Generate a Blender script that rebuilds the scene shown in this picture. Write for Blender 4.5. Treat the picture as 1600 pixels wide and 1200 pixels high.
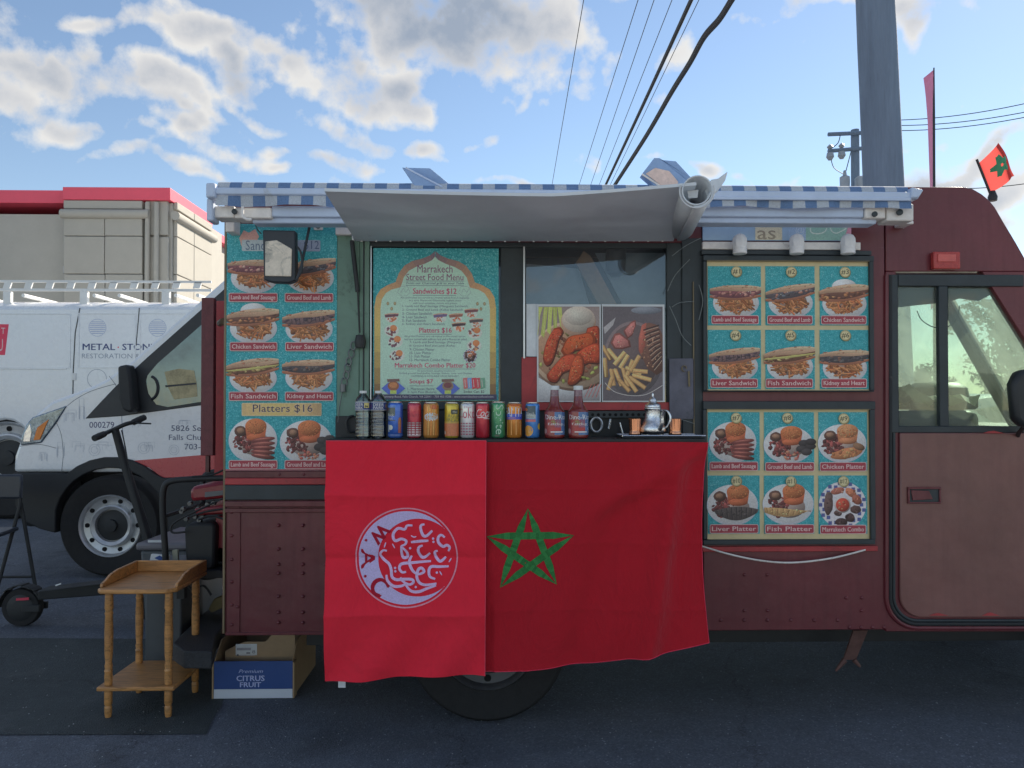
import bpy, bmesh, math, random
import numpy as np
from mathutils import Vector, Matrix
R = math.radians
random.seed(7)
scene = bpy.context.scene
for o in list(bpy.data.objects): bpy.data.objects.remove(o)

# ------------------------------------------------------------------ camera
CAMZ, FPX, PITCH, YAW, PPY = 1.46, 1200.0, R(0.9), R(1.3), 621.0
cam_data = bpy.data.cameras.new('Camera')
cam = bpy.data.objects.new('Camera', cam_data); scene.collection.objects.link(cam)
cam.location = (0, 0, CAMZ); cam.rotation_euler = (R(90) + PITCH, 0, -YAW)
cam_data.sensor_width = 36.0; cam_data.lens = 36.0 * FPX / 1600.0
cam_data.shift_y = (PPY - 600.0) / 1600.0
cam_data.clip_start = 0.05; cam_data.clip_end = 4000
scene.camera = cam
ROT = cam.rotation_euler.to_matrix()
def ray(x, y): return ROT @ Vector(((x - 800) / FPX, (PPY - y) / FPX, -1.0))
def W(x, y, Y):                       # photo pixel -> point on the vertical plane at depth Y
    d = ray(x, y); t = Y / d.y
    return Vector((d.x * t, Y, CAMZ + d.z * t))
def WX(x, Y, y=640): return W(x, y, Y).x
def WZ(y, Y, x=800): return W(x, y, Y).z
def G(x, y, z=0.0):                   # photo pixel -> point on a level at height z
    d = ray(x, y); t = (z - CAMZ) / d.z
    return Vector((d.x * t, d.y * t, z))

# ------------------------------------------------------------------ sky and sun
SUN_AZ, SUN_EL = R(42), R(33)
world = bpy.data.worlds.new('World'); scene.world = world; world.use_nodes = True
def nmath(nt, op, a, b=None, c=None, clamp=False):
    n = nt.nodes.new('ShaderNodeMath'); n.operation = op; n.use_clamp = clamp
    for i, v in enumerate((a, b, c)):
        if v is None: continue
        if isinstance(v, (int, float)): n.inputs[i].default_value = v
        else: nt.links.new(v, n.inputs[i])
    return n.outputs[0]
def nmix(nt, f, a, b, blend='MIX'):
    n = nt.nodes.new('ShaderNodeMix'); n.data_type = 'RGBA'; n.blend_type = blend
    for i, v in ((0, f), (6, a), (7, b)):
        if isinstance(v, (int, float)): n.inputs[i].default_value = v
        elif isinstance(v, tuple): n.inputs[i].default_value = v if len(v) == 4 else (*v, 1)
        else: nt.links.new(v, n.inputs[i])
    return n.outputs[2]
def nnoise(nt, vec, scale, detail=4, rough=0.55, dist=0.0):
    n = nt.nodes.new('ShaderNodeTexNoise'); n.inputs['Scale'].default_value = scale
    n.inputs['Detail'].default_value = detail; n.inputs['Roughness'].default_value = rough
    n.inputs['Distortion'].default_value = dist
    if vec is not None: nt.links.new(vec, n.inputs['Vector'])
    return n
def nramp(nt, fac, stops):
    n = nt.nodes.new('ShaderNodeValToRGB'); cr = n.color_ramp
    while len(cr.elements) < len(stops): cr.elements.new(0.5)
    for e, (p, c) in zip(cr.elements, stops):
        e.position = p; e.color = c if len(c) == 4 else (*c, 1)
    nt.links.new(fac, n.inputs[0]); return n.outputs[0]
def nvdot(nt, vec, v):
    n = nt.nodes.new('ShaderNodeVectorMath'); n.operation = 'DOT_PRODUCT'
    nt.links.new(vec, n.inputs[0]); n.inputs[1].default_value = v; return n.outputs['Value']

sdir = Vector((math.sin(SUN_AZ) * math.cos(SUN_EL), math.cos(SUN_AZ) * math.cos(SUN_EL), math.sin(SUN_EL)))
def make_world():
    nt = world.node_tree; nt.nodes.clear()
    out = nt.nodes.new('ShaderNodeOutputWorld'); bg = nt.nodes.new('ShaderNodeBackground')
    sky = nt.nodes.new('ShaderNodeTexSky'); sky.sky_type = 'NISHITA'; sky.sun_disc = False
    sky.sun_elevation = SUN_EL; sky.sun_rotation = SUN_AZ
    sky.air_density = 1.0; sky.dust_density = 0.06; sky.ozone_density = 0.55; sky.altitude = 80
    tc = nt.nodes.new('ShaderNodeTexCoord'); d0 = tc.outputs['Generated']
    # where the cumulus stand, computed once as a field over the whole dome (azimuth x elevation)
    IW, IH = 2048, 1024
    az = -(((np.arange(IW) + .5) / IW) - .5) * 2 * np.pi; el = (((np.arange(IH // 2) + .5) / IH)) * np.pi
    AZ, EL = np.meshgrid(az, el); D = np.stack([np.cos(EL) * np.cos(AZ), np.cos(EL) * np.sin(AZ), np.sin(EL)], -1).astype(np.float32)
    rs = np.random.RandomState(11); LAT = rs.rand(32, 32, 32).astype(np.float32)
    def vnoise(p):
        i0 = np.floor(p).astype(np.int32); f = p - i0; f = f * f * (3 - 2 * f); o = 0
        for a in (0, 1):
            for b in (0, 1):
                for c in (0, 1):
                    w = (f[..., 0] if a else 1 - f[..., 0]) * (f[..., 1] if b else 1 - f[..., 1]) * (f[..., 2] if c else 1 - f[..., 2])
                    o = o + w * LAT[(i0[..., 0] + a) % 32, (i0[..., 1] + b) % 32, (i0[..., 2] + c) % 32]
        return o - .5
    def fbm(p, oct): return sum(vnoise(p * 2.03 ** k + 7.3 * k) * .55 ** k for k in range(oct))
    DW = D + np.stack([fbm(D * 11 + o, 2) for o in (0, 19.7, 43.1)], -1) * .075
    clouds = [(735, 48, 185, 88, 8, 1.3), (610, 22, 110, 50, 0, 1.1), (860, 38, 62, 48, 10, .85), (800, 110, 66, 22, -5, .8),
              (85, 78, 105, 34, 14, .85), (215, 105, 95, 28, 16, .8), (25, 125, 50, 45, 25, .8), (105, 168, 105, 20, 24, .75), (60, 20, 90, 14, 5, .5),
              (330, 30, 120, 30, 5, .75), (190, 8, 100, 14, 0, .55), (395, 100, 90, 34, 16, 1.0), (590, 128, 78, 36, 12, .95), (440, 62, 80, 20, 22, .6), (480, 95, 46, 26, 20, .7),
              (250, 162, 110, 18, 24, .7), (275, 205, 70, 18, 24, .75), (400, 158, 90, 15, 18, .55), (330, 175, 60, 12, 20, .5), (170, 190, 60, 14, 26, .55),
              (560, 205, 70, 26, 18, .75), (500, 248, 95, 20, 4, .75), (620, 225, 62, 22, 14, .7), (230, 262, 92, 15, 3, .8), (300, 285, 70, 10, 4, .6), (360, 250, 40, 12, 0, .4), (455, 275, 60, 12, 0, .5),
              (745, 225, 26, 9, -10, .5), (785, 208, 30, 13, -30, .6), (850, 288, 70, 8, 0, .7), (845, 172, 14, 10, 0, .45), (885, 180, 14, 8, 0, .4), (915, 108, 30, 16, -10, .6), (900, 8, 50, 18, 0, .5),
              (1055, 243, 46, 13, 0, .75), (1152, 244, 28, 11, 0, .7), (1225, 265, 54, 15, 0, .75), (1158, 90, 15, 12, -30, .5), (980, 103, 20, 12, 10, .4), (1080, 95, 14, 10, 0, .3),
              (1295, 12, 85, 22, 6, .8), (1430, 8, 76, 18, -5, .8), (1500, 262, 80, 26, -22, .95), (1560, 290, 90, 24, -10, .9), (1590, 215, 50, 18, -20, .75), (1425, 222, 20, 14, 0, .6),
              (1590, 330, 60, 26, 0, .8), (1495, 186, 20, 6, -8, .5), (1200, 290, 60, 9, 0, .5), (960, 248, 28, 8, 0, .35)]
    dens = np.full(AZ.shape, -1.0, np.float32)
    for (cx, cy, rx, ry, tilt, wgt) in clouds:
        c = ray(cx, cy).normalized(); t = R(tilt)
        ax = Vector(c.cross(Vector((0, 0, 1)))).normalized(); up = ax.cross(c).normalized()
        a = ax * math.cos(t) - up * math.sin(t); b = ax * math.sin(t) + up * math.cos(t)
        u = DW @ np.array(a / (rx / FPX), np.float32); v = DW @ np.array(b / (ry / FPX), np.float32)
        m = np.minimum((1 - u * u - v * v) * wgt, (DW @ np.array(c, np.float32)) * 4)
        h = np.maximum(.25 - np.abs(dens - m), 0) / .25; dens = np.maximum(dens, m) + h * h * .0625
    # scattered clouds of the same kind over the rest of the dome
    pl = DW[..., :2] / (np.maximum(DW[..., 2:], .03) + .25); gen = fbm(np.concatenate([pl * 2.4, pl[..., :1] * 0 + 3.3], -1), 3) * 5.0 - .55
    away = 6.6 - 8.5 * (D @ np.array(ray(800, 250).normalized(), np.float32))
    dens = np.clip(np.maximum(dens, np.minimum(gen, np.minimum(away, 1.0))), -1, 1.3)
    fine = fbm(D * np.array([26, 26, 34], np.float32), 4) * 1.9 - .04
    full = np.zeros((IH, IW, 4), np.float32); full[..., 3] = 1; full[IH // 2:, :, 0] = dens * .5 + .5; full[IH // 2:, :, 1] = fine * .5 + .5
    img = bpy.data.images.new('cloud_field', IW, IH, alpha=False, float_buffer=True); img.colorspace_settings.name = 'Non-Color'
    img.pixels.foreach_set(full.ravel()); img.update(); img.pack()
    env = nt.nodes.new('ShaderNodeTexEnvironment'); env.image = img; env.interpolation = 'Cubic'; nt.links.new(d0, env.inputs[0])
    sc_ = nt.nodes.new('ShaderNodeSeparateColor'); nt.links.new(env.outputs[0], sc_.inputs[0])
    dens = nmath(nt, 'MULTIPLY_ADD', sc_.outputs[0], 2.0, -1.0); fine_ = nmath(nt, 'MULTIPLY_ADD', sc_.outputs[1], 2.0, -1.0)
    sep = nt.nodes.new('ShaderNodeSeparateXYZ'); nt.links.new(d0, sep.inputs[0])
    f2 = nnoise(nt, d0, 95.0, 4, 0.65)
    fb = nmath(nt, 'ADD', fine_, nmath(nt, 'MULTIPLY_ADD', f2.outputs[0], 1.1, -0.55))
    dd = nmath(nt, 'ADD', dens, fb)
    alpha = nmath(nt, 'MULTIPLY_ADD', dd, 1.0, 0.04, clamp=True)
    alpha = nmath(nt, 'MULTIPLY', alpha, nmath(nt, 'MULTIPLY_ADD', sep.outputs[2], 22.0, -0.3, clamp=True))
    alpha = nmath(nt, 'MULTIPLY', nmath(nt, 'SMOOTH_MIN', alpha, 1.0, 0.2), 0.95)
    thick = nmath(nt, 'MULTIPLY_ADD', nmath(nt, 'ADD', dens, nmath(nt, 'MULTIPLY', fb, 0.25)), 0.85, -0.14, clamp=True)
    back = nramp(nt, thick, [(0.0, (5.5, 5.45, 5.25)), (0.25, (5.4, 5.25, 5.0)), (0.55, (4.2, 4.2, 4.25)), (0.92, (2.2, 2.55, 3.1))])     # sun behind the cloud
    front = nramp(nt, thick, [(0.0, (6.0, 5.8, 5.5)), (0.6, (6.6, 6.4, 6.1)), (1.0, (5.6, 5.5, 5.4))])                                # sun on the cloud
    sunside = nmath(nt, 'MULTIPLY_ADD', nvdot(nt, d0, tuple(sdir)), 1.4, 0.35, clamp=True)
    col = nmix(nt, sunside, front, back)
    skycol = sky.outputs[0]
    mixd = nmix(nt, alpha, skycol, col)
    nt.links.new(mixd, bg.inputs['Color']); bg.inputs['Strength'].default_value = 0.047
    scene.render.engine = 'CYCLES'
    world.cycles.sampling_method = 'MANUAL'; world.cycles.sample_map_resolution = 512
    nt.links.new(bg.outputs[0], out.inputs[0])
make_world()
sun_d = bpy.data.lights.new('sun', 'SUN'); sun_d.energy = 2.5; sun_d.angle = R(0.6); sun_d.color = (1.0, 0.90, 0.76)
sun = bpy.data.objects.new('sun', sun_d); scene.collection.objects.link(sun)
sdir = Vector((math.sin(SUN_AZ) * math.cos(SUN_EL), math.cos(SUN_AZ) * math.cos(SUN_EL), math.sin(SUN_EL)))
sun.rotation_euler = sdir.to_track_quat('Z', 'Y').to_euler(); sun.location = sdir * 30
vs = scene.view_settings
vs.view_transform = 'Standard'; vs.look = 'None'; vs.gamma = 1.0; vs.exposure = 1.76; vs.use_curve_mapping = False
scene.render.engine = 'CYCLES'

# ------------------------------------------------------------------ materials
def lin(c): c /= 255.0; return c / 12.92 if c <= .04045 else ((c + .055) / 1.055) ** 2.4
KR, KG, KB = 2.5, 2.2, 1.95
def C(r, g, b):                       # colour seen in open shade in the photograph -> surface colour
    c = (lin(r) * KR, lin(g) * KG, lin(b) * KB); k = min(1.0, .82 / max(c)); return tuple(x * k for x in c)
MATS = {}
def mat(name, col, rough=.55, metal=0.0, var=.18, scale=6.0, bump=.0, bscale=60.0, dirt=None, dirt_amt=.0, dscale=3.0, coat=0.0, spec=.5, stretch=None):
    if name in MATS: return MATS[name]
    m = bpy.data.materials.new(name); m.use_nodes = True; nt = m.node_tree; b = nt.nodes['Principled BSDF']
    tc = nt.nodes.new('ShaderNodeTexCoord'); v = tc.outputs['Object']
    if stretch:
        mp = nt.nodes.new('ShaderNodeMapping'); mp.inputs['Scale'].default_value = stretch; nt.links.new(v, mp.inputs[0]); v = mp.outputs[0]
    n1 = nnoise(nt, v, scale, 6, .6); n2 = nnoise(nt, v, scale * 7, 4, .6)
    f = nmath(nt, 'ADD', nmath(nt, 'MULTIPLY', n1.outputs[0], .65), nmath(nt, 'MULTIPLY', n2.outputs[0], .35))
    lo = tuple(c * (1 - var) for c in col); hi = tuple(min(1, c * (1 + var)) for c in col)
    c = nramp(nt, f, [(.3, lo), (.7, hi)])
    if dirt:
        dn = nnoise(nt, v, dscale, 8, .68, .6)
        mk = nmath(nt, 'MULTIPLY_ADD', dn.outputs[0], 6.0, -6.0 * (1 - dirt_amt), clamp=True)
        c = nmix(nt, mk, c, dirt)
    nt.links.new(c, b.inputs['Base Color'])
    r = nmath(nt, 'MULTIPLY_ADD', n2.outputs[0], .25, rough - .125, clamp=True)
    nt.links.new(r, b.inputs['Roughness']); b.inputs['Metallic'].default_value = metal
    b.inputs['Specular IOR Level'].default_value = spec
    if coat: b.inputs['Coat Weight'].default_value = coat; b.inputs['Coat Roughness'].default_value = .08
    if bump:
        bn = nnoise(nt, v, bscale, 5, .6); bp = nt.nodes.new('ShaderNodeBump'); bp.inputs['Strength'].default_value = bump
        bp.inputs['Distance'].default_value = .01; nt.links.new(bn.outputs[0], bp.inputs['Height']); nt.links.new(bp.outputs[0], b.inputs['Normal'])
    MATS[name] = m; return m
def worn_paint(name, col, chip, rough=.42, chips=.30, dent=.35, streak=.45):
    m = bpy.data.materials.new(name); m.use_nodes = True; nt = m.node_tree; b = nt.nodes['Principled BSDF']
    tc = nt.nodes.new('ShaderNodeTexCoord'); v = tc.outputs['Object']
    def mapped(sc):
        mp = nt.nodes.new('ShaderNodeMapping'); mp.inputs['Scale'].default_value = sc; nt.links.new(v, mp.inputs[0]); return mp.outputs[0]
    big = nnoise(nt, v, 1.7, 6, .6); st = nnoise(nt, mapped((14, 14, .9)), 2.0, 6, .65); fine = nnoise(nt, v, 45, 5, .7); ch = nnoise(nt, v, 9.0, 9, .72, .4); scr = nnoise(nt, mapped((2, 2, 60)), 3.0, 4, .6)
    c = nramp(nt, big.outputs[0], [(.3, tuple(k * .72 for k in col)), (.52, col), (.72, tuple(k * 1.28 for k in col))])
    grime = nmath(nt, 'MULTIPLY_ADD', st.outputs[0], 3.2, -1.55, clamp=True)
    c = nmix(nt, nmath(nt, 'MULTIPLY', grime, streak), c, tuple(k * .45 for k in col))
    dust = nmath(nt, 'MULTIPLY_ADD', fine.outputs[0], 2.0, -.95, clamp=True); c = nmix(nt, nmath(nt, 'MULTIPLY', dust, .10), c, (.30, .20, .19))
    mk = nmath(nt, 'MULTIPLY_ADD', ch.outputs[0], 22.0, -22.0 * (1 - chips), clamp=True); c = nmix(nt, nmath(nt, 'MULTIPLY', mk, .8), c, chip)
    sk = nmath(nt, 'MULTIPLY_ADD', scr.outputs[0], 24.0, -24 * .70, clamp=True); c = nmix(nt, nmath(nt, 'MULTIPLY', sk, .35), c, (.34, .22, .21))
    nt.links.new(c, b.inputs['Base Color'])
    r = nmath(nt, 'ADD', nmath(nt, 'MULTIPLY_ADD', fine.outputs[0], .22, rough - .11), nmath(nt, 'MULTIPLY', grime, .2)); nt.links.new(r, b.inputs['Roughness'])
    b.inputs['Coat Weight'].default_value = .18; b.inputs['Coat Roughness'].default_value = .22
    bp = nt.nodes.new('ShaderNodeBump'); bp.inputs['Strength'].default_value = dent; bp.inputs['Distance'].default_value = .03
    dn = nnoise(nt, v, 3.2, 3, .5); h = nmath(nt, 'ADD', dn.outputs[0], nmath(nt, 'MULTIPLY', fine.outputs[0], .05)); h = nmath(nt, 'SUBTRACT', h, nmath(nt, 'MULTIPLY', mk, .02))
    nt.links.new(h, bp.inputs['Height']); nt.links.new(bp.outputs[0], b.inputs['Normal']); MATS[name] = m; return m
def glass(name, tint, gloss=.12, rough=.0, dust=.0, film=.5):
    m = bpy.data.materials.new(name); m.use_nodes = True; nt = m.node_tree; nt.nodes.clear()
    out = nt.nodes.new('ShaderNodeOutputMaterial'); tr = nt.nodes.new('ShaderNodeBsdfTransparent'); tr.inputs[0].default_value = (*tint, 1)
    gl = nt.nodes.new('ShaderNodeBsdfGlossy'); gl.inputs['Roughness'].default_value = rough
    fr = nt.nodes.new('ShaderNodeFresnel'); fr.inputs['IOR'].default_value = 1.5
    mx = nt.nodes.new('ShaderNodeMixShader')
    nt.links.new(nmath(nt, 'ADD', fr.outputs[0], gloss - .04, clamp=True), mx.inputs[0]); nt.links.new(tr.outputs[0], mx.inputs[1]); nt.links.new(gl.outputs[0], mx.inputs[2])
    last = mx.outputs[0]
    if dust:
        df = nt.nodes.new('ShaderNodeBsdfDiffuse'); df.inputs[0].default_value = (.55, .55, .5, 1)
        tc = nt.nodes.new('ShaderNodeTexCoord'); n = nnoise(nt, tc.outputs['Object'], 5.0, 8, .7)
        m2 = nt.nodes.new('ShaderNodeMixShader'); nt.links.new(nmath(nt, 'MULTIPLY', n.outputs[0], dust), m2.inputs[0])
        tl = nt.nodes.new('ShaderNodeBsdfTranslucent'); tl.inputs[0].default_value = (.62, .64, .55, 1); m3 = nt.nodes.new('ShaderNodeMixShader'); m3.inputs[0].default_value = film
        nt.links.new(df.outputs[0], m3.inputs[1]); nt.links.new(tl.outputs[0], m3.inputs[2])
        nt.links.new(last, m2.inputs[1]); nt.links.new(m3.outputs[0], m2.inputs[2]); last = m2.outputs[0]
    nt.links.new(last, out.inputs[0]); MATS[name] = m; return m
def print_mat(name, rough=.38, grime=.25, spec=.35):
    m = bpy.data.materials.new(name); m.use_nodes = True; nt = m.node_tree; b = nt.nodes['Principled BSDF']
    at = nt.nodes.new('ShaderNodeAttribute'); at.attribute_name = 'Col'
    tc = nt.nodes.new('ShaderNodeTexCoord'); v = tc.outputs['Object']
    n = nnoise(nt, v, 170.0, 5, .7); n2 = nnoise(nt, v, 5.0, 6, .65)
    f = nmath(nt, 'MULTIPLY_ADD', n.outputs[0], .9, .55)
    g = nmath(nt, 'MULTIPLY_ADD', n2.outputs[0], grime * 1.2, 1 - grime * .75)
    vv = nmath(nt, 'MULTIPLY', f, g); cm = nt.nodes.new('ShaderNodeCombineXYZ')
    for i in range(3): nt.links.new(vv, cm.inputs[i])
    nt.links.new(nmix(nt, 1.0, at.outputs['Color'], cm.outputs[0], 'MULTIPLY'), b.inputs['Base Color'])
    b.inputs['Roughness'].default_value = rough; b.inputs['Specular IOR Level'].default_value = spec
    MATS[name] = m; return m
PRINT = print_mat('print_ink'); CANINK = print_mat('can_ink', .16, .05, .6); PAINTMARK = print_mat('painted_mark', .45, .2)
CLOTHINK = print_mat('cloth_ink', .85, .15, .2)

# ------------------------------------------------------------------ mesh building
COL = scene.collection
ROOT = {}
def tag(o, label=None, cat=None, group=None, kind=None):
    if label: o['label'] = label
    if cat: o['category'] = cat
    if group: o['group'] = group
    if kind: o['kind'] = kind
    return o
def thing(name, label, cat, loc=(0, 0, 0), group=None):
    o = bpy.data.objects.new(name, None); COL.objects.link(o); o.location = loc; o.empty_display_size = .1
    ROOT[o.name] = Vector(loc); return tag(o, label, cat, group)
class MB:
    def __init__(s): s.v = []; s.f = []; s.c = []; s.col = None
    def add(s, vs, fs, col=None):
        n = len(s.v); s.v += [tuple(p) for p in vs]
        for f in fs: s.f.append(tuple(n + i for i in f)); s.c.append(col or s.col)
        return s
    def box(s, x0, x1, y0, y1, z0, z1, col=None):
        if x0 > x1: x0, x1 = x1, x0
        if y0 > y1: y0, y1 = y1, y0
        if z0 > z1: z0, z1 = z1, z0
        v = [(x, y, z) for z in (z0, z1) for y in (y0, y1) for x in (x0, x1)]
        return s.add(v, [(0, 2, 3, 1), (4, 5, 7, 6), (0, 1, 5, 4), (2, 6, 7, 3), (0, 4, 6, 2), (1, 3, 7, 5)], col)
    def pbox(s, x0, y0, x1, y1, Y, th, col=None):      # pixel rectangle at depth Y, thickness th behind it
        xm, ym = (x0 + x1) / 2, (y0 + y1) / 2
        return s.box(WX(x0, Y, ym), WX(x1, Y, ym), Y, Y + th, WZ(y1, Y, xm), WZ(y0, Y, xm), col)
    def prism(s, pts, y0, y1, col=None):               # pts: (x, z) outline
        n = len(pts); v = [(x, y0, z) for x, z in pts] + [(x, y1, z) for x, z in pts]
        fs = [tuple(range(n)), tuple(range(2 * n - 1, n - 1, -1))] + [(i, i + n, (i + 1) % n + n, (i + 1) % n) for i in range(n)]
        return s.add(v, fs, col)
    def pprism(s, pix, Y, th, col=None, Yref=None):
        return s.prism([(W(x, y, Yref or Y).x, W(x, y, Yref or Y).z) for x, y in pix], Y, Y + th, col)
    def tube(s, pts, r, n=8, caps=True, col=None):
        P = [Vector(p) for p in pts]; m = len(P); rs = r if isinstance(r, (list, tuple)) else [r] * m
        base = len(s.v); up = None
        for i, p in enumerate(P):
            t = (P[min(i + 1, m - 1)] - P[max(i - 1, 0)]).normalized()
            if up is None: up = Vector((0, 0, 1)) if abs(t.z) < .9 else Vector((1, 0, 0))
            a = t.cross(up).normalized(); b = a.cross(t).normalized(); up = b
            for k in range(n):
                an = 2 * math.pi * k / n; s.v.append(tuple(p + (a * math.cos(an) + b * math.sin(an)) * rs[i]))
        for i in range(m - 1):
            for k in range(n):
                k2 = (k + 1) % n
                s.f.append((base + i * n + k, base + i * n + k2, base + (i + 1) * n + k2, base + (i + 1) * n + k)); s.c.append(col or s.col)
        if caps:
            s.f.append(tuple(base + k for k in range(n - 1, -1, -1))); s.c.append(col or s.col)
            s.f.append(tuple(base + (m - 1) * n + k for k in range(n))); s.c.append(col or s.col)
        return s
    def lathe(s, prof, n=24, at=(0, 0, 0), axis='Z', cols=None, rib=0, ribn=0, caps=True):
        base = len(s.v); m = len(prof); at = Vector(at)
        for r, h in prof:
            for k in range(n):
                an = 2 * math.pi * k / n; rr = r * (1 + rib * math.cos(ribn * an)) if rib else r
                a, b = rr * math.cos(an), rr * math.sin(an)
                p = (a, b, h) if axis == 'Z' else (a, h, b) if axis == 'Y' else (h, a, b)
                s.v.append(tuple(at + Vector(p)))
        for i in range(m - 1):
            for k in range(n):
                k2 = (k + 1) % n; q = (base + i * n + k, base + i * n + k2, base + (i + 1) * n + k2, base + (i + 1) * n + k)
                s.f.append(q); s.c.append(cols[i] if cols else s.col)
        for i, rev in ((0, 1), (m - 1, 0)):
            if caps and prof[i][0] > 1e-5:
                ids = [base + i * n + k for k in range(n)]; s.f.append(tuple(ids[::-1] if rev else ids)); s.c.append((cols[0 if rev else -1]) if cols else s.col)
        return s
    def xf(s, M):
        s.v = [tuple(M @ Vector(p)) for p in s.v]; return s
    def build(s, name, m, parent=None, bevel=0, smooth=False, seg=2, loc=None, auto=40, fixn=True):
        me = bpy.data.meshes.new(name); o = bpy.data.objects.new(name, me); COL.objects.link(o)
        if parent is not None: base = ROOT[parent.name]; o.parent = parent
        else:
            if loc is None:
                xs, ys, zs = zip(*s.v); loc = ((min(xs) + max(xs)) / 2, (min(ys) + max(ys)) / 2, min(zs))
            base = Vector(loc); o.location = base
        ROOT[o.name] = base.copy()
        me.from_pydata([(x - base.x, y - base.y, z - base.z) for x, y, z in s.v], [], s.f)
        if fixn:
            bm = bmesh.new(); bm.from_mesh(me); bmesh.ops.recalc_face_normals(bm, faces=bm.faces); bm.to_mesh(me); bm.free()
        if any(c is not None for c in s.c):
            a = me.color_attributes.new('Col', 'FLOAT_COLOR', 'CORNER'); i = 0
            buf = []
            for p, c in zip(me.polygons, s.c):
                if c is not None and isinstance(c[0], tuple):
                    for q in c: buf += [*q, 1.0]
                else: buf += (list(c or (.5, .5, .5)) + [1.0]) * p.loop_total
            a.data.foreach_set('color', buf)
        me.materials.append(m if not isinstance(m, str) else MATS[m])
        if bevel:
            md = o.modifiers.new('bevel', 'BEVEL'); md.width = bevel; md.segments = seg; md.limit_method = 'ANGLE'; md.angle_limit = R(35)
            md.harden_normals = False
        if smooth or bevel:
            for p in me.polygons: p.use_smooth = True
            me.set_sharp_from_angle(angle=R(auto))
        return o
def smooth_pts(pts, n=6):                              # Catmull-Rom
    P = [Vector(p) for p in pts]; out = []
    for i in range(len(P) - 1):
        p0, p1, p2, p3 = P[max(i - 1, 0)], P[i], P[i + 1], P[min(i + 2, len(P) - 1)]
        for k in range(n):
            t = k / n
            out.append(.5 * ((2 * p1) + (p2 - p0) * t + (2 * p0 - 5 * p1 + 4 * p2 - p3) * t * t + (3 * p1 - p0 - 3 * p2 + p3) * t ** 3))
    out.append(P[-1]); return out

# lettering: outlines of the built-in font as flat meshes
TXT = {}
def text_mesh(s, bold=0.0, res=2):
    key = (s, bold, res)
    if key in TXT: return TXT[key]
    cu = bpy.data.curves.new('lettering', 'FONT'); cu.body = s; cu.size = 1; cu.resolution_u = res; cu.offset = bold; cu.fill_mode = 'FRONT' if False else 'BOTH'
    cu.offset = 0.0; ob = bpy.data.objects.new('lettering', cu); COL.objects.link(ob)
    me = bpy.data.meshes.new_from_object(ob)
    v = [(p.co.x, p.co.y) for p in me.vertices]; f = [tuple(p.vertices) for p in me.polygons]
    bpy.data.objects.remove(ob); bpy.data.curves.remove(cu); bpy.data.meshes.remove(me)
    if v:
        xs, ys = zip(*v); x0, x1, y0, y1 = min(xs), max(xs), min(ys), max(ys)
        v = [((x - x0) / (x1 - x0), (y - y0) / max(1e-6, y1 - y0)) for x, y in v]
    TXT[key] = (v, f); return v, f

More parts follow.
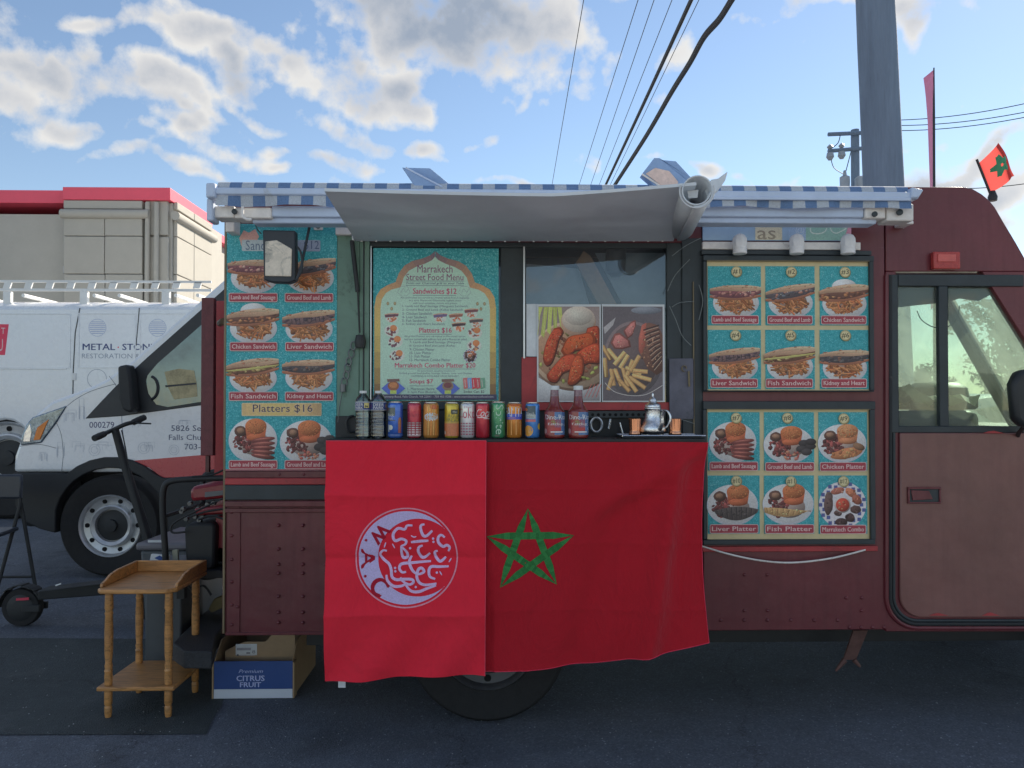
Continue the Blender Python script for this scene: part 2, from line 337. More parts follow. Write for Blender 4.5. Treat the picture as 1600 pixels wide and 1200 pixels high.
class Print:
    """flat printed artwork laid out on a board: coordinates are traced units mapped onto the board's plane"""
    def __init__(s, Y, cx, cy, f=None, step=9e-6):
        s.Y = Y; s.cx = cx; s.cy = cy; s.mb = MB(); s.k = 0; s.f = f; s.step = step; s.clip = None; s.shade = 0.0
    def P(s, x, y):
        X = WX(x, s.Y, s.cy); Z = WZ(y, s.Y, s.cx); yy = s.Y - .0006 - s.k * s.step
        if s.f: yy = s.f(X, Z) - .0012 - s.k * s.step
        return (X, yy, Z)
    def poly(s, pts, col):
        if s.clip:
            x0, y0, x1, y1 = s.clip
            for ax, lim, sg in ((0, x0, 1), (0, x1, -1), (1, y0, 1), (1, y1, -1)):
                o = []
                for i, p in enumerate(pts):
                    q = pts[i - 1]; a, b = (p[ax] - lim) * sg, (q[ax] - lim) * sg
                    if (a < 0) != (b < 0): t = b / (b - a); o.append((q[0] + (p[0] - q[0]) * t, q[1] + (p[1] - q[1]) * t))
                    if a >= 0: o.append(p)
                pts = o
                if len(pts) < 3: return s
        s.k += 1
        if s.shade and len(pts) > 4:                       # form shading of the photographed food: lit from upper left
            n = len(pts); cx = sum(p[0] for p in pts) / n; cy = sum(p[1] for p in pts) / n; w = max(abs(p[0] - cx) for p in pts) + 1e-6; h = max(abs(p[1] - cy) for p in pts) + 1e-6
            cc = [tuple(min(.86, q * max(.2, (1 - .55 * s.shade) - s.shade * (.45 * (x - cx) / w + .75 * (y - cy) / h))) for q in col) for x, y in pts]; hi = tuple(min(.86, q * (1 + .45 * s.shade)) for q in col)
            b = len(s.mb.v); s.mb.v += [s.P(x, y) for x, y in pts] + [s.P(cx - .22 * w, cy - .25 * h)]
            for i in range(n): j = (i + 1) % n; s.mb.f.append((b + i, b + j, b + n)); s.mb.c.append([cc[i], cc[j], hi])
            return s
        s.mb.add([s.P(x, y) for x, y in pts], [tuple(range(len(pts)))], col); return s
    def strip(s, a, b, cols):                          # band between two outlines
        s.k += 1; n = len(a); v = [s.P(*p) for p in a] + [s.P(*p) for p in b]
        for i in range(n - 1):
            pass
        base = len(s.mb.v); s.mb.v += v
        for i in range(n - 1):
            s.mb.f.append((base + i, base + i + 1, base + n + i + 1, base + n + i)); c_ = cols(i / (n - 1)) if callable(cols) else cols
            if s.shade: a_, b_ = tuple(min(.86, q * (1 + .3 * s.shade)) for q in c_), tuple(q * (1 - .7 * s.shade) for q in c_); c_ = [a_, a_, b_, b_]
            s.mb.c.append(c_)
        return s
    def ell(s, cx, cy, rx, ry, col, n=24, rot=0, a0=0, a1=360, jit=0, rings=0):
        c, q = math.cos(R(rot)), math.sin(R(rot)); pts = []
        for k in range(n + (1 if a1 - a0 < 360 else 0)):
            a = R(a0 + (a1 - a0) * k / n); j = 1 + random.uniform(-jit, jit); x, y = rx * math.cos(a) * j, ry * math.sin(a) * j
            pts.append((cx + x * c - y * q, cy + x * q + y * c))
        return s.poly(pts, col)
    def rect(s, x0, y0, x1, y1, col, r=0):
        if not r: return s.poly([(x0, y0), (x1, y0), (x1, y1), (x0, y1)], col)
        pts = []
        for (cx, cy, a) in ((x1 - r, y1 - r, 0), (x0 + r, y1 - r, 90), (x0 + r, y0 + r, 180), (x1 - r, y0 + r, 270)):
            for k in range(4): t = R(a + 30 * k); pts.append((cx + r * math.cos(t), cy + r * math.sin(t)))
        return s.poly(pts, col)
    def text(s, t, x0, y0, x1, y1, col, bold=.0, shear=0.0, rot=0, res=2):
        v, f = text_mesh(t, bold, res); s.k += 1; w, h = x1 - x0, y1 - y0; mx, my = (x0 + x1) / 2, (y0 + y1) / 2; c, q = math.cos(R(rot)), math.sin(R(rot))
        pts = []
        for x, y in v:
            dx = (x - .5) * w + shear * (y - .5) * h; dy = (.5 - y) * h
            pts.append(s.P(mx + dx * c - dy * q, my + dx * q + dy * c))
        s.mb.add(pts, f, col)
        if bold > .004:
            d = bold * abs(h) * .9
            for sx, sy in ((d, 0), (-d, 0), (0, d * .8)):
                s.k += 1; q2 = []
                for x, y in v:
                    dx = (x - .5) * w * (1 - 2 * d / max(w, 1e-6)) + shear * (y - .5) * h + sx; dy = (.5 - y) * h + sy
                    q2.append(s.P(mx + dx * c - dy * q, my + dx * q + dy * c))
                s.mb.add(q2, f, col)
        return s
    def stroke(s, pts, w, col, n=5, taper=0):
        P = smooth_pts([Vector((x, y, 0)) for x, y in pts], n) if n > 1 else [Vector((x, y, 0)) for x, y in pts]
        m = len(P); a, b = [], []
        for i, p in enumerate(P):
            t = (P[min(i + 1, m - 1)] - P[max(i - 1, 0)]).normalized(); q = Vector((-t.y, t.x, 0)); ww = w / 2
            if taper: ww *= max(.15, 1 - taper * abs(2 * i / (m - 1) - 1) ** 2)
            a.append((p + q * ww)[:2]); b.append((p - q * ww)[:2])
        return s.strip(a, b, col)
    def build(s, name, m, parent): return s.mb.build(name, m, parent, fixn=False)
def vary(c, a=.2):
    k = 1 + random.uniform(-a, a); return tuple(min(.86, x * k) for x in c)

# ================================================================== ground
def gz(Y):                                             # the lot is level round the truck and rises gently behind it
    t = max(0.0, min(1.0, (Y - 4.3) / 5.0)); return .22 * t
def GP(x, y):                                          # photo pixel -> point on the lot
    p = G(x, y)
    for _ in range(12): p = G(x, y, gz(p.y))
    return p
def asphalt(name, base, speck=.5):
    m = bpy.data.materials.new(name); m.use_nodes = True; nt = m.node_tree; b = nt.nodes['Principled BSDF']
    tc = nt.nodes.new('ShaderNodeTexCoord'); v = tc.outputs['Object']
    big = nnoise(nt, v, .7, 6, .6, .4); mid = nnoise(nt, v, 6.0, 6, .65); fine = nnoise(nt, v, 140.0, 3, .7)
    vo = nt.nodes.new('ShaderNodeTexVoronoi'); vo.inputs['Scale'].default_value = 130.0; nt.links.new(v, vo.inputs['Vector'])
    vs_ = nt.nodes.new('ShaderNodeTexVoronoi'); vs_.inputs['Scale'].default_value = 9.0; nt.links.new(v, vs_.inputs['Vector'])
    c = nramp(nt, nmath(nt, 'ADD', nmath(nt, 'MULTIPLY', big.outputs[0], .55), nmath(nt, 'MULTIPLY', mid.outputs[0], .45)),
              [(.32, tuple(x * .72 for x in base)), (.68, tuple(x * 1.3 for x in base))])
    st = nmath(nt, 'MULTIPLY_ADD', vo.outputs['Color'], 1.0, -.5)
    stone = nramp(nt, vo.outputs['Color'], [(.0, (.55, .55, .55)), (.78, (1.0, 1.0, 1.0)), (.93, (1.5, 1.5, 1.45)), (1.0, (3.2, 3.1, 2.9))])
    c = nmix(nt, speck, c, nmix(nt, 1.0, c, stone, 'MULTIPLY'))
    chip = nmath(nt, 'LESS_THAN', vs_.outputs['Distance'], .045)
    keep = nmath(nt, 'GREATER_THAN', vs_.outputs['Color'], .62)
    c = nmix(nt, nmath(nt, 'MULTIPLY', nmath(nt, 'MULTIPLY', chip, keep), .55), c, (.30, .30, .28))
    oil = nnoise(nt, v, 1.15, 7, .62, .8); c = nmix(nt, nmath(nt, 'MULTIPLY', nmath(nt, 'MULTIPLY_ADD', oil.outputs[0], 7.0, -4.1, clamp=True), .55), c, (.022, .023, .024))
    wear = nnoise(nt, v, 2.6, 8, .7, .3); c = nmix(nt, nmath(nt, 'MULTIPLY', nmath(nt, 'MULTIPLY_ADD', wear.outputs[0], 5.0, -2.8, clamp=True), .35), c, (.19, .195, .20))
    ck = nt.nodes.new('ShaderNodeTexVoronoi'); ck.feature = 'DISTANCE_TO_EDGE'; ck.inputs['Scale'].default_value = .55
    cw = nt.nodes.new('ShaderNodeVectorMath'); cw.operation = 'MULTIPLY_ADD'; nt.links.new(wear.outputs['Color'], cw.inputs[0]); cw.inputs[1].default_value = (.5, .5, .5); nt.links.new(v, cw.inputs[2]); nt.links.new(cw.outputs[0], ck.inputs['Vector'])
    c = nmix(nt, nmath(nt, 'MULTIPLY', nmath(nt, 'LESS_THAN', ck.outputs['Distance'], .0025), .45), c, (.018, .018, .018))
    nt.links.new(c, b.inputs['Base Color'])
    nt.links.new(nmath(nt, 'MULTIPLY_ADD', mid.outputs[0], .25, .68), b.inputs['Roughness']); b.inputs['Specular IOR Level'].default_value = .35
    bp = nt.nodes.new('ShaderNodeBump'); bp.inputs['Strength'].default_value = .55; bp.inputs['Distance'].default_value = .006
    nt.links.new(nmath(nt, 'ADD', vo.outputs['Distance'], fine.outputs[0]), bp.inputs['Height']); nt.links.new(bp.outputs[0], b.inputs['Normal'])
    MATS[name] = m; return m
asphalt('asphalt', (.132, .148, .178), .8); asphalt('asphalt_dark', (.058, .069, .072), .6)
g = MB(); ys = [-1500, -200, -40, -10, 0, 2, 4.3, 5.3, 6.3, 7.3, 8.3, 9.3, 20, 60, 300, 2500]; xs = [-1500, -100, -20, -5, 0, 5, 20, 100, 1500]
vv = [(x, y, gz(y)) for y in ys for x in xs]; n = len(xs)
g.add(vv, [(j * n + i, j * n + i + 1, (j + 1) * n + i + 1, (j + 1) * n + i) for j in range(len(ys) - 1) for i in range(n - 1)])
tag(g.build('ground', 'asphalt', loc=(0, 0, 0)), kind='structure')
# unseen pale slabs, added behind the camera to bounce sun onto the shaded truck
mat('bounce_concrete', (.42, .41, .38), .85, var=.15, scale=2.0, bump=.2, bscale=60, dirt=(.25, .24, .22), dirt_amt=.35, dscale=1.5)
m = MB()
for i in range(12):
    for j in range(6): m.box(-30 + 5 * i + .005, -25 + 5 * i - .005, -1.2 - 4 * j - 3.99, -1.2 - 4 * j, -.02, .13)
tag(m.build('ground_overlay', 'bounce_concrete', loc=(0, 0, 0)), kind='structure')
# darker asphalt sheet laid over the ground by the table
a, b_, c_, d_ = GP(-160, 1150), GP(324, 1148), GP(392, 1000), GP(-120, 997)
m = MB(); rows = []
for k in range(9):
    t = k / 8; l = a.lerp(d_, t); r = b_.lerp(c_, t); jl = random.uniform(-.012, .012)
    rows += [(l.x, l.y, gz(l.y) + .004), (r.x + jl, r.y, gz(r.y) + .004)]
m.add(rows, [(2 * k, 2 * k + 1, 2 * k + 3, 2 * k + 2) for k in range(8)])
tag(m.build('ground_overlay', 'asphalt_dark', loc=(0, 0, 0)), kind='structure')
random.seed(21); m = MB()
for _ in range(420):                                    # loose chippings on the asphalt
    p = GP(random.uniform(-20, 1620), random.uniform(1010, 1205)); r_ = random.uniform(.0015, .0042) * (1.6 if random.random() < .06 else 1)
    a = random.uniform(0, 6.28); vv = [(p.x + r_ * math.cos(a + 1.57 * k) * random.uniform(.7, 1.3), p.y + r_ * math.sin(a + 1.57 * k) * random.uniform(.7, 1.3), gz(p.y) + .0045) for k in range(4)] + [(p.x, p.y, gz(p.y) + .0045 + r_ * .9)]
    m.add(vv, [(0, 1, 4), (1, 2, 4), (2, 3, 4), (3, 0, 4)])
tag(m.build('gravel', mat('chipping', (.34, .35, .36), .8, var=.5, scale=30), loc=(0, 0, 0)), 'loose pale stone chippings scattered over the dark asphalt', 'gravel', kind='stuff')
mat('line_paint', (.62, .62, .60), .7, var=.25, scale=12, dirt=(.1, .1, .1), dirt_amt=.35, dscale=9)
m = MB(); p, q = GP(-90, 800), GP(19, 796)
m.add([(p.x, p.y, gz(p.y) + .006), (q.x, q.y, gz(q.y) + .006), (q.x + .02, q.y + .11, gz(q.y) + .006), (p.x + .02, p.y + .11, gz(p.y) + .006)], [(0, 1, 2, 3)])
tag(m.build('road_marking', 'line_paint', loc=(0, 0, 0)), kind='structure')

# ================================================================== commercial building behind the vans
mat('stucco', (.44, .42, .375), .85, var=.06, scale=3, bump=.25, bscale=90)
mat('fascia_red', C(205, 80, 105), .55, var=.06, scale=2)
mat('panel_grey', (.42, .40, .355), .85, var=.05, scale=4, bump=.25, bscale=90)
D = 14.0
bld = thing('commercial_building', 'grey stucco commercial building with red roof band behind the white vans', 'building', (WX(200, D), D + 4, gz(D)))
ZB = gz(D)
xc = WX(265, D, 400)                                   # right-hand corner
xl = -22.0
ztop = WZ(293, D, 265); zband = WZ(314, D, 240)
X97 = WX(97, D, 350)
m = MB(); m.box(xl, X97, D + .30, D + 8, ZB, zband - .18); m.box(X97, xc - .02, D + .15, D + 2.7, ZB, zband); m.box(X97, xc - .35, D + 2.7, D + 8, ZB, zband - .05)
m.build('wall', 'stucco', bld)
m = MB(); m.box(xl, X97, D + .22, D + 8.1, WZ(317, D + .22, 50), WZ(297, D + .22, 50)); m.build('roof_band', 'fascia_red', bld, .01)
m = MB(); m.box(X97 + .002, xc, D, D + 2.1, WZ(312, D, 170), ztop); m.build('roof_band', 'fascia_red', bld, .01)
m = MB(); m.box(X97 + .002, xc - .2, D + 2.102, D + 8.05, WZ(318, D, 170), ztop - .12); m.build('roof_band', 'fascia_red', bld, .01)
# projecting bay of joint-lined panels (front)
cols = [(99, 162.6), (163.5, 222)]; rws = [(341, 368.2), (369.2, 427.6), (428.6, 620)]
for x0, x1 in cols:
    for y0, y1 in rws:
        m = MB(); m.pbox(x0, y0, x1, y1, D + .02, .12); m.build('panel', 'panel_grey', bld, .012)
for x0, x1 in ((99, 222),):
    m = MB(); m.pbox(x0, 313, x1, 326, D + .02, .12); m.build('panel', 'panel_grey', bld, .012)
m = MB(); m.pbox(228, 314, 262, 367, D + .08, .06); m.build('panel', 'panel_grey', bld, .012)
m = MB(); m.pbox(228, 370, 262, 620, D + .08, .06); m.build('panel', 'panel_grey', bld, .012)
# the same on the sunlit return wall
ysd = [(D + .2, D + 1.0), (D + 1.012, D + 1.95)]
for y0, y1 in ysd:
    for z0, z1 in ((ZB, WZ(428.6, D)), (WZ(427.6, D), WZ(369.2, D)), (WZ(368.2, D), WZ(341, D)), (WZ(326, D), WZ(314, D))):
        m = MB(); m.box(xc - .02, xc + .05, y0, y1, z0, z1); m.build('panel', 'panel_grey', bld, .012)
zp = WZ(334, D, 170); m = MB(); m.tube([(WX(95, D, 334), D + .02, zp), (WX(233, D, 334), D + .02, zp)], .085, 14); m.build('moulding', 'panel_grey', bld, smooth=True)
m = MB(); m.tube([(xc + .05, D + .1, zp), (xc + .05, D + 2.05, zp)], .085, 14); m.build('moulding', 'panel_grey', bld, smooth=True)
for px_ in (229, 243):
    m = MB(); m.tube([(WX(px_, D, 400), D + .03, ZB), (WX(px_, D, 400), D + .03, zband - .02)], .045, 10); m.build('downpipe', 'panel_grey', bld, smooth=True)
mat('lamp_grey', (.55, .56, .58), .4); m = MB(); c = W(100, 417, D); m.lathe([(.0, -.12), (.07, -.1), (.075, .02), (.04, .08), (0, .09)], 12, (c.x, c.y + .12, c.z)); m.build('wall_lamp', 'lamp_grey', bld, smooth=True)

# ================================================================== vans
mat('van_white', (.80, .82, .84), .28, var=.04, scale=2, coat=.5, dirt=(.55, .55, .52), dirt_amt=.30, dscale=1.5)
mat('van_red', (.50, .030, .05), .3, var=.06, coat=.5)
mat('van_black', (.022, .024, .026), .62, var=.2, bump=.15, bscale=200)
mat('tyre', (.018, .018, .019), .85, var=.25, scale=30, bump=.2, bscale=150)
mat('steel_wheel', (.55, .56, .57), .38, .55, var=.15, scale=14, dirt=(.25, .22, .18), dirt_amt=.38, dscale=8)
mat('dark_void', (.006, .006, .007), .9, var=.1)
mat('seam', (.05, .055, .06), .7)
mat('rack_white', (.75, .75, .73), .4, var=.1)
glass('van_glass', (.42, .56, .52), .12); glass('lens_clear', (.75, .80, .85), .18)
mat('amber', (.75, .22, .03), .25); mat('chrome', (.75, .76, .78), .12, 1.0, var=.05)
def wheel(parent, c, r, w, rim_r, holes=10, name='wheel', rim='steel_wheel'):
    wo = MB(); cx, cy, cz = c
    wo.lathe([(rim_r * .98, .0), (rim_r * 1.06, -.012), (r * .93, -.02), (r * .985, .01), (r, .05), (r, w - .05), (r * .985, w - .01), (r * .9, w + .01), (rim_r, w)], 48, c, 'Y', caps=False)
    for k in range(48):                                # tread grooves read as small shoulder lugs
        pass
    wo = wo.build(name, 'tyre', parent, smooth=True)
    rm = MB(); rm.lathe([(rim_r * 1.0, .0), (rim_r * .97, -.012), (rim_r * .93, .0), (rim_r * .9, .035), (rim_r * .70, .05), (rim_r * .66, .012), (rim_r * .62, .005), (rim_r * .52, .02), (rim_r * .5, .05), (.0, .055)], 48, c, 'Y', caps=False)
    ro = rm.build('rim', rim, wo, smooth=True)
    for k in range(holes):
        a = 2 * math.pi * k / holes; h = MB(); h.lathe([(rim_r * .075, -.003), (rim_r * .075, .004), (0, .004)], 12, (cx + rim_r * .80 * math.cos(a), cy + .0405, cz + rim_r * .80 * math.sin(a)), 'Y'); h.build('rim_hole', 'dark_void', wo)
    h = MB(); h.lathe([(rim_r * .49, .0), (rim_r * .49, -.004), (rim_r * .2, -.02), (rim_r * .19, -.05), (0, -.055)], 32, (cx, cy + .048, cz), 'Y'); h.build('hub', 'van_black', wo, smooth=True)
    return wo

# ---- nearer van, nose to the left
VY = 6.35
van = thing('parked_van', 'white van with red sill stripe parked nose left behind the food truck', 'van', (WX(300, VY), VY + 1, gz(VY)))
def vp(pts): return [(W(x, y, VY).x, W(x, y, VY).z) for x, y in pts]
arch = [(172 + 88 * math.cos(R(a)), 817 + 86 * math.sin(R(a))) for a in range(180, 361, 12)]
# front clip, hood, cowl up to A-pillar: white side skin around the arch
upper = [(20, 738), (22, 712), (30, 690), (42, 662), (58, 645), (79, 627), (112, 615), (146, 602), (169, 590), (184, 578), (200, 568), (349, 437), (440, 392), (520, 380), (760, 378), (760, 738)]
m = MB(); pts = vp(upper); m.prism(pts, VY, VY + .10)
m.build('side_panel', 'van_white', van, .03, auto=30)
# body behind the skin: hood narrows towards the nose
def loft(mb, secs, close=True):                        # secs: list of equal-length outlines of 3-D points
    n = len(secs[0]); base = len(mb.v)
    for s_ in secs: mb.v += [tuple(p) for p in s_]
    for i in range(len(secs) - 1):
        for k in range(n - 1):
            mb.f.append((base + i * n + k, base + i * n + k + 1, base + (i + 1) * n + k + 1, base + (i + 1) * n + k)); mb.c.append(mb.col)
    return mb
top = vp([(20, 738), (22, 712), (30, 690), (42, 662), (58, 645), (79, 627), (112, 615), (146, 602), (169, 590), (184, 578)])
sec = []
for (dy, sx, sz) in ((.098, 0, -.004), (.16, -.005, .012), (.35, -.03, .05), (.9, -.10, .09), (1.05, -.11, .095), (1.2, -.10, .09), (1.75, -.03, .05), (1.98, 0, 0), (2.05, 0, -.02)):
    sec.append([(x + sx, VY + dy, z + sz * (1 - i / 14)) for i, (x, z) in enumerate(top)])
loft(m := MB(), sec).build('hood', 'van_white', van, smooth=True, auto=50)
# far side skin, roof
m = MB(); m.prism(pts, VY + 1.98, VY + 2.06); m.build('side_panel', 'van_white', van, .03)
rt = vp([(349, 437), (440, 392), (520, 380), (760, 378)])
loft(m := MB(), [[(x, VY + dy, z + h) for x, z in rt] for dy, h in ((.05, -.01), (.2, .05), (1.0, .08), (1.9, .05), (2.02, -.01))]).build('roof', 'van_white', van, smooth=True)
# dark quarter panel, window aperture, glass
mat('van_trim', (.03, .033, .037), .5)
m = MB(); m.pprism([(133, 654), (158, 627), (181, 603), (228, 560), (290, 505), (352, 450), (352, 628), (191, 650)], VY - .006, .016); fr = m.build('window_surround', 'van_trim', van, .004)
m = MB(); m.pprism([(228, 596), (231, 586), (246, 568), (312, 510), (352, 476), (352, 622), (262, 636), (244, 632), (232, 615)], VY - .010, .008); m.build('pane', mat('van_window', (.16, .27, .26), .06, var=.3, scale=2.5, spec=.8), fr)
# reflection and view beyond, painted on the pane as flat patches; steering wheel
m = MB(); m.pprism([(257, 581), (280, 576), (303, 579), (307, 600), (308, 619), (287, 622), (272, 624), (263, 606)], VY - .0135, .003); m.build('view_patch', mat('view_tan', (.42, .36, .20), .5, var=.5, scale=9), fr)
m = MB(); m.pprism([(258, 602), (306, 598), (306.5, 600.5), (258.5, 605)], VY - .0150, .001); m.build('view_bar', 'van_trim', fr)
m = MB(); m.tube([(W(235 + 12 * math.cos(a), 606 + 18 * math.sin(a), VY - .012)) for a in [R(t) for t in range(-80, 100, 15)]], .012, 6); m.build('steering_wheel', 'van_trim', fr)
m = MB(); m.pprism([(40, 664), (50, 652), (104, 633.5), (88, 660), (64, 692), (31, 696), (33, 684)], VY - .012, .05); hl = m.build('headlight', mat('lamp_bowl', (.24, .30, .36), .12, .6, var=.7, scale=14), van, .01)
m = MB(); m.pprism([(52, 688), (58, 668), (76, 655), (70, 668), (62, 687)], VY - .018, .01); m.build('indicator', 'amber', hl, .002)
m = MB(); m.pprism([(36, 690), (38, 676), (47, 662), (49, 676), (47, 690)], VY - .018, .01); m.build('reflector', 'chrome', hl, .002)
# cladding: bumper, arch ring, sill
lowr = [(20, 739), (100, 739)] + [(172 + 105 * math.cos(R(a)), 821 + 107 * math.sin(R(a))) for a in range(228, 322, 12)] + [(254, 747), (352, 742), (760, 742), (760, 838), (262, 838), (261, 806)]
lowr += [(172 + 88 * math.cos(R(a)), 817 + 86 * math.sin(R(a))) for a in range(350, 188, -12)] + [(86, 815), (86, 833), (60, 826), (34, 812), (24, 790)]
m = MB(); m.pprism(lowr, VY - .035, .10); m.build('cladding', 'van_black', van, .012)
m = MB(); m.box(WX(24, VY, 780), WX(90, VY, 780), VY + .066, VY + 2.0, WZ(826, VY, 50), WZ(741, VY, 50)); m.build('bumper', 'van_black', van, .05)
m = MB(); m.box(WX(86, VY, 817), WX(270, VY, 817), VY + .35, VY + .4, gz(VY) + .2, WZ(735, VY, 172)); m.build('wheel_well', 'dark_void', van)
m = MB(); m.pprism([(206, 720), (352, 708), (352, 742), (254, 746.5), (232, 730)], VY - .004, .006); m.build('stripe', 'van_red', van)
ctr = W(172, 822, VY); rr = ctr.z - gz(VY) - .005
wheel(van, (ctr.x, VY + .0, ctr.z), rr, .22, rr * .62)
mo = MB(); mo.pprism([(183, 572), (199, 569), (203, 585), (208, 640), (203, 646), (190, 640), (184, 620)], VY - .16, .13); mi = mo.build('wing_mirror', 'van_black', van, .02)
mo = MB(); mo.box(WX(200, VY, 640), WX(216, VY, 640), VY - .06, VY - .002, WZ(643, VY, 205), WZ(632, VY, 205)); mo.build('mirror_arm', 'van_black', mi, .008)
ps = Print(VY, 250, 670)
for (x0, y0, x1, y1) in ((190, 652, 191, 700),): ps.stroke([(190, 650), (191.5, 670), (197, 715)], 1.1, C(95, 105, 125))
for sm in ([(105, 634), (118, 624), (140, 612), (168, 603), (181, 600)], [(88, 660), (96, 680), (99, 710), (97, 736)], [(31, 697), (60, 694), (88, 700)], [(170, 588), (177, 597), (181, 603)]): ps.stroke(sm, .9, (.20, .22, .25))
ps.text('000279', 139.5, 659, 178.5, 668.5, C(55, 60, 90), .01)
ps.text('5826 Se', 267.5, 664.5, 314, 673.5, C(50, 60, 85), .005); ps.text('Falls Chu', 264, 679, 314, 687.5, C(50, 60, 85), .005); ps.text('703-', 288.5, 693.5, 313.5, 702.5, C(50, 60, 85), .005)
random.seed(3)
lc = (.52, .56, .62)
for (bx, by, bw, bh) in ((100, 640, 25, 24), (60, 705, 16, 22), (85, 690, 20, 30), (110, 690, 26, 18), (225, 690, 20, 18), (275, 655, 25, 12), (120, 620, 14, 40), (285, 690, 20, 16), (150, 690, 30, 14), (205, 660, 18, 10)):
    for k in range(4):
        x = bx + random.uniform(0, bw * .4); y = by + random.uniform(0, bh * .4)
        ps.stroke([(x, y + bh * .5), (x, y), (x + bw * .5, y), (x + bw * .5, y + bh * .5)], .55, lc, 1)
for (bx, by, r_) in ((148, 703, 9), (272, 703, 8), (225, 700, 9)):
    for q in (1, .6): ps.stroke([(bx + r_ * q * math.cos(R(a)), by + r_ * q * math.sin(R(a))) for a in range(0, 361, 30)], .6, lc, 1)
ps.build('lettering', PAINTMARK, van)

# ---- farther van
V2 = 8.9
van2 = thing('parked_van', 'plain white van with roof ladder rack and METAL STONE WOOD lettering on its side', 'van', (WX(150, V2), V2 + 1, gz(V2)))
def v2(pts): return [(W(x, y, V2).x, W(x, y, V2).z) for x, y in pts]
zs = gz(V2)
bodyp = [(-420, 486), (-380, 480), (560, 480), (575, 600), (575, 790)] + [(330, 790), (60, 790)] + [(8 + 47 * math.cos(R(a)), 718 + 62 * math.sin(R(a))) for a in range(0, -181, -15)] + [(-60, 790), (-420, 790)]
m = MB(); m.prism(v2(bodyp), V2, V2 + .1); m.build('side_panel', 'van_white', van2, .03)
m = MB(); m.box(WX(-420, V2), WX(575, V2), V2 + 1.9, V2 + 2.0, zs + .35, WZ(481, V2)); m.build('side_panel', 'van_white', van2, .03)
m = MB(); loft(m, [[(WX(-420, V2), V2 + dy, WZ(481, V2) + h), (WX(575, V2), V2 + dy, WZ(481, V2) + h)] for dy, h in ((.01, -.02), (.06, .03), (.3, .09), (1.0, .11), (1.7, .09), (1.95, -.02))]); m.build('roof', 'van_white', van2, smooth=True, auto=60)
m = MB(); m.box(WX(-420, V2), WX(-410, V2), V2 + .101, V2 + 1.899, zs + .3, WZ(482, V2)); m.build('rear_panel', 'van_white', van2)
# pressed frames and seams
for (x0, y0, x1, y1) in ((122, 489, 212, 575), (218, 489, 345, 575), (-200, 489, 110, 575)):
    m = MB()
    for (a, b, c, d) in ((x0, y0, x1, y0 + 1.6), (x0, y1 - 1.6, x1, y1), (x0, y0 + 1.6, x0 + 1.6, y1 - 1.6), (x1 - 1.6, y0 + 1.6, x1, y1 - 1.6)): m.pbox(a, b, c, d, V2 - .006, .0055)
    m.build('pressed_frame', 'van_white', van2, .002)
m = MB(); m.pprism([(124, 481), (125.5, 481), (118, 520), (115, 580), (114, 640), (112.6, 640), (113.6, 580), (116.6, 520)], V2 - .004, .0035); m.build('door_seam', 'seam', van2); m = MB(); m.pprism([(217, 481), (218.2, 481), (213, 540), (212, 540)], V2 - .004, .0035); m.build('door_seam', 'seam', van2)
m = MB(); m.pprism([(0, 575.5), (104, 575), (104, 577), (0, 577.5)], V2 - .008, .0075); m.build('side_rail', 'van_white', van2, .002)
m = MB(); m.pbox(112, 583, 118, 594, V2 - .012, .012); m.build('hinge', 'rack_white', van2, .002)
c2 = W(8, 716, V2); wheel(van2, (c2.x, V2 + .03, c2.z), c2.z - zs - .004, .2, (c2.z - zs) * .60, 8)
m = MB(); m.box(WX(-45, V2, 716), WX(60, V2, 716), V2 + .3, V2 + .34, zs + .1, WZ(640, V2)); m.build('wheel_well', 'dark_void', van2)
ps = Print(V2, 170, 540)
nav = (.06, .085, .22); gr = (.33, .37, .44)
ps.text('METAL', 129, 537, 180, 546.8, nav, .03); ps.text('STONE', 191, 537, 243, 546.8, nav, .03); ps.text('WOOD', 259, 537, 306, 547.5, nav, .03)
ps.ell(184.8, 542.6, 1.3, 1.3, C(200, 90, 110), 8); ps.ell(251, 542.6, 1.3, 1.3, C(200, 90, 110), 8)
ps.text('RESTORATION & MAINTENANCE', 128, 552.5, 306, 560, gr, .0)
ps.build('lettering', PAINTMARK, van2)
for cx in (152, 246):
    ps = Print(V2, 170, 540)
    for q in range(7):
        yy = 512 + (q - 3) * 3.0; hw = math.sqrt(max(0, 12.5 ** 2 - (yy - 512) ** 2)); ps.rect(cx - hw, yy - .55, cx + hw, yy + .55, C(110, 125, 155))
    ps.stroke([(cx + 13.5 * math.cos(R(a)), 512 + 13.5 * math.sin(R(a))) for a in range(0, 361, 20)], .9, C(120, 135, 160), 1)
    ps.build('vent_decal', PAINTMARK, van2)
ps = Print(V2, 170, 540); ps.stroke([(152 + 15 * math.cos(R(a)), 592 + 15 * math.sin(R(a))) for a in range(0, 361, 20)], .8, gr, 1)
ps.build('ring_decal', PAINTMARK, van2); ps = Print(V2, 170, 540)
ps.poly([(-30, 507), (13.5, 507), (8, 555), (-36, 555)], C(190, 60, 90))
ps.text('T', 1.5, 512.5, 8, 522, C(225, 215, 225)); ps.text('U', -3, 530, 4.5, 549, C(225, 215, 225)); ps.build('logo_decal', PAINTMARK, van2)
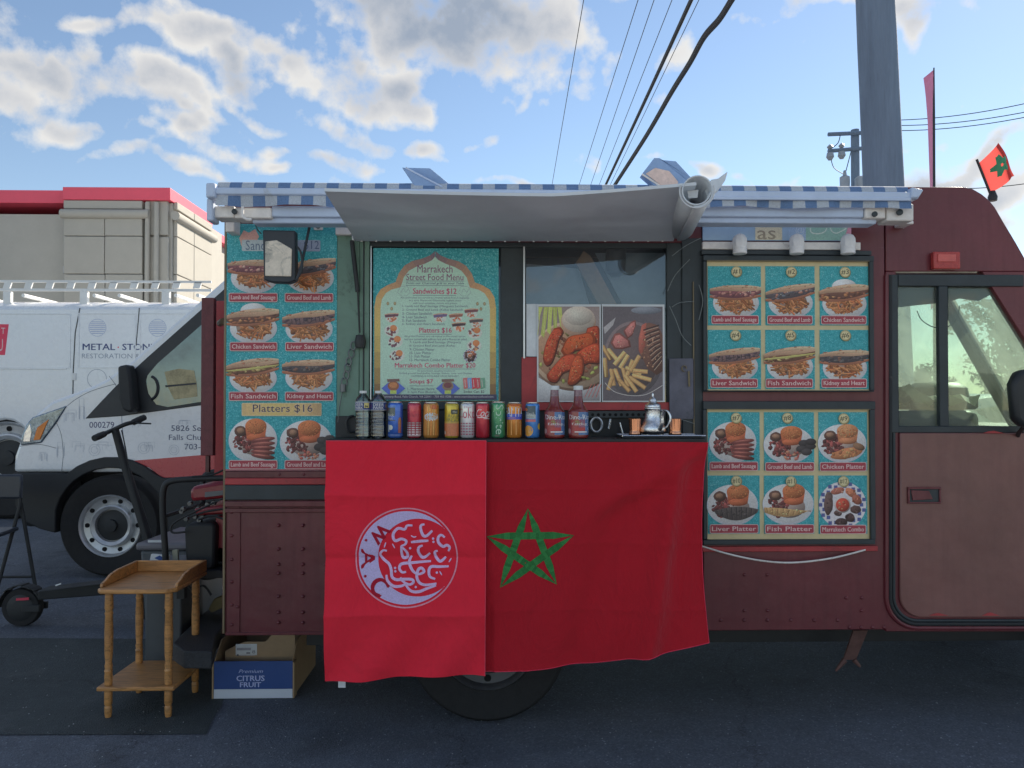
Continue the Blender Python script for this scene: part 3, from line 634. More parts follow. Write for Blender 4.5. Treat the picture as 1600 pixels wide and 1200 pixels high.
# ladder rack
rk = thing('ladder_rack', 'pale metal ladder rack with slotted side rail on the farther van roof', 'roof rack', (WX(150, V2), V2 + .4, WZ(478, V2)))
for yy in (V2 + .15, V2 + 1.75):
    m = MB(); m.pbox(-300, 437.5, 330, 441, yy, .02); m.pbox(-300, 450.5, 330, 454.5, yy, .02)
    for x in range(-290, 335, 33): m.pprism([(x, 441), (x + 11, 441), (x + 8, 450.5), (x - 3, 450.5)], yy, .02)
    m.build('side_rail', 'rack_white', rk)
for x in (-150, 10, 130, 258):
    m = MB(); m.pbox(x - 6, 455, x + 6, 481, V2 + .13, .06); m.build('foot', 'rack_white', rk, .01)
for x in (-160, -60, 22, 135, 175, 265, 300):
    c = W(x, 458, V2); m = MB(); m.tube([(c.x, V2 + .17, c.z), (c.x, V2 + 1.8, c.z)], .022, 8); m.build('crossbar', 'rack_white', rk, smooth=True)
c = W(0, 466, V2); c1 = W(330, 468, V2); m = MB(); m.tube([(c.x - 2, V2 + .5, c.z), (c1.x, V2 + .5, c1.z)], .03, 8); m.tube([(c.x - 2, V2 + .95, c.z), (c1.x, V2 + .95, c1.z)], .03, 8); m.build('ladder_rail', 'rack_white', rk, smooth=True)

# ================================================================== poles and wires
mat('pole_wood', C(76, 92, 112), .85, var=.22, scale=3, bump=.5, bscale=14, stretch=(4, 4, .35))
PD = 7.0
pole = thing('utility_pole', 'thick bare wooden utility pole rising just behind the food truck cab', 'utility pole', (WX(1385, PD, 700), PD, gz(PD)))
b0 = Vector((WX(1402, PD, 700), PD, gz(PD) - .05)); t1 = W(1380.5, 290, PD); t0 = W(1367.5, 0, PD)
dirv = (t0 - t1) / (t0.z - t1.z); pts = [t1 + dirv * (z - t1.z) for z in (gz(PD) - .05, 1.5, t1.z, t0.z, 7, 9, 11)]
rad = [.185, .184, .178, .183, .175, .165, .155]
rings = smooth_pts(pts, 4); m = MB(); m.tube(rings, [.182 - .0012 * i + random.uniform(-.002, .002) for i in range(len(rings))], 28); m.build('shaft', 'pole_wood', pole, smooth=True)
mat('line_black', (.03, .033, .038), .6); mat('insulator', (.35, .38, .42), .3)
FD = 38.0
fp = thing('utility_pole', 'distant utility pole with crossarms and a transformer seen past the thick pole', 'utility pole', (WX(1336, FD), FD, gz(FD)))
m = MB(); c = W(1336, 203, FD); m.tube([(c.x, FD, 0), (c.x, FD, c.z)], [.26, .20], 10); m.build('shaft', 'pole_wood', fp, smooth=True)
for (x0, y0, x1, y1) in ((1294, 210, 1385, 206), (1294, 236, 1385, 229)):
    p, q = W(x0, y0, FD - .25), W(x1, y1, FD - .25); m = MB(); m.tube([p, q], .10, 6); m.build('crossarm', 'pole_wood', fp)
for (x, y) in ((1297, 236), (1315, 234)):
    c = W(x, y, FD - .25); m = MB(); m.lathe([(.09, .10), (.16, .2), (.05, .32), (0, .34)], 8, c); m.lathe([(.16, -.10), (.2, -.3), (.1, -.45), (0, -.46)], 8, c); m.build('insulator', 'insulator', fp, smooth=True)
c = W(1320, 290, FD - .5); m = MB(); m.lathe([(.22, -.5), (.24, .2), (.24, .42), (.1, .5), (.06, .75), (0, .76)], 12, c); m.build('transformer', 'insulator', fp, smooth=True)
c = W(1346, 288, FD - .5); m = MB(); m.lathe([(.3, -.5), (.32, .3), (.2, .38), (0, .4)], 12, c); m.build('transformer', 'insulator', fp, smooth=True)
m = MB(); m.tube(smooth_pts([W(1313, 211, FD - .3), W(1309, 224, FD - .3), W(1297, 233, FD - .3)], 4), .022, 4); m.tube(smooth_pts([W(1298, 246, FD - .3), W(1303, 262, FD - .3), W(1318, 272, FD - .3)], 4), .022, 4); m.tube([W(1330, 236, FD - .3), W(1320, 274, FD - .3)], .022, 4); m.build('jumper_wire', 'line_black', fp)
def wire(pix, height, r, label, name='power_line', wob=0, grp=None, ext=True):
    pts = []
    for (x, y) in pix:
        d = ray(x, y); t = (height - CAMZ) / d.z; pts.append(Vector((d.x * t, d.y * t, height)))
    if ext:
        e = pts[-1] + (pts[-1] - pts[-2]) * .9; pts.append(e); s0 = pts[0] + (pts[0] - pts[1]) * 1.1; pts.insert(0, s0)
    P = smooth_pts(pts, 10); o = MB().tube(P, r, 6).build(name, 'line_black', smooth=True); tag(o, label, 'cable', grp); return o
wire([(1080, 0), (1016, 140), (945, 292)], 7.2, .034, 'straight thick black overhead cable, left one of the two thickest')
o = wire([(1143, 0), (1124, 30), (1100, 58), (1078, 98), (1050, 143), (1010, 212), (960, 290)], 7.0, .048, 'lumpy thickest black overhead cable, right one of the two thick ones')
for (x0, x1, lb) in ((912, 862, 'thin overhead wire farthest to the left'), (997, 904, 'second thin overhead wire from the left'), (1022, 922, 'third thin overhead wire from the left'), (1050, 935, 'thin overhead wire just left of the straight thick cable'), (1092, 952, 'thin overhead wire between the two thick cables')):
    wire([(x0, 0), ((x0 + x1) / 2, 146), (x1, 292)], 9.0, .008, lb)
def span(p, q, r, label):
    P = [p.lerp(q, k / 16) - Vector((0, 0, 1.2 * (1 - (2 * k / 16 - 1) ** 2) * .35)) for k in range(17)]
    tag(MB().tube(P, r, 5).build('power_line', 'line_black', smooth=True), label, 'cable')
for (ya, yb, lb) in ((188, 143, 'upper'), (196, 160, 'middle'), (204, 168, 'lower')):
    span(W(1385, ya, FD), W(1750, yb - 22, FD - 8), .02, lb + ' of three thin wires running right from the distant pole')
span(W(1440, 293, FD), W(1750, 255, FD - 6), .02, 'lone low thin wire beside the small roof flag')

# ================================================================== feather banner, trees, car behind the cab
mat('banner_red', C(190, 120, 160), .7, var=.1)
BD = 9.0
ban = thing('feather_banner', 'tall narrow red feather banner seen edge-on behind the cab roof', 'banner', (WX(1466, BD), BD, gz(BD)))
m = MB(); L = [W(1460, 108, BD), W(1458, 122, BD), W(1458.5, 140, BD), W(1460, 180, BD), W(1460, 240, BD), W(1459.5, 290, BD), W(1459, 480, BD)]; Rr = [W(1461, 108, BD), W(1463, 122, BD), W(1465, 140, BD), W(1468, 180, BD), W(1470, 240, BD), W(1472, 290, BD), W(1473, 480, BD)]
for i in range(6): m.add([L[i], Rr[i] + Vector((0, .25, 0)), Rr[i + 1] + Vector((0, .25, 0)), L[i + 1]], [(0, 1, 2, 3)])
m.build('cloth', 'banner_red', ban)
m = MB(); m.tube([Vector((L[-1].x, BD + .01, gz(BD))), L[3] + Vector((0, .01, 0)), L[0] + Vector((0, .01, .02))], [.02, .014, .008], 8); m.build('mast', 'line_black', ban, smooth=True)

def leaf_mat(name, col):
    m = mat(name, col, .6, var=.45, scale=1.2); b = m.node_tree.nodes['Principled BSDF']; b.inputs['Subsurface Weight'].default_value = 0
    return m
leaf_mat('leaf_green', (.11, .16, .05)); leaf_mat('leaf_olive', (.16, .18, .07)); mat('bark', (.11, .08, .06), .9, bump=.4, bscale=30)
def tree(x, y, h, rad, label, lm, seed):
    random.seed(seed); t = thing('tree', label, 'tree', (x, y, gz(y)), 'trees beyond the lot'); z0 = gz(y)
    m = MB(); m.tube([(x, y, z0 - .1), (x + .1, y, z0 + h * .3), (x, y + .1, z0 + h * .55)], [h * .03, h * .022, h * .012], 8)
    tips = []
    for k in range(9):
        a = random.uniform(0, 6.28); e = random.uniform(.2, 1.1); p = Vector((x, y, z0 + h * random.uniform(.28, .5))); q = p + Vector((math.cos(a) * math.cos(e), math.sin(a) * math.cos(e), math.sin(e))) * rad * random.uniform(.6, 1.0)
        m.tube([p, p.lerp(q, .5) + Vector((0, 0, .2)), q], [h * .012, h * .008, h * .003], 5); tips.append(q)
    m.build('trunk', 'bark', t, smooth=True)
    f = MB(); cl = [(tp, rad * random.uniform(.28, .42)) for tp in tips] + [(Vector((x, y, z0 + h * .72)) + Vector((random.gauss(0, .45), random.gauss(0, .45), random.gauss(0, .35))) * rad, rad * random.uniform(.22, .4)) for _ in range(16)]
    for c, r_ in cl:
        for _ in range(170):
            d = Vector((random.gauss(0, 1), random.gauss(0, 1), random.gauss(0, .8))); d = d.normalized() * r_ * random.uniform(.35, 1.08); p = c + d; s = random.uniform(.09, .2)
            u = Vector((random.gauss(0, 1), random.gauss(0, 1), random.gauss(0, 1))).normalized(); w = u.cross(Vector((random.gauss(0, 1), random.gauss(0, 1), random.gauss(0, 1)))).normalized()
            f.add([p - u * s, p + w * s * .5, p + u * s, p - w * s * .5], [(0, 1, 2, 3)])
    tag(f.build('crown', lm, t, fixn=False), kind='stuff')
tree(WX(1610, 34, 400), 34, 6.9, 2.6, 'leafy green tree peeking over the sloping cab front at the right edge', 'leaf_green', 5)
tree(WX(1590, 44, 400), 44, 3.4, 2.2, 'low olive green tree seen through the wider cab window', 'leaf_olive', 6)
tree(WX(1432, 46, 400), 46, 3.2, 2.0, 'low green tree seen through the narrow left cab window pane', 'leaf_green', 8)

CD = 10.5
car = thing('parked_car', 'pale silver car parked beyond the truck, seen through the cab windows', 'car', (WX(1560, CD), CD + .9, gz(CD)))
mat('car_silver', (.55, .60, .56), .25, .3, coat=.6)
zc0 = gz(CD); prof = [(-2.2, .35), (-2.25, .62), (-2.1, .82), (-1.35, .92), (-.7, 1.36), (-.1, 1.46), (.6, 1.42), (1.25, 1.0), (1.95, .9), (2.2, .7), (2.2, .35)]
cx = WX(1575, CD)
m = MB(); loft(m, [[(cx + x * s, CD + dy, zc0 + .28 + (z - .28) * h) for x, z in prof] for dy, s, h in ((.0, .97, .86), (.08, 1, .97), (.25, 1, 1.0), (.9, 1.01, 1.02), (1.55, 1, 1), (1.72, 1, .97), (1.8, .97, .86))])
m.build('body', 'car_silver', car, smooth=True, auto=45)
m = MB(); m.prism([(cx + x, zc0 + z) for x, z in prof[:3] + [(-1.35, .9), (1.3, .96)] + prof[8:]], CD + .0, CD + .03); m.build('side_panel', 'car_silver', car, .01)
m = MB(); m.prism([(cx + x, zc0 + z) for x, z in ((-1.2, .96), (-.65, 1.28), (-.1, 1.37), (.5, 1.33), (1.05, 1.0))], CD + .06, CD + .10); m.build('window', 'van_glass', car)
for wx_ in (-1.35, 1.35): wheel(car, (cx + wx_, CD - .01, zc0 + .32), .315, .2, .2, 8)

# ================================================================== the food truck
T = 3.55; TB = 5.55
worn_paint('truck_red', (.140, .022, .030), (.36, .05, .05), .40, .30)
mat('truck_red_bright', (.42, .045, .05), .5, var=.2, scale=8, dirt=(.15, .03, .04), dirt_amt=.45, dscale=6)
mat('truck_green', C(72, 98, 92), .55, var=.18, scale=4, bump=.15, bscale=30, dirt=(.035, .05, .045), dirt_amt=.42, dscale=7)
mat('frame_dark', (.030, .040, .046), .5, var=.3, scale=8, dirt=(.10, .12, .12), dirt_amt=.33, dscale=9)
mat('black_metal', (.018, .020, .023), .5, var=.3, scale=14, dirt=(.07, .07, .07), dirt_amt=.32, dscale=12)
mat('rubber', (.022, .024, .026), .7, var=.3, scale=20, dirt=(.12, .10, .10), dirt_amt=.36, dscale=14)
mat('alu', (.62, .63, .64), .35, .8, var=.15, scale=20)
mat('white_alu', C(128, 146, 172), .4, var=.10, scale=5, dirt=(.35, .34, .30), dirt_amt=.36, dscale=4)
mat('ivory', C(160, 165, 170), .5, var=.15, scale=10, dirt=(.30, .26, .2), dirt_amt=.4, dscale=8)
mat('grey_tarp', (.74, .78, .82), .55, var=.10, scale=1.6, bump=.12, bscale=7, dirt=(.22, .23, .24), dirt_amt=.36, dscale=2.5)
glass('window_glass', (.80, .92, .84), .06, dust=.42); glass('dark_glass', (.30, .34, .36), .07)
mat('interior_dark', (.030, .036, .042), .8, var=.3)
trk = thing('food_truck', 'red step-van food truck with open serving window, striped awning and cab at right', 'food truck', (WX(900, T), T + 1.0, 0))
ZR = WZ(305, T, 1000); ZS = WZ(987, T, 900)            # roof line, skirt line
XL = WX(348.5, T, 660); XW0, XW1 = WX(546, T), WX(1098, T); XD = WX(1384, T)
ZW0, ZW1 = WZ(690, T), WZ(378, T)
TH = .05
def panel(name, x0, x1, z0, z1, m='truck_red', y0=T, y1=T + TH, bev=.004, par=None):
    return MB().box(x0, x1, y0, y1, z0, z1).build(name, m, par or trk, bev)
panel('side_panel', XL, XW0, ZS, ZR)
panel('side_panel', XW0, XW1, ZS, ZW0)
panel('side_panel', XW0, XW1, ZW1, ZR)
panel('side_panel', XW1, XD, ZS, ZR)
panel('rear_panel', XL, XL + TH, ZS, ZR, y0=T + TH, y1=TB)
panel('side_panel', XL, XD, ZS, ZR, y0=TB, y1=TB + TH)
m = MB(); m.box(XL - .01, XD, T - .02, TB + .07, ZR, ZR + .03); m.build('roof', 'truck_red', trk, .02)
m = MB(); m.box(XL + TH, WX(2000, T), T + TH, TB, ZS, ZS + .06); m.build('floor', 'black_metal', trk)
m = MB(); m.box(XD - .04, XD, T + TH, TB, ZS + .06, ZR); m.build('bulkhead', 'interior_dark', trk)
# left lower wall furniture: overlap strips and rub rail
for (y0, y1, mt, dep) in ((736, 747, 'truck_red', .010), (747.2, 757.5, 'truck_red_bright', .016), (758, 781, 'frame_dark', .022), (783, 792, 'truck_red', .028), (794, 801, 'truck_red', .012)):
    m = MB(); m.pbox(351, y0, 545, y1, T - dep, dep - .001); m.build('rub_rail', mt, trk, .003)
m = MB(); m.pbox(349, 350, 352.5, 990, T - .012, .011); m.build('corner_trim', mat('brass_edge', (.20, .16, .10), .5, .5, var=.3), trk, .002)
m = MB(); m.pbox(354, 792, 375, 990, T - .006, .005); m.build('corner_strap', 'truck_red', trk, .002)
m = MB(); m.pbox(352, 988, 545, 992.5, T - .010, .06); m.build('skirt_edge', 'truck_red', trk, .002)
# rivets: domed heads, one mesh per field of panels
def rivets(spots, name='rivets', Y=T, r=.0085):
    m = MB()
    for (x, y) in spots:
        c = W(x, y, Y); m.lathe([(r, 0), (r * .85, -.0035), (r * .45, -.0058), (0, -.0062)], 8, (c.x, Y - .0005, c.z), 'Y')
    tag(m.build(name, 'truck_red', trk, smooth=True, auto=80), kind='stuff')
sp = [(362, y) for y in (800, 837, 874, 909, 945, 976)] + [(x, y) for x in (435, 473, 509) for y in (821, 858, 882, 896, 932, 957, 973)] + [(371, 948), (437, 741), (475, 741), (437, 787), (475, 787)]
rivets(sp, Y=T - .006)
sp = [(1163, 898), (1199, 898), (1322, 934), (1346, 934), (1163, 954), (1199, 954), (1346, 954)] + [(1126 + 36.5 * k, 969) for k in range(6)] + [(1327 + 18 * k, 980) for k in range(4)] + [(1120 + 36 * k, 870) for k in range(0)]
rivets(sp)
# hoop strip bowed under the platter board
m = MB(); P = smooth_pts([W(1096, 853, T - .012), W(1140, 866, T - .03), W(1190, 876, T - .035), W(1240, 879, T - .035), W(1300, 872, T - .03), W(1352, 859, T - .012)], 6)
m.tube(P, .0042, 6); m.build('edge_strip', 'ivory', trk, smooth=True)
m = MB(); m.pbox(1098, 853.5, 1372, 862, T - .012, .011); m.build('rub_rail', 'truck_red_bright', trk, .003)
# hanging bracket under the sill
m = MB(); a, b = W(1345, 985, T + .12), W(1328, 1031, T + .16)
m.add([a + Vector((-.035, 0, 0)), a + Vector((.035, 0, 0)), b + Vector((.03, 0, 0)), b + Vector((-.03, 0, 0)), a + Vector((-.035, .012, 0)), a + Vector((.035, .012, 0)), b + Vector((.03, .012, 0)), b + Vector((-.03, .012, 0))], [(0, 1, 2, 3), (4, 5, 6, 7), (0, 1, 5, 4), (2, 3, 7, 6), (0, 3, 7, 4), (1, 2, 6, 5)])
m.tube([b + Vector((-.025, 0, 0)), b + Vector((-.075, -.01, -.05))], [.014, .006], 6); m.tube([b + Vector((.02, 0, 0)), b + Vector((.045, -.01, -.03))], [.014, .006], 6)
m.build('hanging_bracket', mat('rusty', (.16, .085, .075), .75, .3, var=.4, scale=20), trk)
# chassis, axle and wheels
m = MB(); m.box(XL + .3, WX(2000, T), T + .35, T + .45, ZS - .16, ZS); m.box(XL + .3, WX(2000, T), TB - .45, TB - .35, ZS - .16, ZS); m.build('chassis_rail', 'black_metal', trk)
mat('dark_rim', (.10, .10, .105), .5, .4, var=.3)
wc = W(762, 1010, T + .12); WR = .375
wheel(trk, (wc.x, T + .06, WR - .004), WR, .22, WR * .60, 8, rim='dark_rim'); wheel(trk, (wc.x, TB - .3, WR - .004), WR, .22, WR * .60, 8, rim='dark_rim')
wheel(trk, (WX(1850, T), T + .06, WR - .004), WR, .22, WR * .60, 8, rim='dark_rim'); wheel(trk, (WX(1850, T), TB - .3, WR - .004), WR, .22, WR * .60, 8, rim='dark_rim')
m = MB(); m.tube([(wc.x, T + .2, WR), (wc.x, TB - .2, WR)], .06, 10); m.build('axle', 'black_metal', trk, smooth=True)

# ---------------------------------------------------------------- serving window
m = MB(); m.box(XW0, XW1, T + .62, T + .66, ZW0 - .1, ZW1 + .05); m.build('inner_wall', 'interior_dark', trk)
m = MB(); m.box(XW0, XW1, T + TH, T + .62, ZW0 - .12, ZW0 - .09); m.build('inner_counter', 'interior_dark', trk)
m = MB(); m.box(XW0, XW1, T + TH, T + .62, ZW1 + .055, ZW1 + .08); m.build('inner_ceiling', 'interior_dark', trk)
m = MB(); m.pbox(526, 352, 561, 690, T - .008, .007); m.build('door_post', 'truck_green', trk, .003)
m = MB(); m.pbox(561, 372, 577, 690, T - .004, .05); m.build('door_post', 'truck_green', trk, .004)
for (x0, y0, x1, y1, dep, mt) in ((577, 372, 1046, 387, .0, 'frame_dark'), (782, 387, 822, 640, .004, 'frame_dark'), (577, 627, 815, 640, .002, 'frame_dark'), (1042, 372, 1066, 690, .006, 'frame_dark'), (577, 640, 1042, 690, -.01, 'black_metal')):
    m = MB(); m.pbox(x0, y0, x1, y1, T + .012 - dep, .03); m.build('window_frame', mt, trk, .003)
for (x0, y0, x1, y1, mt) in ((578.5, 384, 580.5, 628, 'alu'), (817.5, 385, 820.5, 560, 'alu'), (567, 376, 569, 690, 'black_metal')):
    m = MB(); m.pbox(x0, y0, x1, y1, T - .008, .01); m.build('window_bead', mt, trk, .001)
m = MB(); m.pbox(582, 387, 782, 627, T + .018, .006); m.build('window_pane', 'dark_glass', trk)
m = MB(); m.pbox(822, 387, 1042, 640, T + .018, .006); m.build('window_pane', glass('clear_glass', (.82, .86, .88), .09), trk)
# timber brace and lamp that show through the upper pane
m = MB(); m.pprism([(912, 392), (923, 400), (966, 480), (938, 480), (900, 410)], T + .10, .03); m.build('brace', mat('brace_wood', (.40, .20, .09), .6, var=.3), trk)
m = MB(); c = W(962, 400, T + .12); m.lathe([(.0, .09), (.045, .08), (.05, -.02), (.045, -.08), (.02, -.1), (0, -.1)], 16, c); m.build('inner_lamp', 'black_metal', trk, smooth=True)
m = MB(); m.pprism([(822, 412), (905, 420), (922, 480), (822, 480)], T + .16, .01); m.pprism([(930, 395), (1042, 395), (1042, 480), (975, 480)], T + .18, .01); m.build('inner_sheet', mat('inner_sheet', (.30, .34, .38), .6, var=.25, scale=3), trk)
# serving counter: red splash strips and ledge with holes
m = MB(); m.pbox(815, 558, 840.5, 642, T - .0, .011); m.build('splash_strip', 'truck_red_bright', trk, .002)
m = MB(); m.pbox(840.8, 628.5, 1046, 641, T - .0, .011); m.build('splash_strip', 'truck_red_bright', trk, .002)
m = MB(); m.pbox(822.5, 475, 840.5, 557, T + .001, .012); m.build('white_strip', mat('white_sheet', (.72, .75, .78), .5), trk)
m = MB(); m.pbox(905, 642, 1040, 653, T - .004, .02); m.build('vent_strip', 'frame_dark', trk, .002)
m = MB()
for k in range(11): c = W(926 + 9 * k, 648, T - .004); m.lathe([(.0075, 0), (.0075, -.001), (0, -.001)], 8, c, 'Y')
m.build('vent_holes', 'dark_void', trk)
m = MB(); c = W(932, 664, T - .02); m.tube([(c.x + .026 * math.cos(R(a)), T - .016, c.z + .033 * math.sin(R(a))) for a in range(0, 361, 20)], .006, 6); m.build('ring_pull', 'alu', trk, smooth=True)
# shelf
SY = 3.24; ZSH = WZ(685.5, SY + .03)
m = MB(); m.box(WX(510, SY), WX(1102, SY), SY, T - .03, ZSH - .022, ZSH); m.build('serving_shelf', 'black_metal', trk, .003)
for x in (540, 800, 1070):
    c = WX(x, SY); m = MB(); m.prism([(c - .012, ZSH - .023), (c + .012, ZSH - .023), (c + .012, ZSH - .05), (c - .012, ZSH - .05)], SY + .04, T - .001); m.build('shelf_bracket', 'black_metal', trk)
# dark hinge zone between window and boards
m = MB(); m.pbox(1066, 372, 1098, 690, T - .004, .02); m.build('door_post', 'frame_dark', trk, .003)
m = MB(); m.pbox(1046, 560, 1085, 655, T - .012, .006); m.build('patch_plate', mat('lilac_paint', C(62, 66, 80), .6, var=.3, dirt=(.05, .06, .06), dirt_amt=.4, dscale=14), trk, .002)
m = MB(); m.pbox(1083, 440, 1085, 690, T - .012, .008); m.build('door_edge', 'brass_edge', trk, .001)
m = MB()
for pl in ([(1043, 455), (1055, 430), (1078, 405)], [(1050, 480), (1062, 473), (1084, 471)], [(1046, 478), (1056, 500), (1066, 525), (1080, 540)], [(1050, 400), (1070, 385), (1095, 372)], [(1045, 660), (1060, 655), (1085, 662)], [(1092, 445), (1098, 470), (1092, 500)]):
    m.tube(smooth_pts([W(x, y, T - .03) for x, y in pl], 5), .0018, 5)
m.build('cable', mat('cable_grey', (.20, .22, .22), .6), trk, smooth=True)
m = MB(); c = W(1069, 576, T - .02); m.tube([(c.x + .011 * math.cos(R(a)), c.y, c.z + .013 * math.sin(R(a))) for a in range(0, 300, 20)], .003, 6); m.tube([W(1076, 580, T - .02), W(1077, 604, T - .02)], .005, 6); m.build('hook', 'brass_edge', trk, smooth=True)
# gas strut and latch chain at the left of the window
m = MB(); m.tube([W(550, 376, T - .035), W(559, 456, T - .035)], .0105, 10); so = m.build('gas_strut', 'black_metal', trk, smooth=True)
m = MB(); m.tube([W(559, 455, T - .035), W(562, 520, T - .03)], .0042, 8); m.build('piston_rod', 'black_metal', so, smooth=True)
m = MB(); m.lathe([(0, -.03), (.022, -.028), (.026, 0), (.02, .03), (0, .032)], 10, W(563, 534, T - .03)); m.build('end_mount', 'black_metal', so, smooth=True)
m = MB(); m.lathe([(0, -.02), (.006, -.02), (.008, .0), (.005, .02), (0, .02)], 8, W(552, 370, T - .035)); m.build('end_fitting', 'alu', so, smooth=True)
m = MB(); pts = [(552, 540), (549, 552), (545, 565), (543, 575), (541, 586), (538, 597)]
for i, (x, y) in enumerate(pts):
    c = W(x, y, T - .02); m.tube([(c.x + .012 * math.cos(R(a)), c.y + (.006 * math.cos(R(a)) if i % 2 else 0), c.z + .02 * math.sin(R(a))) for a in range(0, 361, 40)], .0035, 5)
m.lathe([(0, -.02), (.014, -.018), (.014, .016), (0, .018)], 10, W(536, 606, T - .02)); m.tube([W(535, 612, T - .02), W(530, 640, T - .02), W(528, 660, T - .02)], .002, 5); m.build('padlock_chain', mat('chain_steel', (.16, .17, .18), .4, .8), trk, smooth=True)
m = MB(); P = smooth_pts([W(553, 650, T - .03), W(545, 652, T - .04), W(541, 662, T - .04), W(545, 674, T - .04), W(556, 674, T - .035)], 5); m.tube(P, .006, 6); m.build('scroll_bracket', 'black_metal', trk, smooth=True)
m = MB(); m.pbox(524, 650, 560, 687, T - .02, .012); m.build('latch_plate', 'black_metal', trk, .002)

# ---------------------------------------------------------------- hatch propped open above the window, its right side rolled up
m = MB(); nu, nv = 36, 8; HY0, HY1 = 2.86, T - .01
def hatch(u, v):                                        # u 0..1 left to right, v 0 near edge .. 1 wall
    n0 = W(507 + (1088 - 507) * u, 299 + 8 * math.sin(u * 2.2) * 1.0 - (16 * max(0, u - .62) / .38) ** 1.0, HY0); f0 = W(556 + (1052 - 556) * u, 377, HY1)
    p = n0.lerp(f0, v); p.z -= .02 * math.sin(math.pi * v) * math.sin(math.pi * u); return p
g0 = [hatch(i / nu, j / nv) for j in range(nv + 1) for i in range(nu + 1)]; g1 = [p + Vector((0, 0, .012)) for p in g0]; w1 = nu + 1; N = len(g0)
fs = [(j * w1 + i, j * w1 + i + 1, (j + 1) * w1 + i + 1, (j + 1) * w1 + i) for j in range(nv) for i in range(nu)]
fs2 = [tuple(N + k for k in f[::-1]) for f in fs]
edge = [(i, i + 1, N + i + 1, N + i) for i in range(nu)] + [(nv * w1 + i, nv * w1 + i + 1, N + nv * w1 + i + 1, N + nv * w1 + i) for i in range(nu)] + [(j * w1, (j + 1) * w1, N + (j + 1) * w1, N + j * w1) for j in range(nv)]
m.add(g0 + g1, fs + fs2 + edge); ho = m.build('window_hatch', 'grey_tarp', trk, smooth=True, auto=50)
ht = MATS['grey_tarp'].node_tree; pb = ht.nodes['Principled BSDF']; tl0 = ht.nodes.new('ShaderNodeBsdfTranslucent'); tl0.inputs[0].default_value = (.55, .60, .66, 1)
mx0 = ht.nodes.new('ShaderNodeMixShader'); mx0.inputs[0].default_value = .14; ht.links.new(pb.outputs[0], mx0.inputs[1]); ht.links.new(tl0.outputs[0], mx0.inputs[2]); ht.links.new(mx0.outputs[0], ht.nodes['Material Output'].inputs[0])
# rolled end: an open tube
m = MB(); a, b = W(1089, 298, HY0 - .01), W(1062, 352, HY1 - .06); ax = (b - a).normalized(); e1 = ax.cross(Vector((0, 0, 1))).normalized(); e2 = e1.cross(ax).normalized()
def roll(r0, turns, t):
    an = 2 * math.pi * turns; return r0
ns = 56; prev = []
for k in range(ns + 1):
    an = R(-100) + 2 * math.pi * 1.25 * k / ns; rr = .062 - .010 * k / ns
    if k > ns * .93: rr += .0
    prev.append((e1 * math.cos(an) + e2 * math.sin(an), rr))
va = [a + q * rr for q, rr in prev] + [b + q * (rr * 1.15) for q, rr in prev]
m.add(va, [(k, k + 1, ns + 2 + k, ns + 1 + k) for k in range(ns)]); ro = m.build('rolled_edge', 'grey_tarp', ho, smooth=True)
sd = ro.modifiers.new('thickness', 'SOLIDIFY'); sd.thickness = .005
m = MB(); P = [a + (e1 * math.cos(R(t)) + e2 * math.sin(R(t))) * .064 for t in range(-200, 21, 12)]; m.tube(P, .0035, 6); m.build('hem', mat('hem_white', (.6, .62, .64), .5), ro, smooth=True)
c = a + ax * .05; m = MB(); m.add([c + e1 * -.03 + e2 * .012, c + e1 * .012 + e2 * .016, c + e1 * .008 + e2 * -.014, c + e1 * -.026 + e2 * -.016], [(0, 1, 2, 3)]); m.build('tag', 'hem_white', ro)
m = MB(); k0 = [W(1100, 300, 2.95), W(1109, 283, 2.95), W(1120, 281, 2.95), W(1135, 270, 2.95), W(1131, 284, 2.95), W(1120, 300, 2.95), W(1104, 313, 2.95)]
m.prism([(p.x, p.z) for p in k0], 2.93, 2.97); m.build('torn_corner', 'grey_tarp', ho, .003)
m = MB()
for k in range(22): c = hatch(.02 + .045 * k, .985); m.lathe([(.006, 0), (.005, -.004), (0, -.005)], 8, c - Vector((0, 0, .001)), 'Z')
m.build('screws', 'alu', ho)
# bracket plate at the hatch's left corner
m = MB(); m.pbox(524, 351, 550, 367, T - .03, .025); m.build('corner_bracket', 'ivory', trk, .004)

# ---------------------------------------------------------------- awning: striped roller, front rail, valance, arms
AY = 3.27
blue, whit = (.15, .24, .42), (.50, .54, .60)
x0, x1 = WX(336, AY, 300), WX(1425, AY, 300); zr = WZ(292.5, AY)
ns = 58; wS = (x1 - x0) / ns
m = MB()
for k in range(ns):
    col = blue if k % 2 else whit
    n = 16; base = len(m.v)
    for xx in (x0 + k * wS, x0 + (k + 1) * wS):
        for q in range(n): an = 2 * math.pi * q / n; m.v.append((xx, AY + .06 + .034 * math.cos(an), zr + .004 * math.sin(xx * 3) * 0 + .030 * math.sin(an)))
    for q in range(n): q2 = (q + 1) % n; m.f.append((base + q, base + q2, base + n + q2, base + n + q)); m.c.append(col)
aw = m.build('awning_roll', print_mat('awning_cloth', .8, .3, .2), trk, smooth=True)
m = MB(); m.pbox(323, 296, 1436, 307, AY, .05); m.build('front_rail', 'white_alu', aw, .006)
m = MB(); m.pbox(1092, 307.2, 1424, 312.5, AY - .004, .012); m.build('front_rail', 'white_alu', aw, .003)
m = MB(); m.pbox(321, 285, 336, 308.5, AY - .01, .12); m.pbox(322, 309, 333, 345, AY + .02, .08); m.build('end_cap', 'white_alu', aw, .008)
m = MB(); m.pprism([(1425, 292), (1444, 296), (1436, 309), (1424, 309)], AY - .01, .12); m.build('end_cap', 'white_alu', aw, .006)
m = MB(); 
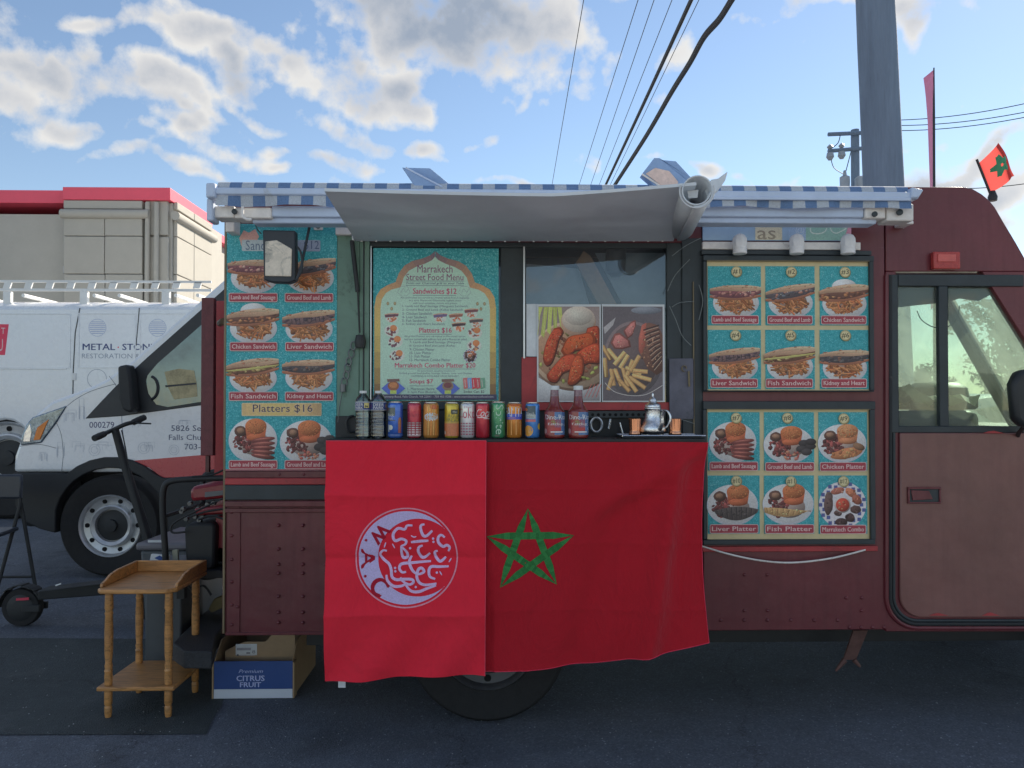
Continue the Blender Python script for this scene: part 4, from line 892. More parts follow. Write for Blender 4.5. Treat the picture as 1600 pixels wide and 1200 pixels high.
for k in range(ns):
    col = blue if k % 2 else whit; xa = x0 + k * wS; zt = WZ(307, AY); zb = WZ(322.5 if xa < 0 else 320.5, AY); sub = 3
    for q in range(sub):
        xx0, xx1 = xa + wS * q / sub, xa + wS * (q + 1) / sub
        def wv(x, s): return AY + .012 + .010 * s * math.sin(x * 17) + .004 * s * math.sin(x * 51)
        m.add([(xx0, wv(xx0, .2), zt), (xx1, wv(xx1, .2), zt), (xx1, wv(xx1, 1), zb + .004 * math.sin(xx1 * 13)), (xx0, wv(xx0, 1), zb + .004 * math.sin(xx0 * 13))], [(0, 1, 2, 3)], col)
m.build('valance', MATS['awning_cloth'], aw)
for (a0, a1) in ((424, 560), (1085, 1350)):
    m = MB(); m.pbox(a0, 322, a1, 339, AY + .05, .05); m.pbox(a0 - 30 if a0 < 800 else a0, 339.3, a1 + (0 if a0 < 800 else 20), 349, AY + .07, .08); m.build('arm', 'white_alu', aw, .006)
for (a0, a1, b0, b1) in ((334, 366, 321.5, 340), (366, 424, 324, 341), (1352, 1384, 322, 341), (1386, 1428, 318, 345)):
    m = MB(); m.pbox(a0, b0, a1, b1, AY + .04, .09); m.build('arm_bracket', 'ivory', aw, .006)
m = MB(); m.pbox(352, 340, 366, 362, T - .09, .085); m.build('wall_bracket', 'ivory', aw, .004); m = MB(); m.pbox(1412, 345, 1428, 350, T - .09, .085); m.build('wall_bracket', 'ivory', aw, .004)
m = MB(); c = W(367, 331, AY + .03); m.lathe([(.012, 0), (.012, -.008), (0, -.01)], 10, c, 'Y'); c = W(1366, 335, AY + .03); m.lathe([(.012, 0), (.012, -.008), (0, -.01)], 10, c, 'Y'); c = W(1405, 332, AY + .03); m.lathe([(.014, 0), (.014, -.008), (0, -.01)], 10, c, 'Y'); m.build('pivot_bolt', 'frame_dark', aw, smooth=True)
m = MB(); m.tube([W(379, 323, AY), W(379, 339, AY), W(386, 343, AY), W(393, 343, AY)], .006, 6); m.build('crank_hook', 'ivory', aw, smooth=True)
m = MB(); m.pbox(490, 348.5, 504, 359, T - .02, .018); m.build('junction_box', 'ivory', trk, .003)
c = W(497, 353.5, T - .02); m = MB(); m.lathe([(.012, 0), (.010, -.005), (0, -.006)], 10, c, 'Y'); m.build('box_knob', 'cable_grey', trk, smooth=True)

# old sign board over the right-hand boards
sg = MB(); sg.pbox(1098, 350, 1330, 376, T - .012, .011); sgo = sg.build('sign_board', mat('sign_blue', C(105, 132, 160), .5, var=.1), trk, .002)
ps = Print(T - .0125, 1220, 363)
ps.rect(1180, 351, 1222, 375, C(150, 152, 140)); ps.rect(1232, 351, 1259, 375, C(112, 138, 168)); ps.rect(1259, 351, 1326, 375, C(105, 142, 140)); ps.poly([(1326, 351), (1330, 351), (1330, 375), (1318, 375)], C(150, 112, 135))
ps.text('as', 1183, 360, 1212, 374, C(110, 108, 100), .02); ps.text('@', 1243, 352, 1257, 368, C(140, 160, 180), 0)
for st in ([(1266, 356), (1268, 363), (1278, 365), (1288, 362), (1292, 356)], [(1297, 351), (1299, 360), (1306, 364), (1314, 361), (1322, 356), (1312, 354)]): ps.stroke(st, 1.8, C(165, 185, 185))
ps.build('sign_lettering', PAINTMARK, sgo)
m = MB(); m.pbox(1098, 378, 1345, 390, T - .02, .019); m.build('lamp_rail', 'ivory', trk, .003)
m = MB(); m.pbox(1096, 391, 1362, 398, T - .03, .029); m.build('drip_rail', 'frame_dark', trk, .003)

# ---------------------------------------------------------------- cab
worn_paint('cab_red', (.195, .080, .070), (.36, .09, .075), .38, .29, .4, .18)
def cabpoly(name, pix, Y, th=.05, mt='truck_red', bev=.004, par=None): return MB().pprism(pix, Y, th, Yref=T).build(name, mt, par or trk, bev)
CURVE = [(1384, 292), (1505, 292), (1520, 295), (1534, 303), (1546, 313), (1555, 324), (1570, 350), (1587, 378), (1600, 401), (1613, 424)]
for Y0 in (T, TB):
    cabpoly('cab_panel', CURVE + [(1384, 424)], Y0)
    cabpoly('cab_panel', [(1384, 424.2), (1400, 424.2), (1400, 672), (1384, 672)], Y0)
    cabpoly('cab_panel', [(1613, 424.2), (1755, 672), (1690, 672), (1535, 424.2)], Y0)
    cabpoly('cab_panel', [(1384, 672.2), (1755, 672.2)] + [(1990, 672.2), (2010, 700), (2010, 880), (2000, 987), (1384, 987)], Y0)
m = MB()
prof = CURVE
P = [W(x, y, T) for x, y in prof]
loft(m, [[(p.x, yy, p.z) for p in P] for yy in (T + .05, TB)]); m.build('cab_roof', 'truck_red', trk, smooth=True)
P = [W(x, y, T) for x, y in ((1755, 672), (1850, 668), (1990, 672), (2010, 700), (2010, 985))]
m = MB(); loft(m, [[(p.x, yy, p.z) for p in P] for yy in (T + .05, TB)]); m.build('nose', 'truck_red', trk, smooth=True)
P = [W(x, y, T) for x, y in ((1613, 424), (1755, 672))]; m = MB(); loft(m, [[(p.x, yy, p.z) for p in P] for yy in (T + .06, TB - .01)]); m.build('windscreen', glass('screen_glass', (.80, .92, .84), .06, dust=.75, film=.9), trk)
m = MB(); a, b = W(1613, 424, T), W(1755, 672, T); n0 = Vector((b.z - a.z, 0, -(b.x - a.x))).normalized() * .02
for yy in (4.24,): m.add([(a.x - .03, yy, a.z), (a.x + .03, yy, a.z), (b.x + .03, yy, b.z), (b.x - .03, yy, b.z), (a.x - .03, yy + .07, a.z), (a.x + .03, yy + .07, a.z), (b.x + .03, yy + .07, b.z), (b.x - .03, yy + .07, b.z)], [(0, 1, 2, 3), (4, 5, 6, 7), (0, 1, 5, 4), (2, 3, 7, 6), (0, 3, 7, 4), (1, 2, 6, 5)])
m.build('windscreen_post', 'interior_dark', trk)
# sliding door: rubber channel, panel, window frame
def rrpath(x0, y0, x1, y1, r, close=False):             # left side and bottom of a rounded door opening
    pts = [(x0, y0)]; 
    for k in range(9): a = R(180 - 90 * k / 8); pts.append((x0 + r + r * math.cos(a), y1 - r + r * math.sin(a)))
    pts.append((x1, y1)); return pts
for (ins, rr_, mt, dep, nm) in ((0, .011, 'truck_red', .004, 'door_channel'), (6, .009, 'rubber', .008, 'door_seal'), (11.5, .0075, 'frame_dark', .004, 'door_channel')):
    P = [W(x, y, T - dep) for x, y in rrpath(1385 + ins, 430, 1700, 981 - ins, 48 - ins)]
    m = MB(); m.tube(P, rr_, 8); m.build(nm, mt, trk, smooth=True)
door_pts = rrpath(1404, 676, 1690, 964, 34) + [(1690, 676)]
m = MB(); m.prism([(W(x, y, T).x, W(x, y, T).z) for x, y in door_pts], T - .014, T - .002); do = m.build('cab_door', 'cab_red', trk, .006)
for (a0, b0, a1, b1) in ((1419, 761, 1471, 764.5), (1419, 784.5, 1471, 787), (1419, 764.6, 1422, 784.4), (1468, 764.6, 1471, 784.4)):
    m = MB(); m.pbox(a0, b0, a1, b1, T - .024, .009); m.build('handle_surround', 'truck_red', do, .002)
m = MB(); m.pbox(1422, 764.6, 1468, 784.4, T - .017, .002); m.build('handle_recess', 'frame_dark', do)
m = MB(); m.pprism([(1424, 766), (1452, 767), (1458, 780), (1426, 782)], T - .022, .004); m.build('handle', 'truck_red', do, .003)
for (x0, x1, y0, y1) in ((1452, 1482, 958, 962), (1535, 1562, 957, 962), (1536, 1570, 673, 677)):
    m = MB(); m.pprism([(x0, y1), (x0 + 8, y0 + 1), ((x0 + x1) / 2, y0), (x1, y1)], T - .0165, .002); m.build('chipped_paint', 'truck_red_bright', do)
for (x0, y0, x1, y1, nm) in ((1388, 429, 1404, 676, 0), (1468, 447, 1482, 666, 0), (1404, 666, 1690, 676, 0), (1404, 429, 1600, 447, 0)):
    m = MB(); m.pbox(x0, y0, x1, y1, T - .012, .03); m.build('window_frame', 'frame_dark', do, .003)
m = MB(); m.pbox(1404, 447, 1468, 666, T + .012, .004); m.build('pane', 'window_glass', do)
m = MB(); m.pprism([(1482, 447), (1551, 447), (1686, 666), (1482, 666)], T + .022, .004); m.build('pane', 'window_glass', do)
m = MB(); m.pprism([(1404, 447), (1548, 447), (1552, 458), (1530, 470), (1500, 466), (1482, 472), (1440, 476), (1404, 480)], T + .034, .01); m.build('sun_visor', 'interior_dark', trk)
# door marker lamp
m = MB(); m.pbox(1459, 393, 1501, 420, T - .03, .029); ml = m.build('marker_lamp', mat('lamp_red', (.45, .05, .045), .3, var=.25, scale=40), trk, .005)
m = MB(); m.pbox(1466, 397, 1494, 409, T - .034, .004); m.build('lens', mat('lens_red', (.65, .12, .10), .2), ml, .002)
# cab interior
m = MB(); m.box(WX(1480, T), WX(1720, T), T + .9, TB - .05, WZ(640, T), WZ(612, T)); m.build('dashboard', mat('dash', (.05, .055, .052), .6), trk, .02)
m = MB(); m.box(WX(1405, T), WX(1560, T), T + .12, T + .62, WZ(700, T), WZ(642, T)); m.box(WX(1405, T), WX(1432, T), T + .15, T + .6, WZ(641, T), WZ(540, T)); m.build('seat', mat('seat_vinyl', (.05, .06, .05), .5, var=.3), trk, .04)
random.seed(12)
m = MB(); nx, ny = 12, 8; gpts = []
for j in range(ny + 1):
    for i in range(nx + 1):
        gpts.append((WX(1406, T) + (WX(1560, T) - WX(1406, T)) * i / nx + random.uniform(-.008, .008), T + .12 + .45 * j / ny, WZ(640, T) + .035 + random.uniform(-.02, .045) + .07 * math.exp(-((i - 2) / 2.2) ** 2)))
m.add(gpts, [(j * (nx + 1) + i, j * (nx + 1) + i + 1, (j + 1) * (nx + 1) + i + 1, (j + 1) * (nx + 1) + i) for j in range(ny) for i in range(nx)]); m.build('crumpled_sheet', mat('paper_sheet', (.62, .62, .48), .6, var=.15), trk)
m = MB(); c = W(1463, 620, T + .9); m.lathe([(.0, -.13), (.13, -.12), (.17, .0), (.16, .05), (.12, .08), (0, .085)], 14, c); m.build('cushion', 'seat_vinyl', trk, smooth=True)
m = MB(); P = [W(1600, 600, T + .7) + Vector((.04 * math.cos(R(a)), .17 * math.cos(R(a)), .17 * math.sin(R(a)))) for a in range(0, 361, 20)]; m.tube(P, .013, 8, caps=False); m.build('steering_wheel', 'rubber', trk, smooth=True)
m = MB(); m.tube(smooth_pts([W(1433, 486, T + .05), W(1440, 500, T + .05), W(1458, 511, T + .05), W(1478, 512, T + .05), W(1495, 498, T + .05), W(1499, 478, T + .05)], 5), .0025, 5); m.build('hanging_cord', 'rubber', trk, smooth=True)
m = MB(); m.pprism([(1583, 600), (1592, 580), (1605, 577), (1640, 580), (1640, 662), (1600, 668), (1588, 655)], T - .16, .06); mr = m.build('wing_mirror', 'black_metal', trk, .02)
m = MB(); m.tube([W(1600, 666, T - .13), W(1592, 676, T - .05), W(1590, 682, T)], .010, 6); m.build('mirror_arm', 'black_metal', mr, smooth=True)
# rear: open door leaf, step, carrier for the generator
m = MB(); m.box(WX(313.5, 4.3), WX(333.5, 4.3), 4.3, 4.34, WZ(712, 4.3, 320), WZ(465, 4.3, 320)); m.build('rear_door', mat('door_leaf', (.17, .045, .05), .55, var=.25, scale=30, bump=.3, bscale=120), trk, .004)
m = MB(); m.box(WX(335, 4.5), WX(366, 4.5), 4.5, 4.54, WZ(760, 4.5, 345), WZ(470, 4.5, 345)); m.build('rear_door', 'truck_red_bright', trk, .004)
m = MB(); m.box(WX(323, 4.32), WX(328.5, 4.32), 4.305, 4.33, WZ(738, 4.3, 325), WZ(712.5, 4.3, 325)); m.build('door_stay', 'rusty', trk)
m = MB(); m.tube([W(344, 505, 4.4), W(349, 502, 4.3)], .02, 8); m.build('door_knob', 'brass_edge', trk, smooth=True)
stp = mat('grip_plate', (.035, .038, .044), .6, var=.4, scale=60, bump=1.0, bscale=110)
m = MB(); a, b = G(278, 1000, .30), G(312, 1012, .30)
outl = [(-1.60, 3.87), (-1.49, 3.74), (-1.352, 3.73), (-1.43, 4.0), (-1.52, 4.65), (-1.68, 4.65)]
v = [(x, y, .30) for x, y in outl] + [(x, y, .215) for x, y in outl]; n = 6
m.add(v, [tuple(range(n)), tuple(range(2 * n - 1, n - 1, -1))] + [(i, (i + 1) % n, n + (i + 1) % n, n + i) for i in range(n)]); m.build('rear_step', stp, trk, .008)
m = MB(); m.box(XL - .45, XL - .002, 4.15, 4.95, .56, .60); m.box(XL - .45, XL - .41, 4.15, 4.19, .45, .56); m.build('generator_carrier', 'black_metal', trk)
m = MB(); m.box(-1.47, XL + .08, 4.3, 4.36, .31, .345); m.build('step_bracket', 'black_metal', trk)

# ================================================================== printed boards
def teal_mat():
    m = bpy.data.materials.new('teal_mosaic'); m.use_nodes = True; nt = m.node_tree; b = nt.nodes['Principled BSDF']
    tc = nt.nodes.new('ShaderNodeTexCoord'); v = tc.outputs['Object']
    vo = nt.nodes.new('ShaderNodeTexVoronoi'); vo.feature = 'DISTANCE_TO_EDGE'; vo.inputs['Scale'].default_value = 110; nt.links.new(v, vo.inputs['Vector'])
    vc = nt.nodes.new('ShaderNodeTexVoronoi'); vc.inputs['Scale'].default_value = 110; nt.links.new(v, vc.inputs['Vector'])
    n = nnoise(nt, v, 4.0, 5, .6)
    c = nramp(nt, nmath(nt, 'ADD', nmath(nt, 'MULTIPLY', vc.outputs['Color'], .5), nmath(nt, 'MULTIPLY', n.outputs[0], .5)), [(.25, (.055, .35, .38)), (.55, (.12, .52, .55)), (.85, (.30, .66, .66))])
    c = nmix(nt, nmath(nt, 'LESS_THAN', vo.outputs['Distance'], .09), c, (.05, .34, .38))
    nt.links.new(c, b.inputs['Base Color']); b.inputs['Roughness'].default_value = .4; b.inputs['Specular IOR Level'].default_value = .2
    MATS['teal_mosaic'] = m
teal_mat()
PLATE, PLATE_S = C(205, 212, 220), C(165, 175, 190)
BREAD, CRUST, FRY = C(176, 148, 128), C(128, 88, 72), C(172, 124, 88)
MAROON = C(116, 48, 60)
def label(ps, t, x0, y0, x1, y1, bold=.02):
    ps.k = 620
    ps.rect(x0 - .9, y0 - .9, x1 + .9, y1 + .9, C(200, 185, 190), 2.6); ps.rect(x0, y0, x1, y1, MAROON, 2)
    h = y1 - y0; ps.text(t, x0 + 2.5, y0 + h * .20, x1 - 2.5, y1 - h * (.10 if 'g' in t or 'y' in t else .24), C(222, 205, 210), bold)
def badge(ps, t, cx, cy, r=8.2):
    ps.k = 620
    ps.ell(cx + .8, cy + 1, r, r, C(95, 88, 60), 20); ps.ell(cx, cy, r, r, C(128, 124, 96), 20); ps.ell(cx, cy, r * .82, r * .82, C(152, 150, 122), 20)
    ps.text(t, cx - r * .72, cy - r * .5, cx + r * .72, cy + r * .5, C(45, 45, 40), .01)
def fries(ps, cx, cy, rx, ry, n, seed, L=14):
    rnd = random.Random(seed)
    for _ in range(n):
        a = rnd.uniform(0, 6.283); q = math.sqrt(rnd.random()); x = cx + rx * q * math.cos(a); y = cy + ry * q * math.sin(a)
        an = rnd.gauss(.35, .75); l = L * rnd.uniform(.6, 1.1) / 2; w = rnd.uniform(.9, 1.6); dx, dy = math.cos(an), math.sin(an)
        k = rnd.uniform(.35, 1.15); c = tuple(min(.86, q_ * k) for q_ in (FRY if rnd.random() < .75 else C(150, 96, 66)))
        for (o, cc, ww) in ((.0, tuple(q_ * .62 for q_ in c), w), (-.35, c, w * .62)):
            ox, oy = -dy * o * w, dx * o * w
            ps.poly([(x - dx * l - dy * ww + ox, y - dy * l + dx * ww + oy), (x + dx * l - dy * ww + ox, y + dy * l + dx * ww + oy), (x + dx * l + dy * ww + ox, y + dy * l - dx * ww + oy), (x - dx * l + dy * ww + ox, y - dy * l - dx * ww + oy)], cc)
def blobs(ps, cx, cy, rx, ry, n, cols, seed, s=(1.5, 3.5)):
    rnd = random.Random(seed)
    for _ in range(n):
        a = rnd.uniform(0, 6.283); q = math.sqrt(rnd.random()); c = rnd.choice(cols); k = rnd.uniform(.7, 1.3); r_ = rnd.uniform(*s)
        ps.ell(cx + rx * q * math.cos(a), cy + ry * q * math.sin(a), r_, r_ * rnd.uniform(.5, .9), tuple(min(.86, x * k) for x in c), 7, rnd.uniform(0, 180), jit=.2)
def sandwich(ps, cx, top, w, h, kind, seed):
    """plate of fries under a long filled sandwich; top = top of bread, h = down to the plate rim"""
    ps.k = 60; ps.shade = .22; rnd = random.Random(seed); hw = w / 2; tilt = {'sausage': -.02, 'beef': -.16, 'chicken': -.10, 'liver': -.12, 'fish': -.12, 'kidney': -.05}[kind]
    yb = top + h; pcx = cx + 1
    ps.ell(pcx, yb - h * .36, hw * .90, h * .42, PLATE_S, 30); ps.ell(pcx, yb - h * .38, hw * .86, h * .39, PLATE, 30)
    ps.shade = .5
    ps.ell(pcx, yb - h * .40, hw * .66, h * .28, C(118, 104, 98), 24)
    if kind == 'chicken': ps.ell(pcx, top + h * .16, hw * .5, h * .2, PLATE, 24)
    k = .62 if kind == 'chicken' else 1
    blobs(ps, pcx, yb - h * .37, hw * .68, h * .27, 44, [C(125, 84, 66), C(95, 64, 56), C(150, 105, 78)], seed + 1, (2, 4.5))
    fries(ps, pcx, yb - h * .35, hw * .64, h * .26, 78 if k == 1 else 60, seed + 2, w * .19)
    meat = {'sausage': [C(118, 78, 80), C(95, 62, 70), C(150, 110, 105)], 'beef': [C(80, 85, 95), C(70, 66, 72), C(130, 95, 85)], 'chicken': [C(120, 82, 64), C(85, 62, 56), C(165, 118, 84)],
            'liver': [C(72, 62, 72), C(92, 76, 80), C(60, 54, 64)], 'fish': [C(120, 105, 70), C(90, 66, 56), C(155, 135, 95)], 'kidney': [C(72, 70, 72), C(62, 60, 66), C(100, 76, 68)]}[kind]
    def ln(u, off): return (cx - hw + w * u, top + h * (.20 + off) + tilt * w * (u - .5))
    N = 16; us = [i / N for i in range(N + 1)]
    def lens(u): return math.sin(math.pi * min(1, max(0, .06 + u * .88))) ** .5
    # lower bun, filling, upper bun
    ps.strip([ln(u, .22 + .02 * math.sin(u * 9)) for u in us], [ln(u, .22 + .15 * lens(u)) for u in us], CRUST)
    ps.strip([ln(u, .08) for u in us], [ln(u, .10 + .21 * lens(u)) for u in us], meat[1])
    for i in range(26):
        u = rnd.uniform(.06, .94); x, y = ln(u, rnd.uniform(.12, .27)); ps.ell(x, y, rnd.uniform(2, 4.5), rnd.uniform(1.2, 2.6), vary(rnd.choice(meat), .25), 8, rnd.uniform(-20, 20), jit=.15)
    if kind == 'liver':
        for i in range(9): x, y = ln(.18 + .075 * i, .12); ps.stroke([(x, y), (x + 1, y + h * .14)], 1, C(48, 44, 52), 1)
    if kind == 'fish': ps.strip([ln(u, .15) for u in us], [ln(u, .15 + .06 * lens(u)) for u in us], C(140, 140, 90))
    if kind in ('sausage', 'beef'):
        for i in range(5): x, y = ln(rnd.uniform(.3, .9), rnd.uniform(.13, .2)); ps.ell(x, y, 1.0, .8, C(215, 210, 205), 6)
    thick = .17 if kind in ('chicken', 'fish') else .13
    up = [ln(u, .10 - thick * lens(u) - .02 * u) for u in us]; lo = [ln(u, .12 - .015 * math.sin(u * 7)) for u in us]
    ps.strip(up, lo, lambda t: tuple(x * (.72 + .42 * t) for x in BREAD))
    ps.strip([(x, y + 1.0) for x, y in up], [(x * .5 + x2 * .5, y * .55 + y2 * .45) for (x, y), (x2, y2) in zip(up, lo)], lambda t: tuple(min(.8, x * (.9 + .35 * t)) for x in BREAD))
    for i in range(16):
        u = rnd.uniform(.08, .92); x, y = ln(u, .06 - rnd.uniform(0, thick * .8) * lens(u)); ps.ell(x, y, rnd.uniform(1, 3.5), rnd.uniform(.5, 1.1), vary(rnd.choice([BREAD, CRUST, C(150, 118, 96)]), .2), 7, rnd.uniform(-25, 5))
    ps.shade = 0
def platter(ps, cx, cy, rx, ry, kind, seed):
    ps.k = 60; rnd = random.Random(seed); ps.shade = .18
    ps.ell(cx, cy + 1, rx, ry, PLATE_S, 36); ps.ell(cx, cy - .3, rx * .95, ry * .95, PLATE, 36); ps.ell(cx, cy, rx * .74, ry * .72, C(190, 198, 208), 30); ps.shade = .5
    ps.ell(cx + rx * .05, cy + ry * .15, rx * .62, ry * .55, C(130, 120, 118), 26)
    dark = [C(70, 50, 52), C(95, 62, 58), C(60, 44, 48), C(120, 80, 70)]
    blobs(ps, cx - rx * .36, cy + ry * .12, rx * .42, ry * .48, 70, [C(85, 50, 52), C(120, 66, 66), C(70, 44, 46)], seed, (2, 4.5))
    ps.ell(cx - rx * .5, cy - ry * .40, rx * .25, ry * .25, C(78, 58, 54), 12, jit=.08); ps.ell(cx - rx * .5, cy - ry * .42, rx * .15, ry * .13, C(120, 95, 80), 10, jit=.1)
    rxr, dy = rx * .44, ry * .30; rcx, rcy = cx + rx * (.12 if kind in ('sausage', 'beef') else .22), cy - ry * .62
    if kind == 'chicken': rice, ric2 = C(182, 130, 96), C(150, 100, 74)
    else: rice, ric2 = C(190, 116, 80), C(150, 84, 60)
    ps.strip([(rcx - rxr, rcy), (rcx + rxr, rcy)], [(rcx - rxr * .86, rcy + dy * 1.7), (rcx + rxr * .86, rcy + dy * 1.7)], ric2); ps.ell(rcx, rcy + dy * 1.7, rxr * .86, ry * .18, ric2, 18)
    ps.ell(rcx, rcy, rxr, ry * .36, rice, 24); blobs(ps, rcx, rcy + 2, rxr * .9, ry * .33, 60, [rice, C(212, 140, 96), C(165, 92, 64)], seed + 5, (.7, 1.5))
    if kind == 'sausage':
        for i in range(5): ps.ell(cx + rx * .42, cy + ry * (.0 + .19 * i), rx * .5, ry * .12, vary(C(98, 56, 56), .15), 16, -8 + 4 * i); ps.ell(cx + rx * .40, cy + ry * (-.04 + .19 * i), rx * .36, ry * .035, C(140, 88, 82), 10, -8 + 4 * i)
    elif kind == 'beef':
        for (dx, dy_) in ((.62, -.05), (.88, .12), (.52, .26), (.72, .42), (.9, -.12)): ps.ell(cx + rx * dx, cy + ry * dy_, rx * .22, ry * .19, vary(C(52, 50, 54), .2), 12, jit=.05)
        blobs(ps, cx + rx * .1, cy + ry * .62, rx * .4, ry * .22, 24, [C(165, 90, 85), C(120, 66, 62), C(190, 130, 110)], seed + 3, (1.5, 3.5))
    elif kind == 'chicken':
        ps.ell(cx + rx * .18, cy + ry * .55, rx * .66, ry * .27, C(150, 100, 72), 18, -12, jit=.06); blobs(ps, cx + rx * .2, cy + ry * .52, rx * .6, ry * .2, 22, [C(168, 118, 82), C(120, 78, 60), C(185, 140, 100)], seed + 3, (1.5, 4))
        ps.ell(cx + rx * .68, cy + ry * .2, rx * .26, ry * .18, C(105, 82, 66), 12, 20)
    elif kind in ('liver', 'fish'):
        c0 = C(72, 68, 70) if kind == 'liver' else C(180, 150, 110); N = 18
        if kind == 'liver':
            up = [(cx - rx * .72 + rx * 1.75 * i / N, cy + ry * (.30 - .20 * math.sin(math.pi * (i / N) * .9))) for i in range(N + 1)]; lo = [(cx - rx * .66 + rx * 1.62 * i / N, cy + ry * (.36 + .42 * math.sin(math.pi * (.06 + .9 * i / N)))) for i in range(N + 1)]
        else:
            up = [(cx - rx * .95 + rx * 1.95 * i / N, cy + ry * (.18 + .16 * (i / N) - .02 * math.sin(6 * i / N))) for i in range(N + 1)]; lo = [(cx - rx * .92 + rx * 1.75 * i / N, cy + ry * (.30 + .34 * math.sin(math.pi * (.12 + .85 * i / N)))) for i in range(N + 1)]
        ps.strip(up, lo, lambda t: tuple(x * (.8 + .35 * ((t * 9) % 1)) for x in c0))
        for i in range(1, N, 2):
            (x1, y1), (x2, y2) = up[i], lo[i]; ps.stroke([(x1, y1 + 1), (x2 + 1, y2 - 1)], 1.1, C(42, 40, 44) if kind == 'liver' else C(112, 84, 62), 1)
        blobs(ps, cx, cy + ry * .42, rx * .7, ry * .12, 30, [c0, tuple(q * .6 for q in c0), tuple(min(.8, q * 1.4) for q in c0)], seed + 9, (.8, 2))
    ps.shade = 0
def combo(ps, cx, cy, r, seed):
    ps.k = max(ps.k, 60) if r < 20 else 60; rnd = random.Random(seed); ps.ell(cx, cy, r, r * .98, C(212, 216, 228), 36); ps.shade = .5
    for k in range(26):
        a = 6.283 * k / 26; q = .93 if k % 2 else .80; x, y = cx + r * q * math.cos(a), cy + r * q * math.sin(a); s = r * .075
        ps.rect(x - s, y - s, x + s, y + s, C(62, 72, 118))
    for (a, q, w, h, c, rot) in ((-110, .62, .36, .18, C(135, 85, 75), -15), (-150, .66, .2, .3, C(80, 68, 68), 5), (180, .60, .24, .55, C(80, 66, 66), 3), (-55, .62, .36, .2, C(150, 95, 75), 40), (-20, .64, .3, .22, C(125, 78, 66), 50), (20, .58, .3, .22, C(70, 54, 54), 0), (60, .62, .26, .24, C(62, 48, 50), 20), (95, .72, .34, .2, C(58, 46, 48), 0), (120, .40, .22, .16, C(70, 56, 56), 0)):
        x, y = cx + r * q * math.cos(R(a)), cy + r * q * math.sin(R(a)); ps.ell(x, y, r * w * .8, r * h * .8, c, 14, rot, jit=.08)
        blobs(ps, x, y, r * w * .6, r * h * .6, 7, [c, tuple(k_ * 1.5 for k_ in c), tuple(k_ * .6 for k_ in c)], seed + int(a), (1, 2.6))
    ps.ell(cx, cy, r * .34, r * .34, C(205, 200, 200), 22); ps.ell(cx, cy, r * .29, r * .29, C(150, 62, 52), 22); blobs(ps, cx, cy, r * .22, r * .22, 9, [C(195, 150, 120), C(120, 44, 40)], seed, (1, 2)); ps.shade = 0

# ---------------------------------------------------------------- left menu panel
BT = .012
lm = thing('wall_menu', 'tall turquoise menu sheet of sandwiches and platters on the truck wall at far left', 'menu board', (WX(440, T), T - .006, WZ(735, T)))
m = MB(); m.pbox(353, 350, 526, 735.5, T - .010, .009); m.build('backing', 'teal_mosaic', lm, .001)
ps = Print(T - .0104, 440, 545)
ps.rect(353.2, 735.2, 525.8, 733, C(120, 70, 80)); ps.poly([(373, 372), (380, 360), (388, 364), (398, 358), (404, 370), (396, 384), (382, 392), (376, 384)], C(150, 122, 120))
ps.rect(377, 375, 500, 392.5, C(130, 145, 155), 2); ps.rect(464, 375, 500, 392.5, C(110, 122, 145), 2)
ps.text('Sandwiches', 383, 376, 462, 391, C(72, 88, 110), .0); ps.text('$12', 474, 376, 498, 391, C(62, 76, 105), .0)
for (cx, top, kd, sd, nm) in ((396, 397, 'sausage', 1, 'Lamb and Beef Sausage'), (483.5, 397, 'beef', 2, 'Ground Beef and Lamb'), (395, 476, 'chicken', 3, 'Chicken Sandwich'), (482, 477, 'liver', 4, 'Liver Sandwich'), (395, 554, 'fish', 5, 'Fish Sandwich'), (482, 553, 'kidney', 6, 'Kidney and Heart')):
    sandwich(ps, cx, top, 82, 58, kd, sd)
for (nm, x0, y0, x1) in (('Lamb and Beef Sausage', 358, 458, 433), ('Ground Beef and Lamb', 446, 458, 520), ('Chicken Sandwich', 360, 535, 433), ('Liver Sandwich', 446, 535, 521), ('Fish Sandwich', 359, 612, 434), ('Kidney and Heart', 447, 612, 521), ('Lamb and Beef Sausage', 359, 718.5, 434), ('Ground Beef and Lamb', 447, 718.5, 522)):
    pass
# gold plate
ps.rect(378.5, 629.5, 503, 650, C(215, 205, 175), 2)
for k in range(20):
    t = abs(k / 19 - .42); c = C(190 - 95 * t, 175 - 100 * t, 120 - 50 * t); ps.rect(379.5 + 6.13 * k, 630.5, 379.5 + 6.13 * (k + 1), 649, c)
ps.text('Platters $16', 395.5, 631.5, 489.5, 646, C(235, 225, 215), .03); ps.text('Platters $16', 396, 632, 489, 645.5, C(48, 42, 58), .0)
platter(ps, 396, 687, 38, 34, 'sausage', 21); platter(ps, 479, 690, 41, 34, 'beef', 22)
for (nm, x0, y0, x1) in (('Lamb and Beef Sausage', 358.5, 459, 433), ('Ground Beef and Lamb', 446, 459, 520), ('Chicken Sandwich', 360.5, 535.5, 433), ('Liver Sandwich', 447, 535.5, 521), ('Fish Sandwich', 359.5, 613, 434), ('Kidney and Heart', 447, 613, 521), ('Lamb and Beef Sausage', 360, 719.5, 434), ('Ground Beef and Lamb', 447, 719.5, 522)):
    label(ps, nm, x0, y0, x1, y0 + 12.5)
ps.build('artwork', PRINT, lm)

